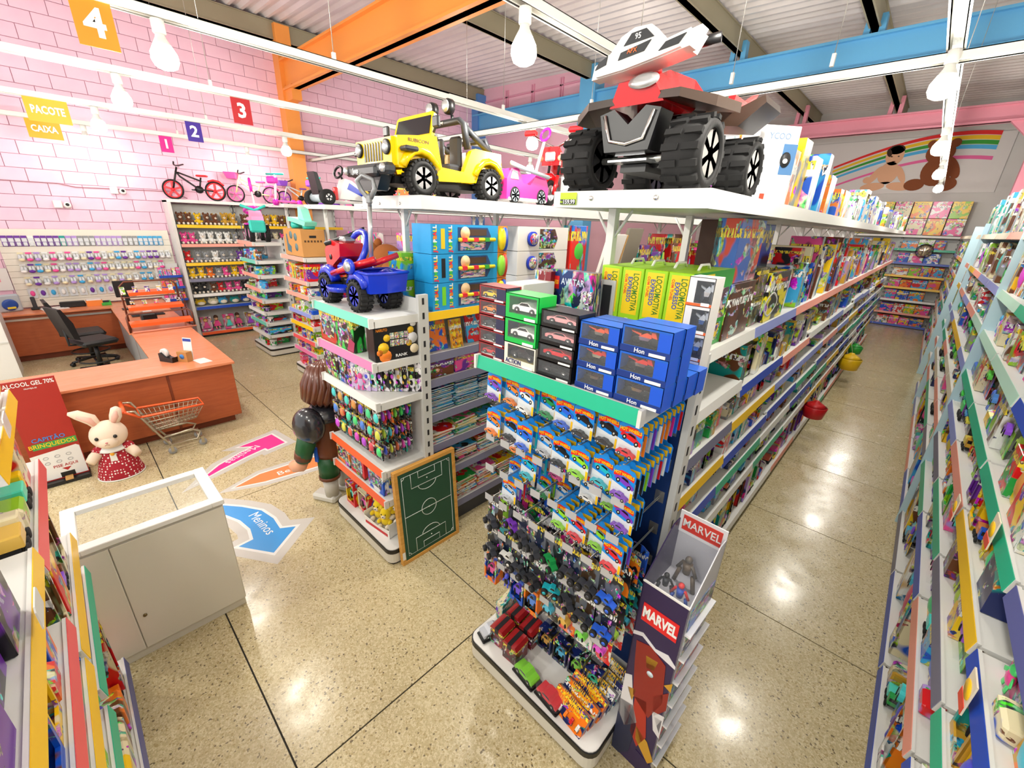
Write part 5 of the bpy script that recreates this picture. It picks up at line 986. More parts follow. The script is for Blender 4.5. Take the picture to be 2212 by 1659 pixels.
# ---- boxes over the books
def jump(P, s, lab):
    t = tag(put('jump_ball_box', MB().ext([(-.33, 0), (.33, 0), (.33, .175), (-.33, .175)], 0, .2).mesh('jump_ball_box', [mat('#1f9ad8', .4)]), None, P, (0, 0, A)), lab, 'toy box', 'jump ball boxes')
    O('window', MB().ext([(-.12, .015), (.14, .015), (.17, .06), (.17, .11), (.14, .16), (-.12, .16)], -.0015, 0), mat('#2a4a7a', .3), t)
    O('printed_hammer', MB().box(-.1, .13, -.003, -.0015, .11, .15).lathe([(.04, 0), (.04, .003)], 1, 14, Tm(-.06, -.0015, .125, PI/2)), [mat('#4a3424', .5), mat('#e8c89a', .5)], t)
    O('stick', MB().cyl((-.12, -.012, .085), (.2, -.012, .085), .012, 0, 8).box(-.1, -.06, -.026, -.0, .073, .097, 1).box(0, .04, -.026, -.0, .073, .097, 1).box(.1, .14, -.026, 0, .073, .097, 2), [mat('#f0d820', .4), mat('#e82a3a', .4), mat('#3aa83a', .4)], t)
    O('printed_child', MB().box(-.1, .12, -.003, -.0015, .02, .07), ARTP, t, col='#f0b8c8', c2='#e8e4dc')
    O('end_panel', MB().box(.24, .331, -.002, 0, .0, .175), mat('#f08a1c', .4), t); O('disc', MB().lathe([(.075, 0), (.07, .02), (.03, .03)], 0, 20, Tm(.27, -.002, .087, PI/2, 0, 0, (.45, 1, 1))), mat(s[1], .4), t); O('disc_back', MB().lathe([(.08, 0), (.08, .012)], 0, 20, Tm(.3, -.002, .087, PI/2, 0, 0, (.4, 1, 1))), mat(s[2], .4), t)
    for x, w in ((-.3, .15), (-.18, .15)):
        for j, (ch, cc) in enumerate(zip('JUMPBALL', ('#e82a3a', '#f2d21a', '#3ac04a', '#f0f0ec', '#f08a1c', '#e82a3a', '#f2d21a', '#f0f0ec'))): text('lettering', ch, .036, mat(cc, .5), t, (x, -.0016, .016+.0205*j), (PI/2, -PI/2, 0), bold=.05)
    O('barcode', MB().box(-.255, -.225, -.0015, 0, .03, .15), mat(s[0], .5), t)
for k, s in enumerate((('#7ad82a', '#f6d81a', '#1d5ad8'), ('#101014', '#8fd83a', '#e8402a'), ('#f2c81a', '#f6d81a', '#1d5ad8'))): jump((-2.22, 1.94, 1.743+.178*k), s, f'light blue JUMP BALL box, {ordn(k)} from the yellow edged shelf')
for k in range(3): 
    o = item('plain', (-2.24, 2.72, 1.743+.178*k), A, (.62, .2, .175), '#ece8e2', 'white', f'white drum set box with dark window, {ordn(k)} from the shelf', 'white drum boxes')
    O('window', MB().ext([(-.1, .08), (.2, .08), (.27, .5), (.2, .92), (-.1, .92)], -.012, 0), ARTP, o, col='#2a2420', c2='#5a3a2a'); O('drum', MB().lathe([(.09, 0), (.09, .1)], 0, 18, Tm(-.25, -.01, .5, PI/2, 0, 0, (1, 3.4, 1))), mat('#1d3ab8', .3), o); O('drum_head', MB().lathe([(.075, 0), (.07, .13)], 0, 18, Tm(-.25, -.01, .5, PI/2, 0, 0, (1, 3.4, 1))), ARTP, o, col='#d8d4cc', c2='#c8202c')
o = item('box', (-2.24, 3.2, 1.743), A, (.22, .1, .55), '#1f7ae0', '#e82a1c', 'tall blue and red RUGOBOL planet ball box', 'boxes over the books'); text('lettering', 'RUGOBOL', .1, mat('#f6d21a', .5), o, (0, -.012, .1), FY_, .8).scale = (1, 1.2, 1); O('printed_planet', MB().lathe([(.25, 0), (.25, .02)], 0, 20, Tm(0, -.0, .62, PI/2, 0, 0, (1.2, .5, 1))), mat('#4ac83a', .5), o)
o = item('plain', (-2.15, 3.5, 1.743), A, (.3, .03, .5), '#efece6', 'white', 'blank white display board leaning behind the construction set', 'boards over the books', (R_(14), 0, A)); O('wooden_edge', MB().box(.47, .52, -.2, 1.2, 0, 1), mat('#c89a5a', .6), o)
o = item('plain', (-2.2, 3.95, 1.743), A, (.28, .03, .55), '#8a8272', 'grey', 'framed glass cabinet door leaning on upper shelf', 'boards over the books', (R_(10), 0, A))
rnd = random.Random(33)
for i in range(14):
    y = 4.2+i*.27; c1, c2 = rnd.sample(['pink', 'black', 'brown', 'white', 'teal', 'red', 'purple'], 2); item('box' if i % 3 else 'doll', (-2.25, y, 1.743 if y < 4.4 else 1.7), A, (.24, .2, rnd.uniform(.3, .55)), c1, c2, f'{c1} and {c2} box over the books, {ordn(i)} past the glass door', 'boxes over the books')
O('far_book_shelf', MB().box(-2.55, -2.2, 4.36, 8, 0, 1.7), WHITE2, label='white continuation of the bookshelf beyond the third bay', cat='shelf')
# upper goods of the doll row seen past the blue quad
rnd = random.Random(44)
for i in range(16):
    y = 2.72+i*.19; c1, c2 = rnd.sample(['pink', 'purple', 'white', 'pink', 'lilac', 'teal'], 2); item('doll' if i % 2 else 'box', (-4.1, y, 1.743), A, (.18, .16, rnd.uniform(.3, .5)), c1, c2, f'{c1} and {c2} doll box above the blue quad, {ordn(i)} along', 'doll boxes past the blue quad')
for i, (y, c) in enumerate(((2.45, 'purple'), (2.62, 'pink'), (2.95, 'white'))): item('box', (-4.72+.14*i, 2.34, 1.722), 0, (.13, .2, .42), c, 'pink', f'{c} fashion doll box behind the blue quad pole, {ordn(i)} from cardboard box', 'doll boxes past the blue quad')
bb = thing('teddy_bear', 'large brown teddy bear lying behind the blue quad', 'plush toy', (-4.2, 2.36, 1.722), .2)
bb.scale = (.85, .85, 1.0)
BF = mat('#8a4e1e', .95); O('body', MB().ball((.05, .1, .16), (.22, .16, .16), 0, 16, 12), BF, bb); O('head', MB().ball((-.18, .05, .2), (.14, .13, .13), 0, 16, 12).ball((-.26, .1, .31), .05).ball((-.1, .1, .32), .05), BF, bb)
for a, b in ((.22, -.02), (.25, .2)): O('leg', MB().ball((a, b, .08), (.13, .07, .07), 0, 12, 8), BF, bb)
for k in range(2):
    o = item('box', (-2.53, 1.54, 1.745+.175*k), A*.0, (.16, .35, .172), '#2a9ae0', '#8ad02a', f'blue and lime carton end beside jump ball boxes, {"lower" if k == 0 else "upper"}', 'boxes over the books')
# ------------------------------------------------------------ checkout counter
def wood(name, h, h2, rough=.32):
    t = NT(name); tc = t.n('ShaderNodeTexCoord'); mp = t.n('ShaderNodeMapping'); mp.inputs['Scale'].default_value = (14, 1.6, 14); t.l(tc.outputs['Object'], mp.inputs[0])
    n = t.n('ShaderNodeTexNoise', i_Scale=2.2, i_Detail=6.0, i_Distortion=1.2); t.l(mp.outputs[0], n.inputs['Vector'])
    return t.done(t.ramp(n.outputs['Fac'], [(.35, lin(h)), (.65, lin(h2))]), rough)
CT = wood('salmon_laminate', '#da8258', '#e29068', .25); CS = wood('rust_laminate', '#a5502a', '#b15a30', .4); CD = mat('#7a3416', .5)
c = thing('checkout_counter', 'salmon topped rust brown checkout counter with two front panels', 'counter')
O('worktop', MB().rbox(-5.98, -5.29, -1.6, 1.11, .715, .742, .003), CT, c)
O('worktop', MB().rbox(-7.4, -5.985, .46, 1.11, .715, .742, .003), CT, c)
for y0, y1 in ((-1.58, -.28), (-.275, .50), (.505, 1.09)): O('front_panel', MB().rbox(-5.37, -5.345, y0, y1, .09, .712, .003), CS, c)
O('counter_body', MB().box(-5.95, -5.375, -1.58, 1.07, .09, .714).box(-7.38, -5.955, .5, 1.07, .09, .714), CS, c); O('panel_joint', MB().box(-5.373, -5.34, .5, .52, .09, .712), CD, c)
O('toe_kick', MB().box(-5.95, -5.42, -1.55, 1.03, 0, .09).box(-7.38, -5.955, .54, 1.03, 0, .09), CD, c); O('inner_side', MB().box(-7.38, -6.0, .485, .5, .09, .71), PLGREY, c)
c2_ = thing('register_counter', 'rust brown register counter behind the tubular rack', 'counter')
O('worktop', MB().rbox(-9.62, -7.42, .44, 1.14, .715, .742, .003), CT, c2_); O('counter_body', MB().box(-9.6, -7.44, .5, 1.1, 0, .714), CS, c2_); O('drawer_side', MB().box(-9.5, -7.5, .485, .5, .1, .7), PLGREY, c2_)
b = thing('back_counter', 'long rust brown counter under the slatted wall board', 'counter')
O('worktop', MB().rbox(-10.19, -9.64, -1.4, 1.2, .715, .742, .003), CT, b); O('counter_body', MB().box(-10.19, -9.7, -1.4, 1.15, .1, .714), CS, b); O('edge_profile', MB().box(-9.7, -9.68, -1.4, .44, .64, .67), STEEL, b); O('toe_kick', MB().box(-10.15, -9.78, -1.4, 1.1, 0, .1), CD, b)
# tubular rack
r = thing('counter_rack', 'brown tubular counter rack with three orange sloping trays', 'rack', (-7.62, .84, .742))
BT = mat('#6a3a28', .35, .3); ORS = mat('#f0642a', .35)
O('frame', MB().tube([(.2, -.38, 0), (.2, -.38, .2), (.16, -.36, .24), (.16, .3, .24), (.2, .33, .2), (.2, .33, 0)], .011, 0, 8).tube([(-.16, -.34, 0), (-.16, -.34, .56), (-.16, -.28, .62), (-.16, .22, .62), (-.16, .28, .56), (-.16, .28, 0)], .011, 0, 8).tube([(.2, -.38, .01), (-.16, -.34, .01)], .01, 0, 8).tube([(.2, .33, .01), (-.16, .28, .01)], .01, 0, 8).tube([(.05, -.36, 0), (.05, -.36, .44), (.05, .3, .44), (.05, .3, 0)], .009, 0, 8), BT, r)
for x, z, w in ((.2, .07, .72), (.05, .26, .64), (-.08, .44, .54)): O('tray', MB().ext([(x-.12, z+.05), (x+.02, z), (x+.025, z+.045), (x+.015, z+.045), (x+.012, z+.012), (x-.12, z+.06)], -w/2, w/2-.04), ORS, r)
for i in range(2): O('base_rod', MB().tube([(.24+.03*i, -.36, .012), (.24+.03*i, .34, .012)], .008, 0, 6), mat('#d8866a', .4), r)
rnd = random.Random(9)
for k in range(10):
    y = .52+k*.065; item('box', (-7.72+rnd.uniform(0, .02), y, 1.01 if k % 2 else 1.2), PI/2, (.05, .04, .1), rnd.choice(['purple', 'black', 'lime', 'white', 'pink']), 'white', f'small candy pack in counter rack tray, {ordn(k)} from the monitor', 'packs in the counter rack')
# monitor, keyboard, phone, radio and desk things
t = thing('monitor', 'black computer monitor behind the tubular rack', 'monitor', (-9.3, .66, .742)); O('screen', MB().rbox(-.02, .02, -.13, .13, .2, .46, .01), BLACK, t); O('stand', MB().box(-.04, .04, -.03, .03, .01, .25).box(-.08, .08, -.1, .1, 0, .012), BLACK, t)
t = thing('keyboard', 'black keyboard on the register counter', 'keyboard', (-8.6, .8, .742)); O('case', MB().rbox(-.08, .08, -.2, .2, 0, .02, .005), DARK, t)
O('keys', MB(), DARK, t) if False else [O('key_row', MB().box(-.065+.03*i, -.042+.03*i, -.18, .18, .02, .028), DGRY, t) for i in range(4)]
t = thing('cash_printer', 'black receipt printer on the register counter', 'printer', (-8.1, .75, .742)); O('body', MB().rbox(-.1, .1, -.09, .09, 0, .13, .02), BLACK, t); O('paper_roll', MB().box(-.03, .03, -.05, .05, .13, .15), WHITE, t)
t = thing('telephone', 'black cordless telephone on the back counter', 'phone', (-10.0, -.4, .742)); O('cradle', MB().rbox(-.05, .05, -.05, .05, 0, .04, .01), BLACK, t); O('handset', MB().rbox(-.02, .02, -.025, .025, .03, .2, .01), DGRY, t)
t = thing('radio_player', 'grey and blue portable player standing on back counter', 'radio', (-9.98, -.66, .742), .3); O('case', MB().rbox(-.04, .04, -.13, .13, 0, .26, .02), LGR, t); O('disc_cover', MB().lathe([(.085, 0), (.085, .01), (.06, .016)], 0, 20, Tm(.04, 0, .11, 0, PI/2, 0)), mat('#2a52a8', .3), t); O('label_sticker', MB().box(.05, .058, -.04, .05, .05, .08), mat('#e8d83a', .5), t)
tag(put('paper_stack', MB().box(-.12, .12, -.15, .15, 0, .01).box(-.1, .1, -.16, .1, .01, .014).mesh('paper_stack', [WHITE]), None, (-9.95, -.2, .743), (0, 0, .2)), 'white paper sheets on the back counter', 'paper')
tag(put('black_case', MB().rbox(-.05, .05, -.15, .15, 0, .09, .01).mesh('black_case', [BLACK]), None, (-9.98, .02, .743)), 'long black pencil case on back counter', 'case')
tag(put('paper_tray', MB().box(-.06, .06, -.1, .1, 0, .09).box(-.05, .05, -.09, .09, .09, .11, 1).mesh('paper_tray', [mat('#f08a3a', .5), WHITE]), None, (-9.95, .28, .743)), 'orange note tray on the back counter', 'tray')
t = thing('calculator', 'small green calculator on back counter', 'calculator', (-9.9, .42, .743)); O('case', MB().ext([(-.05, 0), (.05, 0), (.05, .02), (-.05, .07)], -.06, .06), mat('#3aa03a', .4), t); O('display', MB().ext([(-.04, .068), (.0, .046), (.0, .05), (-.04, .072)], -.04, .04), DARK, t)
t = thing('tape_dispenser', 'black tape dispenser on the salmon counter', 'tape dispenser', (-5.72, .6, .742), .5); O('body', MB().ext([(-.09, 0), (.09, 0), (.1, .06), (.06, .04), (0, .05), (-.06, .1), (-.09, .09)], -.035, .035), BLACK, t); O('tape_roll', MB().lathe([(.03, -.015), (.05, -.015), (.05, .015), (.03, .015)], 0, 18, Tm(-.04, 0, .09, PI/2)), WHITE2, t)
t = thing('flyer_holder', 'cardboard flyer box with a white leaflet on counter', 'leaflet holder', (-5.62, .73, .742), .6); O('carton', MB().box(-.06, .06, -.035, .035, 0, .11), mat('#b58148', .8), t); O('leaflet', MB().box(-.055, .055, .02, .024, .02, .25, 0, Tm(0, .02, 0, -.12)), WHITE, t); O('leaflet_header', MB().box(-.05, .05, .018, .02, .21, .24, 0, Tm(0, .02, 0, -.12)), mat('#1d3a9a', .5), t); O('printed_circle', MB().lathe([(.028, 0), (.028, .002)], 0, 16, Tm(0, -.035, .06, PI/2)), mat('#3a7ac0', .5), t)
tag(put('loose_leaflet', MB().box(-.1, .1, -.06, .06, 0, .003).mesh('loose_leaflet', [WHITE]), None, (-5.52, .86, .743), (0, 0, .2)), 'white loose leaflet lying on salmon counter', 'paper')
def chair(lab, x, y, rz):
    t = thing('office_chair', lab, 'chair', (x, y, 0), rz, 'black office chairs')
    O('seat', MB().rbox(-.23, .23, -.21, .21, .44, .52, .03), BLACK, t); O('backrest', MB().ext([(-.26, .58), (-.2, .56), (-.22, .8), (-.3, 1.0), (-.34, 1.0)], -.19, .19, 0, 'x'), BLACK, t); O('back_arm', MB().tube([(0, -.1, .45), (0, -.27, .47), (0, -.27, .7)], .015, 0, 8), DARK, t)
    O('gas_column', MB().cyl((0, 0, .08), (0, 0, .45), .028), BLACK, t); O('foot_ring', MB().tube([(.22*math.cos(a), .22*math.sin(a), .2) for a in [2*PI*k/20 for k in range(20)]], .012, 0, 6, close=True), BLACK, t)
    for k in range(5):
        a = 2*PI*k/5; L = O('leg', MB().tube([(0, 0, .09), (.27*math.cos(a), .27*math.sin(a), .06)], .018, 0, 6), BLACK, t); O('caster', MB().lathe([(.03, -.018), (.03, .018)], 0, 10, Tm(.27*math.cos(a), .27*math.sin(a), .03, PI/2, 0, a)), BLACK, L)
chair('black office chair nearer the salmon counter', -8.45, .1, R_(20)); chair('black office chair nearer the back counter', -9.1, .05, R_(5))
# white tall unit at the frame edge
t = thing('white_cupboard', 'tall white cupboard at picture edge behind red sanitizer stand', 'cupboard', (-8.85, -.72, 0)); O('body', MB().box(-.5, 0, -.8, 0, 0, 2.0), WHITE, t)
for z in (.5, 1.0, 1.5): O('shelf_edge', MB().box(0, .012, -.8, 0, z, z+.02), WHITE2, t)
# slatted board with hanging packs
sb = thing('slat_board', 'cream slatted wall board with rows of hanging packs', 'display board', (-10.16, 0, 0))
SLT = mat('#e9e4d6', .5); O('backing', MB().box(-.03, -.014, -.55, 1.53, .76, 1.94), mat('#8f8672', .7), sb); O('top_board', MB().box(-.014, .004, -.55, 1.53, 1.865, 1.94), SLT, sb)
sl = MB().box(-.014, .002, -.55, 1.53, .003, .092).mesh('slat', [SLT])
for k in range(12): put('slat', sl, sb, (0, 0, .76+k*.0925))
pk = {}
pk['card'] = MB().ext([(-.035, -.13), (.035, -.13), (.035, 0), (-.035, 0)], -.006, 0).ext([(-.03, -.075), (.03, -.075), (.03, -.03), (-.03, -.03)], -.008, -.006, 1).rbox(-.025, .025, -.02, -.006, -.125, -.08, .005, 1).mesh('hanging_pack', [OCM, CWH])
pk['shoe'] = MB().ext([(-.03, -.02), (.03, -.02), (.03, .0), (-.03, .0)], -.006, 0).ball((-.012, -.03, -.06), (.02, .035, .04), 1, 8, 6).ball((.02, -.03, -.06), (.02, .035, .04), 1, 8, 6).ball((0, -.05, -.085), (.035, .03, .02), 0, 8, 6).mesh('hanging_booties', [OCM, CWH])
pk['flat'] = MB().ext([(-.042, -.12), (.042, -.12), (.042, 0), (-.042, 0)], -.006, 0).ball((0, -.012, -.06), (.025, .01, .035), 1, 10, 6).mesh('hanging_bib_pack', [CWH, OCM])
rows = [(1.845, -.47, .069, 28, 'card', 'top'), (1.6, -.36, .086, 22, 'shoe', 'second'), (1.425, -.38, .085, 21, 'shoe', 'third'), (1.23, -.38, .1, 17, 'shoe', 'fourth'), (1.05, -.38, .115, 9, 'flat', 'fifth')]
rnd = random.Random(12)
for z, y0, dy, n, k, nm in rows:
    for i in range(n):
        y = y0+i*dy
        c = (('purple' if i < 9 and i != 4 else ('teal' if i == 9 else 'white')) if nm == 'top' and i < 16 else 'sky blue' if nm == 'top' and i > 22 else rnd.choice(['white', 'pink', 'white', 'lilac', 'cream', 'sky blue', 'purple']))
        if nm == 'top' and 9 < i < 23: c = rnd.choice(['white', 'lilac', 'grey'])
        tag(put({'card': 'hanging_pack', 'shoe': 'baby_booties', 'flat': 'baby_accessory'}[k], pk[k], None, (-10.148, y, z), (0, 0, PI/2), (1.1, 1.5, 1.25) if k != 'card' else (.9, 1.2, 1.2), CN[c]), f'{c} {dict(card="hanging pack", shoe="baby bootie pair", flat="baby accessory card")[k]}, {ordn(i)} along {nm} row of slatted board', {'card': 'baby product', 'shoe': 'baby shoes', 'flat': 'baby product'}[k], 'packs on the slatted board')
tag(put('wall_notice', MB().box(0, .02, -.2, .12, -.16, .17).box(.02, .022, -.08, .02, -.03, .02, 1).mesh('wall_notice', [WHITE, mat('#e88aa0', .5)]), None, (-10.19, -.68, 1.2)), 'white notice panel on pink wall beside slatted board', 'notice')
# low blue-shelf unit beyond the rack, below plush end
t = thing('small_goods_shelf', 'blue edged low shelf of small goods before plush shelf', 'shelf', (-9.7, 1.2, .75))
O('back', MB().box(-.4, -.38, 0, .34, 0, .62), WHITE2, t)
for z in (.0, .22, .42): s_ = O('shelf', MB().box(-.38, -.1, 0, .34, z, z+.015), WHITE2, t); O('price_strip', MB().box(-.1, -.09, 0, .34, z-.02, z+.02), SC['b'], s_)
for z in (.75, .97, 1.17):
    for i in range(5): item('box', (-9.85, 1.24+i*.064, z+.016), PI/2, (.055, .08, rnd.uniform(.1, .15)), rnd.choice(['pink', 'sky blue', 'lilac', 'orange', 'white']), 'pink', f'small pastel box, {ordn(i)} along {"lower" if z < .8 else "middle" if z < 1 else "upper"} blue edged low shelf', 'small goods before the plush shelf')
# ------------------------------------------------------------ plush shelf contents
PC = [['brown', 'brown', 'yellow', 'brown', 'brown', 'gold', 'gold', 'yellow'], ['pink', 'pink', 'white', 'white', 'white', 'white', 'grey', 'cream'], ['red', 'grey', 'grey', 'white', 'grey', 'grey', 'purple', 'teal'], ['yellow', 'yellow', 'orange', 'grey', 'pink', 'yellow', 'pink', 'red'], ['black', 'black', 'brown', 'red', 'pink', 'pink', 'black', 'red'], ['yellow', 'cream', 'sky blue', 'teal', 'blue', 'yellow', 'yellow', 'pink'], ['pink', 'pink', 'pink', 'pink', 'white', 'pink', 'white', 'pink']]
for bi, B in enumerate(baysP[:2]):
    for si in range(7):
        n = 7 if si not in (5, 6) else 5
        for i in range(n):
            w = (B.w-.04)/n; h = min((ZP[si-1]-ZP[si]-.06) if si else .33, w*1.75 if si != 5 else w*1.3)*rnd.uniform(.88, 1)
            k = 'plush' if si < 5 else ('cush' if si == 5 else ('doll' if i % 2 == 0 else 'rag')); c = PC[si][(i+bi*3) % 8]
            item(k, B.P(.02+w*(i+.5), .06+rnd.uniform(-.02, .02), B.zs[si]+.003+.024*h), B.rz+rnd.uniform(-.25, .25) if k != 'doll' else B.rz, (w*(1.06 if k == 'plush' else .94), w*1.1 if k != 'doll' else .1, h*.88), c, 'white', f'{c} {NOUN[k][0]}, {ordn(i)} along {ordn(si)} shelf of {B.place}', 'soft toys on the plush shelf')
            if si in (0, 1) : item('plush', B.P(.05+w*(i+.5) if i < n-1 else .02+w*(i+.5), .235, B.zs[si]+.003+.024*h), B.rz, (w*.88, w*.8, h*.9), PC[si][(i+1) % 8], 'white', f'{PC[si][(i+1) % 8]} plush toy in back row, {ordn(i)} along {ordn(si)} shelf of {B.place}', 'soft toys on the plush shelf')
# ------------------------------------------------------------ endcap goods C, D and rows beyond
for B, kinds, cols, sd in ((ecC, ['box', 'fine', 'jar', 'playset', 'wbox'], ['red', 'yellow', 'orange', 'lime', 'pink', 'purple', 'white', 'blue'], 401), (ecD, ['box', 'playset', 'wbox', 'jar', 'bag'], ['lime', 'green', 'sky blue', 'brown', 'white', 'black', 'red', 'purple'], 402), (ecE, ['doll', 'box'], ['pink', 'purple', 'white'], 403)):
    for si in range(1, len(B.zs)): fill(B, si, kinds, (.09, .14), (.6, .92), (.7, .95), cols, seed=sd, x0=.01, x1=B.w-.01, sup=ordn(si)+' shelf')
for B, cols, sd in ((bC, ['pink', 'orange', 'purple', 'white', 'red'], 411), (bE, ['pink', 'purple', 'white', 'lilac'], 412)):
    for si in range(1, 7): fill(B, si, ['box', 'doll', 'fine'], (.14, .2), (.7, .95), (.6, .9), cols, seed=sd)
# ------------------------------------------------------------ white display cabinet with glass top
CB = mat('#dcd7ca', .35)
t = thing('display_cabinet', 'white display cabinet with glass top and locked doors', 'cabinet', (-2.95, -.3, 0))
w, L, h = .445, .625, .79
O('rear_glass', MB().box(.004, .01, .018, L-.018, .3, h-.03), GLASS, t)
O('carcass', MB().box(.0, .018, 0, L, .06, .3).box(w-.02, w-.004, 0, L, .06, h-.03).box(.018, w-.02, 0, .018, .06, h-.03).box(.018, w-.02, L-.018, L, .06, h-.03), CB, t)
O('inner_deck', MB().box(.018, w-.02, .018, L-.018, .285, .3), mat('#a58d66', .6), t); O('toe_base', MB().box(.02, w-.015, .01, L-.005, 0, .06), CB, t)
O('door', MB().rbox(w-.003, w+.008, .012, .14, .065, h-.045, .002), CB, t); d2 = O('door', MB().rbox(w-.003, w+.008, .144, L-.004, .065, h-.045, .002), CB, t); O('lock', MB().lathe([(.009, 0), (.009, .006), (.004, .008)], 0, 12, Tm(w+.008, .18, .28, 0, PI/2, 0)), mat('#7a6a48', .3, .8), d2)
O('top_frame', MB().rbox(-.005, w+.012, -.005, .05, h-.03, h, .003).rbox(-.005, w+.012, L-.05, L+.008, h-.03, h, .003).rbox(-.005, .05, .05, L-.05, h-.03, h, .003).rbox(w-.05, w+.012, .05, L-.05, h-.03, h, .003), WHITE, t)
O('glass_top', MB().box(.045, w-.045, .045, L-.045, h-.012, h-.006), GLASS, t)
tag(put('play_ball', ME['ball'], None, (-2.62, .2, .302), (0, 0, .4), (.12, .12, .12), '#3a3a5a', '#d8a8c8'), 'dark round toy inside the glass topped cabinet', 'toy'); tag(put('paper_flyer', MB().box(-.06, .06, -.1, .1, 0, .004).mesh('paper_flyer', [mat('#e89a3a', .6)]), None, (-2.78, .1, .301), (0, 0, .3)), 'orange flyer lying inside the glass topped cabinet', 'paper')
tag(put('price_card', MB().box(-.04, .04, -.12, .12, 0, .003).mesh('price_card', [WHITE]), None, (-2.74, .22, .302), (0, 0, .1)), 'white card lying inside the glass topped cabinet', 'paper')
tag(put('small_doll', ME['rag'], None, (-2.62, -.2, .302), (0, 0, 1), (.1, .1, .12), '#e86a9a'), 'small pink doll inside the glass topped cabinet', 'doll')
# ------------------------------------------------------------ floor decals
def decal(lab, outer, inner, h, txt, tp, tr, tsz, tw, z=.0006):
    t = thing('floor_decal', lab, 'floor sticker')
    O('border', MB().ext(outer, 0, z, 0, 'z'), mat('#c9c5bd', .35), t); O('white_edge', MB().ext([(a, b) for a, b in inner[0]], z, z*1.6, 0, 'z'), WHITE, t); O('arrow', MB().ext(inner[1], z*1.6, z*2.2, 0, 'z'), mat(h, .3), t); text('lettering', txt, tsz, SW, t, (*tp, z*2.6), (0, 0, tr), tw, bold=0, ext=.0002)
def grow(poly, d):
    n = len(poly); out = []
    ar = sum(poly[i][0]*poly[(i+1) % n][1]-poly[(i+1) % n][0]*poly[i][1] for i in range(n)); sg = 1 if ar > 0 else -1
    for i in range(n):
        p0, p1, p2 = Vector(poly[i-1]), Vector(poly[i]), Vector(poly[(i+1) % n]); a = (p1-p0).normalized(); b = (p2-p1).normalized()
        n1 = Vector((a.y, -a.x))*sg; n2 = Vector((b.y, -b.x))*sg; m_ = (n1+n2); m_ = m_.normalized() if m_.length > .05 else n1; k = 1/max(.55, m_.dot(n1)); out.append(tuple(p1+m_*d*k))
    return out
P1 = [(-4.66, .88), (-4.68, .97), (-4.585, 1.0), (-4.50, .82), (-4.36, .55), (-4.25, .40), (-4.30, .62), (-4.40, .85), (-4.46, 1.05), (-4.40, 1.06), (-4.47, 1.23), (-4.74, 1.19)]
P1 = [(-4.68, .86), (-4.75, 1.2), (-4.47, 1.24), (-4.43, 1.06), (-4.48, 1.05), (-4.42, .85), (-4.33, .62), (-4.22, .40), (-4.42, .62), (-4.53, .82), (-4.60, .98)]
decal('pink floor arrow sticker lettered Meninas', grow(P1, .085), (grow(P1, .022), P1), '#ec2d92', 'Meninas', (-4.5, .85), R_(118-180), .11, .36)
P2 = [(-3.92, .62), (-4.0, .85), (-3.98, 1.15), (-3.95, 1.45), (-3.99, 1.45), (-3.86, 1.62), (-3.7, 1.42), (-3.76, 1.4), (-3.79, 1.15), (-3.84, .85)]
decal('orange floor arrow sticker lettered Bebês', grow(P2, .07), (grow(P2, .02), P2), '#f28a4a', 'Bebês', (-3.885, 1.1), R_(88), .1, .26)
P3 = [(-3.72, .47), (-3.58, .585), (-3.42, .685), (-3.25, .72), (-3.09, .715), (-3.03, .81), (-2.85, .59), (-3.09, .43), (-3.1, .53), (-3.24, .55), (-3.4, .525), (-3.55, .465), (-3.66, .38)]
decal('blue floor arrow sticker lettered Meninos', grow(P3, .09), (grow(P3, .022), P3), '#2a96e0', 'Meninos', (-3.25, .635), R_(5), .11, .34)
# ------------------------------------------------------------ leaning chalkboard
t = thing('chalkboard', 'green football pitch chalkboard in wooden frame leaning on endcap', 'chalkboard', (-2.085, 1.185, .0), (0, R_(-3.6), 0))
W_, H_ = .51, .745; WF = wood('beech_frame', '#d9a24e', '#c98f3c', .4)
for k in range(2): O('frame', MB().rbox(-.016-.018*k, .0-.018*k, 0, W_, 0, .03, .003).rbox(-.016-.018*k, -.018*k, 0, W_, H_-.03, H_, .003).rbox(-.016-.018*k, -.018*k, 0, .03, .03, H_-.03, .003).rbox(-.016-.018*k, -.018*k, W_-.03, W_, .03, H_-.03, .003), WF, t)
O('board', MB().box(-.012, -.004, .028, W_-.028, .028, H_-.028), mat('#1b4a34', .6), t)
CHK = mat('#e8ece6', .6); ln = lambda P, c=False: MB().tube([(-.003, a, b) for a, b in P], .0022, 0, 4, close=c)
a0, a1, b0, b1 = .055, W_-.055, .06, H_-.06; mx = W_/2; my = H_/2
for nm, P, c in (('touch_line', [(a0, b0), (a1, b0), (a1, b1), (a0, b1)], True), ('halfway_line', [(a0, my), (a1, my)], False), ('centre_circle', [(mx+.062*math.cos(q), my+.062*math.sin(q)) for q in [2*PI*k/24 for k in range(24)]], True)): O(nm, ln(P, c), CHK, t)
for s, bz in ((1, b0), (-1, b1)):
    O('penalty_area', ln([(mx-.13, bz), (mx-.13, bz+s*.11), (mx+.13, bz+s*.11), (mx+.13, bz)]), CHK, t); O('goal_area', ln([(mx-.07, bz), (mx-.07, bz+s*.05), (mx+.07, bz+s*.05), (mx+.07, bz)]), CHK, t); O('penalty_arc', ln([(mx+.075*math.cos(q), bz+s*(.11+.05*math.sin(q))) for q in [PI*k/10 for k in range(11)]]), CHK, t)
    for aa, sg in ((a0, 1), (a1, -1)): O('corner_arc', ln([(aa+sg*.02*math.cos(q), bz+s*.02*math.sin(q)) for q in [PI/2*k/5 for k in range(6)]]), CHK, t)
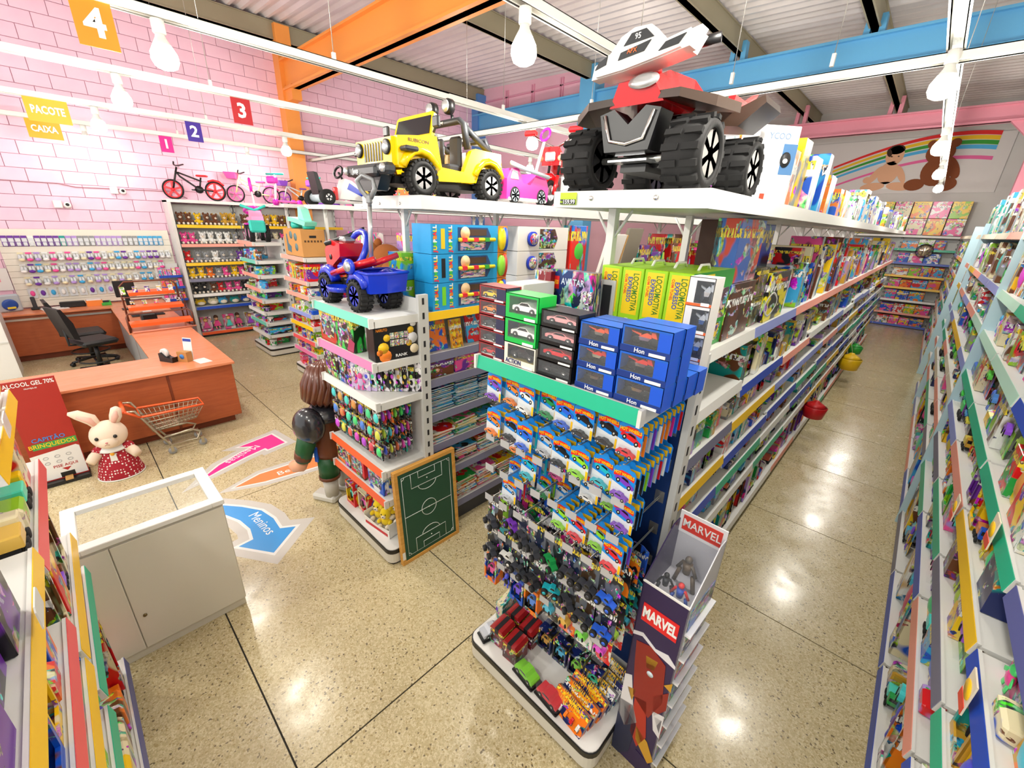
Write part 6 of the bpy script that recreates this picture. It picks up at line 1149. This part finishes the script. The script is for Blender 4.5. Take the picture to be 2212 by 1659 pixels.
for yy, zz in ((mx, my), (mx, b0+.075), (mx, b1-.075)): O('spot', MB().lathe([(.005, 0), (.005, .002)], 0, 10, Tm(-.003, yy, zz, 0, PI/2, 0)), CHK, t)
O('sticker', MB().box(0, .001, .004, .026, .05, .11), WHITE, t)
# ------------------------------------------------------------ large toy figure beside the endcap
t = thing('toy_figure', 'child-size plastic toy figure with brown hair and grey shoulder armour', 'figure', (-3.2, 1.25, 0), R_(-62))
HB = mat('#5d2a12', .3, coat=.4); GA = mat('#26262c', .22, coat=.5); TB = mat('#6a3413', .45); GN = mat('#17552a', .45); SKF = mat('#e8a884', .4); BT_ = mat('#c9c6bd', .4)
hd = O('head', MB().lathe([(.07, .88), (.11, .92), (.125, 1.0), (.115, 1.08), (.07, 1.13)], 0, 18), SKF, t)
hm = MB().ball((0, .02, 1.07), (.155, .155, .165), 0, 20, 12)
for k in range(16):
    a = -2.1+k*4.2/15; hm.tube([(0, .0, 1.235), (.1*math.sin(a), .1*math.cos(a)+.01, 1.2), (.16*math.sin(a), .16*math.cos(a)+.01, 1.08), (.165*math.sin(a+.25), .165*math.cos(a+.25)+.01, .96), (.13*math.sin(a+.4), .14*math.cos(a+.4)+.01, .9)], [.02, .035, .036, .032, .008], 0, 8)
O('hair', hm, HB, t)
for sx in (-.045, .045): O('eye', MB().ball((sx, -.118, 1.02), (.016, .008, .02), 0, 8, 6), BLACK, hd)
O('mouth', MB().tube([(-.03, -.118, .965), (0, -.123, .955), (.03, -.118, .965)], .004, 0, 5), mat('#a03c30', .5), hd)
O('torso', MB().lathe([(.16, .42), (.17, .5), (.15, .75), (.17, .83), (.1, .9), (.07, .91)], 0, 20, Tm(0, 0, 0, s=(1, .75, 1))), TB, t); O('collar', MB().lathe([(.2, .78), (.2, .83), (.13, .9), (.1, .9)], 0, 20, Tm(0, 0, 0, s=(1, .8, 1))), GA, t)
for s in (-1, 1):
    O('shoulder_guard', MB().ball((s*.215, -.02, .77), (.1, .13, .15), 0, 16, 12), GA, t)
    ar = O('arm', MB().tube([(s*.22, -.03, .7), (s*.23, -.08, .56), (s*.23, -.11, .46)], [.075, .07, .06], 0, 14), GN, t); O('cuff', MB().tube([(s*.23, -.09, .54), (s*.23, -.108, .48)], .068, 0, 14), TB, ar)
    O('hand', MB().tube([(s*.23, -.12, .45), (s*.23, -.15, .4), (s*.23, -.2, .38), (s*.23, -.24, .4)], [.05, .058, .05, .03], 0, 12), SKF, ar)
    lg = O('leg', MB().tube([(s*.085, 0, .44), (s*.09, 0, .26)], [.085, .08], 0, 14), GN, t); O('stocking', MB().tube([(s*.09, 0, .26), (s*.09, 0, .235)], .086, 0, 14), TB, lg); O('boot', MB().tube([(s*.09, 0, .24), (s*.09, 0, .06)], [.065, .055], 0, 14).rbox(s*.09-.06, s*.09+.06, -.17, .06, 0, .07, .02), BT_, lg)
O('belt_tag', MB().box(.16, .175, -.05, -.02, .42, .55), mat('#2a6ae0', .4), t)
# ------------------------------------------------------------ rabbit figure, cart, sanitizer stand
def dots():
    t = NT('red_dotted_cloth'); tc = t.n('ShaderNodeTexCoord'); v = t.n('ShaderNodeTexVoronoi', i_Scale=38.0, i_Randomness=.15); t.l(tc.outputs['Object'], v.inputs['Vector'])
    return t.done(t.mix(t.math('LESS_THAN', v.outputs['Distance'], .3), lin('#a3182a'), lin('#f0e8e4')), .85)
t = thing('rabbit_figure', 'large cream plush rabbit in a red dotted dress', 'plush toy', (-4.86, -.04, 0), R_(78))
t.scale = (.8, .85, .92)
FUR = mat('#ecd6c0', .95); DOT = dots(); EAR = mat('#e8b4a4', .9)
hd = O('head', MB().ball((0, -.02, .45), (.16, .145, .14), 0, 24, 16).ball((0, -.12, .41), (.09, .07, .065), 0, 16, 10), FUR, t)
for s in (-1, 1):
    O('eye', MB().ball((s*.075, -.148, .465), .018, 0, 12, 8), BLACK, hd)
    e = O('ear', MB().tube([(s*.07, .0, .55), (s*.1, .0, .62), (s*.12 if s > 0 else -.2, .0, .69), (s*.125 if s > 0 else -.26, .0, .71)], [.04, .055, .045, .015], 0, 14), FUR, t); O('ear_lining', MB().tube([(s*.075, -.035, .57), (s*.105, -.046, .63), (s*.12 if s > 0 else -.195, -.035, .68)], [.02, .03, .015], 0, 10), EAR, e)
    O('arm', MB().tube([(s*.11, -.02, .29), (s*.17, -.06, .25), (s*.2, -.1, .22)], [.05, .05, .042], 0, 12), FUR, t); O('sleeve', MB().ball((s*.12, -.02, .29), (.065, .06, .055), 0, 14, 8), DOT, t)
O('nose', MB().ball((0, -.187, .425), (.012, .01, .008), 0, 8, 6), mat('#c87a7a', .6), hd); O('mouth', MB().tube([(-.02, -.185, .4), (0, -.19, .41), (.02, -.185, .4)], .003, 0, 5), mat('#a86a5a', .6), hd)
O('dress', MB().lathe([(.2, .0), (.205, .03), (.17, .15), (.12, .27), (.1, .33), (.06, .35)], 0, 28, Tm(0, 0, 0, s=(1, .85, 1))), DOT, t); O('hem', MB().lathe([(.205, .0), (.212, .012), (.2, .016)], 0, 28, Tm(0, 0, 0, s=(1, .85, 1))), WHITE, t)
O('collar', MB().lathe([(.13, .295), (.12, .31), (.07, .35)], 0, 24, Tm(0, -.01, 0, s=(1, .95, 1))), WHITE, t); O('lace_bow', MB().ext([(-.03, .2), (.03, .2), (.025, .28), (-.025, .28)], -.125, -.115).ball((0, -.128, .28), (.02, .01, .018), 1, 10, 6), [WHITE, mat('#e8a01c', .5)], t)
t = thing('shopping_cart', 'small wire shopping cart with orange handle by the counter', 'cart', (-5.1, .0, 0))
GW = mat('#b9b09a', .3, .8); CRT = mat('#f0602a', .35)
bot = [(-.1, .26, .27), (.1, .26, .27), (.075, .62, .3), (-.075, .62, .3)]; top = [(-.14, .2, .46), (.14, .2, .46), (.11, .7, .44), (-.11, .7, .44)]
O('basket_rim', MB().tube(top, .011, 0, 8, close=True), CRT, t)
for k in range(13):
    u = k/12; m_ = MB()
    for s in (0, 1):
        a = Vector(top[0 if s else 1]).lerp(Vector(top[3 if s else 2]), u); b_ = Vector(bot[0 if s else 1]).lerp(Vector(bot[3 if s else 2]), u); m_.tube([a, b_], .003, 0, 4)
    m_.tube([Vector(bot[0]).lerp(Vector(bot[3]), u), Vector(bot[1]).lerp(Vector(bot[2]), u)], .003, 0, 4); O('basket_wire', m_, GW, t)
for k in range(4): u = (k+.5)/4; O('side_rail', MB().tube([Vector(top[i]).lerp(Vector(bot[i]), u) for i in range(4)], .0035, 0, 5, close=True), GW, t)
for k in range(7): u = k/6; O('floor_wire', MB().tube([Vector(bot[0]).lerp(Vector(bot[1]), u), Vector(bot[3]).lerp(Vector(bot[2]), u)], .003, 0, 4), GW, t)
for s in (-1, 1): O('side_frame', MB().tube([(s*.14, .1, .54), (s*.14, .17, .53), (s*.13, .3, .22), (s*.13, .36, .1), (s*.12, .58, .09), (s*.11, .62, .16), (s*.1, .55, .2), (s*.12, .32, .19)], .011, 0, 8), GW, t)
O('handle', MB().tube([(-.15, .1, .545), (.15, .1, .545)], .016, 0, 8).tube([(-.145, .1, .545), (-.14, .2, .46)], .013, 0, 8).tube([(.145, .1, .545), (.14, .2, .46)], .013, 0, 8), CRT, t); O('cross_bar', MB().tube([(-.13, .36, .1), (.13, .36, .1)], .01, 0, 8).tube([(-.11, .6, .1), (.11, .6, .1)], .01, 0, 8), GW, t)
for x, y in ((-.13, .36), (.13, .36), (-.11, .62), (.11, .62)): wq = O('caster', MB().lathe([(.032, -.013), (.036, -.008), (.036, .008), (.032, .013)], 0, 16, Tm(x, y, .036, 0, PI/2, 0)), PLGREY, t); O('caster_fork', MB().box(x-.018, x+.018, y-.012, y+.012, .03, .1), GW, wq)
t = thing('sanitizer_stand', 'red pedal sanitizer stand lettered ALCOOL GEL with white lower panel', 'sign stand', (-5.04, -.4, 0), (0, R_(-3), 0))
O('board', MB().box(-.02, 0, -.155, .155, .02, .95), mat('#a8261c', .35), t); O('white_panel', MB().ext([(-.15, .04), (.15, .04), (.15, .3), (.13, .315), (-.155, .285)], .0005, .002, 0, 'x'), WHITE, t); O('foot', MB().box(-.1, .07, -.16, .16, 0, .03), BLACK, t); O('pedal', MB().box(.0, .08, .0, .05, .03, .045), mat('#c89a5a', .5), t); O('notch', MB().box(.002, .003, -.02, .07, .04, .085), BLACK, t)
text('lettering', 'ALCOOL GEL 70%', .05, SW, t, (.0012, .0, .915), FX, .29); text('lettering', 'PROTEJA-SE', .014, SW, t, (.0012, .0, .875), FX); text('lettering', 'CAPITÃO', .05, mat('#3a8ad8', .4), t, (.0022, -.01, .42), FX, .2); text('lettering', 'BRINQUEDOS', .05, mat('#f2c21a', .4), t, (.0022, .0, .365), FX, .28)
text('lettering', 'PISE AQUI', .034, mat('#b01c1c', .5), t, (.003, .03, .15), FX, .15)
O('arrow_mark', MB().ext([(.0, .125), (.06, .125), (.03, .095)], .002, .003, 0, 'x'), mat('#b01c1c', .5), t); O('banner_ribbon', MB().ext([(-.12, .335), (.15, .34), (.15, .395), (-.12, .39)], .001, .0016, 0, 'x'), mat('#3aa04a', .4), t)
for i in range(6): O('icon', MB().tube([(.003, -.07+.07*(i % 3)+.016*math.cos(q), .245-.05*(i//3)+.012*math.sin(q)) for q in [2*PI*k/8 for k in range(8)]], .002, 0, 4, close=True), PLGREY, t)
# ------------------------------------------------------------ goods on the quad endcap
def eb(kind, x, z, s, c1, c2, lab, y=1.165, rz=0, rot=None, grp='goods on the quad endcap'): return item(kind, (x, y, z), rz, s, c1, c2, lab, grp, rot)
def tray_box(x, z, w, h, c1, c2, lab, y=1.165, d=.05):
    o = eb('box', x, z, (w, d, h), c1, c2, lab, y); O('window_inset', MB().ext([(-.36, .2), (-.4, .5), (-.3, .85), (.3, .85), (.4, .5), (.36, .2)], -.02, .001), ARTP, o, col='#1a1820', c2='#6a4a5a'); return o
tray_box(-2.81, 1.492, .235, .22, '#b83018', '#e8a01c', 'red and gold fighter playset box on endcap second shelf', d=.08); tray_box(-2.565, 1.492, .235, .22, '#18381c', '#2fbf4a', 'black and green figure set box on endcap second shelf', d=.08)
O('sash', MB().box(.1, .42, -.05, -.03, .02, .5, 0, Tm(0, 0, 0, 0, .35, 0)), mat('#a8325a', .4), bpy.data.objects[[o.name for o in COL.objects if o.get('label', '').startswith('black and green figure set')][0]])
o = tag(put('card_game_box', MB().rbox(-.14, .14, 0, .1, 0, .225, .003).mesh('card_game_box', [mat('#121214', .35)]), None, (-2.19, 1.308, 1.492), (0, 0, R_(86))), 'black RANK card game box turned to the book aisle', 'game', 'goods on the quad endcap')
text('lettering', 'NARUTO', .024, mat('#f08a1c', .4), o, (-.09, -.001, .19), FY_, .07); text('lettering', 'RANK', .026, SW, o, (.03, -.001, .022), FY_, .08)
for i in range(4):
    for j in range(2): O('printed_card', MB().box(-.04+.032*i, -.012+.032*i, -.0012, 0, .13-.045*j, .168-.045*j), ARTP, o, col=['#e8e0b8', '#e8a01c', '#c8d8a8', '#d8a8c8'][i], c2='#f2f0e8')
for x, z, r_, h in ((-.085, .08, .035, '#f6c81a'), (-.11, .055, .02, '#f0801c'), (-.06, .14, .022, '#f6c81a'), (.1, .17, .022, '#f6c81a'), (.085, .09, .02, '#f6c81a'), (.11, .12, .035, '#e4e4e8'), (.12, .05, .03, '#f2e2c0'), (-.075, .03, .04, '#f0801c')): O('printed_blot', MB().lathe([(r_, 0), (r_, .0012)], 0, 12, Tm(x, 0, z, PI/2)), mat(h, .4), o)
O('maker_badge', MB().lathe([(.018, 0), (.018, .0015)], 0, 16, Tm(.118, 0, .205, PI/2, 0, 0, (1.1, .8, 1))), WHITE, o)
tray_box(-2.83, 1.238, .21, .215, '#1a1a1e', '#6a5a2a', 'black and gold trading card chest on endcap third shelf', d=.07); tray_box(-2.61, 1.238, .21, .215, '#101a3a', '#2a52b8', 'black and blue trading card chest on endcap third shelf', d=.07)
for k in range(9): eb('figp', -2.44+.028*k, 1.238, (.13, .03, .2), '#c8b4dc' if k < 2 else '#1c1a20', '#e8e4ea', f'lilac and black carded figure turned sideways, {ordn(k)} from the front', 1.17+.03*k, R_(32))
rnd = random.Random(71); hk2 = MB().tube([(0, 0, 0), (0, -.28, 0), (0, -.29, .008)], .0025, 0, 6).mesh('peg_hook', [STEEL])
for r, z in enumerate((1.16, 1.035, .91)):
    for c_ in range(7):
        x = -2.88+.1*c_; put('peg_hook', hk2, ecB.o, (x+2.93, .32, z+.003))
        for k in range(4 if c_ < 6 else 6):
            c1, c2 = rnd.choice([('black', 'red'), ('black', 'teal'), ('black', 'grey'), ('black', 'orange'), ('black', 'brown')])
            eb('bag', x, z-.115, (.085, .04, .11), c1, c2, f'{c1} and {c2} trading card pack, {ordn(k)} back on {ordn(c_)} hook, {"upper" if r == 0 else "middle" if r == 1 else "lower"} row', 1.165+.045*k, 0, None, 'trading card packs on the quad endcap')
for k, (x, c1, c2) in enumerate(((-2.82, 'orange', 'brown'), (-2.6, 'red', 'brown'), (-2.34, 'blue', 'white'))): tray_box(x, .522, .2, .19, CN[c1], CN[c2], f'{c1} fighter figure box, {ordn(k)} along lowest endcap shelf', d=.1)
eb('wbox', -2.82, .136, (.13, .14, .2), 'red', 'yellow', 'red and yellow figure window box on endcap plinth', 1.18); eb('wbox', -2.66, .136, (.14, .12, .19), 'cream', 'red', 'cream and red window box on endcap plinth', 1.2)
t = thing('display_tray', 'red and white cardboard display tray of yellow plush toys', 'tray', (-2.4, 1.17, .136), .12)
O('tray', MB().box(-.15, .15, 0, .2, 0, .008).ext([(-.15, .0), (.15, .0), (.15, .07), (0, .05), (-.15, .07)], -.002, .003).box(-.15, -.146, 0, .2, 0, .1).box(.146, .15, 0, .2, 0, .12), mat('#f0eeea', .5), t); O('printed_front', MB().ext([(-.13, .012), (.13, .012), (.13, .035), (-.13, .035)], -.0035, -.002), mat('#c81c24', .5), t)
for k, (x, y, z, s) in enumerate(((-2.47, 1.2, .15, .13), (-2.36, 1.2, .15, .12), (-2.42, 1.26, .2, .14), (-2.33, 1.27, .2, .13))): eb('plush', x, z, (s, s, s*1.35), '#f4d31a', 'yellow', f'yellow plush toy in cardboard tray, {ordn(k)} from the figure boxes', y, rnd.uniform(-.6, .6), None, 'yellow plush toys in tray')
# ------------------------------------------------------------ books beside the endcap
B = baysB[0]
rnd = random.Random(81)
def book(P, w, d, h, c1, c2, lab, rz=0, rot=None): return item('book', P, rz, (w, d, h), c1, c2, lab, 'picture books on the bookshelf', rot)
item('fine', B.P(.15, .06, B.zs[1]+.003), 0, (.17, .015, .2), 'orange', 'blue', 'orange activity book leaning on second bookshelf', 'goods on the bookshelf', (R_(-12), 0, B.rz), 'book'); 
o = item('fine', B.P(.3, .03, B.zs[1]+.003), B.rz, (.1, .015, .2), '#f2a81c', '#f6d81a', 'yellow bubble popper pad leaning on second bookshelf', 'goods on the bookshelf', (R_(-10), 0, B.rz))
for i in range(12): O('popper_hole', MB().lathe([(.1, 0), (.1, .5)], 0, 8, Tm(-.32+.32*(i % 3), -.02, .12+.25*(i//3), PI/2, 0, 0, (1, .5, 1))), mat('#c87a10', .5), o)
item('fine', B.P(.55, .07, B.zs[1]+.003), 0, (.24, .02, .2), 'red', 'sky blue', 'red framed dinosaur picture book standing on bookshelf', 'goods on the bookshelf', (R_(-14), 0, B.rz), 'book')
item('fine', B.P(.8, .07, B.zs[1]+.003), 0, (.2, .02, .19), 'yellow', 'purple', 'yellow and purple picture book standing on bookshelf', 'goods on the bookshelf', (R_(-14), 0, B.rz), 'book')
for k in range(3): book(B.P(.56, .02, B.zs[1]+.003), .24, .1, .012, 'purple', 'white', 'thin books lying under dinosaur picture book') if k == 0 else None
fill(B, 2, ['fine', 'box'], (.16, .3), (.9, .98), (.1, .16), ['pink', 'brown', 'purple', 'green', 'yellow'], seed=610, x0=.05)
for si, n, st in ((3, 3, 22), (4, 3, 7), (5, 3, 8), (6, 3, 5)):
    z0 = B.zs[si]+.003; room = B.zs[si-1]-B.zs[si]-.07
    for c_ in range(4):
        x = .14+c_*.235; z = z0; n_ = 0
        while z < z0+room*(.95 if si == 3 else rnd.uniform(.35, .8)) and n_ < 24:
            th = .0095 if si == 3 else rnd.uniform(.01, .022); c1, c2 = (('navy', 'sky blue') if si == 3 else tuple(rnd.sample(['yellow', 'red', 'white', 'sky blue', 'green', 'pink', 'black', 'orange'], 2)))
            if si == 3: c1 = rnd.choice(['navy', 'sky blue', 'white', 'navy', 'teal'])
            book(B.P(x+rnd.uniform(-.012, .012), .03+rnd.uniform(-.015, .015), z), .215, .26, th, c1, c2, f'{c1} book lying {ordn(n_)} up in {ordn(c_)} pile of {ordn(si)} bookshelf', B.rz+rnd.uniform(-.06, .06)); z += th+.0006; n_ += 1
for bi in (1, 2):
    for si in range(1, 7): fill(baysB[bi], si, ['fine', 'book', 'box'], (.16, .26), (.5, .9), (.4, .9), None, seed=620+bi)
# ------------------------------------------------------------ cardboard comic stand beside the rack
t = thing('comic_stand', 'dark purple cardboard comic display stand lettered MARVEL', 'display stand', (-.457, 1.28, 0), R_(-2))
PUR = mat('#2a1a4a', .4); w, d, h = .185, .26, 1.03
O('front_panel', MB().box(0, w, 0, .004, 0, h), PUR, t); O('side_panel', MB().ext([(0, 0), (d, 0), (d, h+.16), (d*.75, h+.16), (0, h)], w-.004, w, 0, 'x'), mat('#d9d9de', .35), t); O('side_panel', MB().ext([(0, 0), (d, 0), (d, h+.16), (d*.75, h+.16), (0, h)], 0, .004, 0, 'x'), PUR, t); O('back_panel', MB().box(0, w, d-.004, d, 0, h+.12), mat('#c9c9d0', .4), t)
O('header_card', MB().box(-.0, w, d-.012, d-.006, h+.1, h+.2), mat('#f0eef0', .4), t); O('header_frame', MB().box(.015, w-.015, d-.014, d-.012, h+.115, h+.185), mat('#e0443a', .4), t); text('lettering', 'MARVEL', .05, SW, t, (w/2, d-.0155, h+.15), FY_, .15)
O('logo_plate', MB().box(.02, w-.02, -.002, 0, h-.19, h-.1), mat('#e01c22', .4), t); text('lettering', 'MARVEL', .07, SW, t, (w/2, -.003, h-.145), FY_, .14, bold=.04)
O('torn_strip', MB().ext([(.0, h-.27), (.04, h-.25), (.1, h-.285), (.15, h-.27), (w, h-.3), (w, h-.315), (.1, h-.3), (.04, h-.27), (0, h-.29)], -.0015, 0), mat('#e4e2e8', .4), t)
RA, RB, GL, NB, WL = mat('#8c1c18', .35), mat('#b02a1c', .35), mat('#c8962a', .35), mat('#1c2444', .4), mat('#dcdade', .4)
for pl, m_ in (([(.02, .72), (.08, .74), (.15, .7), (.17, .5), (.13, .36), (.05, .42), (.03, .6)], RA), ([(.06, .42), (.11, .44), (.14, .24), (.11, .14), (.07, .2)], RB), ([(.13, .5), (.185, .58), (.19, .48), (.15, .4)], RA), ([(.07, .68), (.12, .69), (.11, .63), (.08, .62)], GL), ([(.16, .6), (.19, .64), (.19, .59)], GL), ([(.0, .5), (.03, .52), (.06, .36), (.09, .28), (.04, .2), (.0, .26)], WL), ([(.0, .34), (.06, .36), (.09, .26), (.08, .06), (.04, .0), (.0, .0)], NB), ([(.03, .33), (.05, .35), (.055, .22), (.035, .2)], RB), ([(.09, .26), (.15, .22), (.19, .14), (.17, .1), (.1, .18)], GL), ([(.11, .12), (.19, .1), (.19, .02), (.13, .01)], PUR), ([(.14, .42), (.19, .44), (.19, .3), (.16, .32)], WL), ([(.15, .4), (.185, .41), (.185, .33)], PUR), ([(.02, .44), (.06, .46), (.05, .38)], GL)): O('printed_patch', MB().ext(pl, -.0022, -.0005), m_, t)
O('printed_glow', MB().lathe([(.014, 0), (.014, .003)], 0, 14, Tm(.1, 0, .6, PI/2)), mat('#d8ecf6', .3), t)
for k in range(7): pz = .12+k*.13; p_ = O('comic_pocket', MB().box(w, w+.003, .02, d-.02, pz, pz+.1, 0, Tm(0, 0, 0)), ARTP, t, col=['#2a6ac8', '#d8402a', '#e8e4e0'][k % 3], c2='#1a2a5a'); O('pocket_lip', MB().box(w, w+.022, .01, d-.01, pz-.012, pz-.002), mat('#e4e4e8', .3), p_)
O('clear_cover', MB().add([(.004, .004, h), (w-.004, .004, h), (w-.004, d*.75, h+.158), (.004, d*.75, h+.158)], [(0, 1, 2, 3)]).box(0, w, 0, .004, h-.004, h), FILM, t); O('inner_floor', MB().box(.004, w-.004, .004, d-.004, h-.1, h-.095), mat('#b8b8c0', .4), t); O('top_edge', MB().box(0, w, -.002, .005, h-.006, h+.001), WHITE, t)
FG = lambda: None
def mini(P, c1, c2, lab, h):
    t = thing('toy_hero', lab, 'action figure', P, rnd.uniform(-.5, .5))
    O('body', MB().tube([(0, 0, h*.45), (0, 0, h*.78)], [h*.1, h*.13], 0, 8).tube([(-.02*h/.1, 0, h*.48), (-.03*h/.1, 0, 0)], h*.06, 0, 6).tube([(.02*h/.1, 0, h*.48), (.03*h/.1, 0, 0)], h*.06, 0, 6), mat(c2, .4), t); O('arms', MB().tube([(-.28*h, 0, h*.45), (-.15*h, 0, h*.74), (.15*h, 0, h*.74), (.28*h, 0, h*.5)], h*.05, 0, 6), mat(c1, .4), t); O('head', MB().ball((0, 0, h*.9), h*.1, 0, 10, 8), mat(c1, .4), t)
mini((-.4, 1.36, h-.094), '#17181c', '#2a2c32', 'black toy hero under the clear cover of comic stand', .11); mini((-.335, 1.34, h-.094), '#d42a2a', '#2a52b8', 'red and blue toy hero under the clear cover of comic stand', .12); mini((-.36, 1.46, h-.094), '#5a5248', '#6a5a48', 'brown toy hero under the clear cover of comic stand', .15)
# ------------------------------------------------------------ front shelf goods at the picture's lower corner
for bi, B in enumerate(baysL):
    for si in range(5):
        if si == 0: fill(B, 0, ['box', 'fine'], (.16, .26), x1=(B.w-.04 if bi else .38), fr=(.7, 1), dr=(.5, .8), cols=['purple', 'green', 'lime', 'black', 'orange'], top=.3, seed=700+bi)
        elif False: fill(B, 0, ['box', 'fine'], (.16, .26), (.7, 1), (.5, .8), ['purple', 'green', 'lime', 'black', 'orange'], top=.3, seed=700+bi)
        else: fill(B, si, ['wbox', 'playset', 'truck', 'box'] if si < 4 else ['playset', 'truck', 'wbox'], (.1, .16), (.75, .97), (.5, .9), ['yellow', 'orange', 'brown', 'red', 'lime', 'blue', 'cream'], seed=700+bi, yo=.009, deep=2, thin=.06)
for k, (x, z, c) in enumerate(((-2.3, 1.64, '#d8a86a'), (-2.1, 1.64, '#cf9a5a'))):
    o = tag(put('crate_toy', MB().box(-.08, .08, 0, .008, 0, .14).box(-.08, .08, .1, .108, 0, .14).box(-.08, -.072, 0, .108, 0, .14).box(.072, .08, 0, .108, 0, .14).mesh('crate_toy', [mat(c, .6)]), None, (x, -.262, z), (0, 0, PI)), f'small wooden crate packed toy, {ordn(k)} on the cabinet side front shelf', 'toy crate', 'wooden crate toys')
    for j in range(3): O('crate_slat', MB().box(-.081, .081, -.006, .0, .01+.045*j, .04+.045*j), WF, o)
for k, (x, z) in enumerate(((-1.9, 1.66), (-1.3, 1.4))):
    t = thing('price_holder', f'clear acrylic price holder clipped to yellow strip, {ordn(k)} from the cabinet', 'price holder', (x, -.235, z-.02)); O('clip', MB().box(-.02, .02, 0, .01, 0, .03), FILM, t); O('plate', MB().ext([(-.05, 0), (.05, 0), (.05, .05), (.04, .06), (-.04, .06), (-.05, .05)], .01, .013), mat('#e8eae8', .2), t)
# hanging tags on the wall shelf
for k, (y, z) in enumerate(((1.45, 1.15), (1.95, 1.4), (1.62, .12), (2.6, 1.15))):
    t = thing('shelf_talker', f'yellow and red price flag on wall shelf edge, {ordn(k)} of four', 'price flag', (.405, y, z)); O('flag', MB().box(-.004, 0, -.04, .04, -.06, .05), mat('#f2e6d0', .4), t); O('flag_centre', MB().lathe([(.025, 0), (.025, .002)], 0, 14, Tm(-.004, 0, 0, 0, -PI/2, 0, (1, 1.4, 1))), mat('#f2c21a', .4), t); O('flag_corner', MB().box(-.0055, -.004, -.04, .04, -.06, -.03), mat('#e0402a', .4), t)
# yellow and red balls hanging at the gondola's far end
for k, (y, z, c, n, r_) in enumerate(((5.6, .45, '#c81c24', 'red', .12), (8.6, .4, '#f6c81a', 'yellow', .16), (8.9, .55, '#2a9a3a', 'green', .1))): 
    t = thing('hanging_toy', f'{n} plastic bucket toy hanging out into the aisle', 'toy', (-.47, y, z)); O('bucket', MB().lathe([(r_*.7, -r_), (r_*.8, -r_*.95), (r_, r_*.1), (r_*.95, r_*.15)], 0, 18), mat(c, .35), t); O('lid', MB().lathe([(r_*.95, r_*.15), (r_*.6, r_*.4), (r_*.25, r_*.6), (r_*.2, r_*.7)], 0, 18), mat(c, .35), t); O('string', MB().cyl((0, 0, r_*.7), (-.07, 0, r_*.7+.2), .003, 0, 5), WHITE, t)
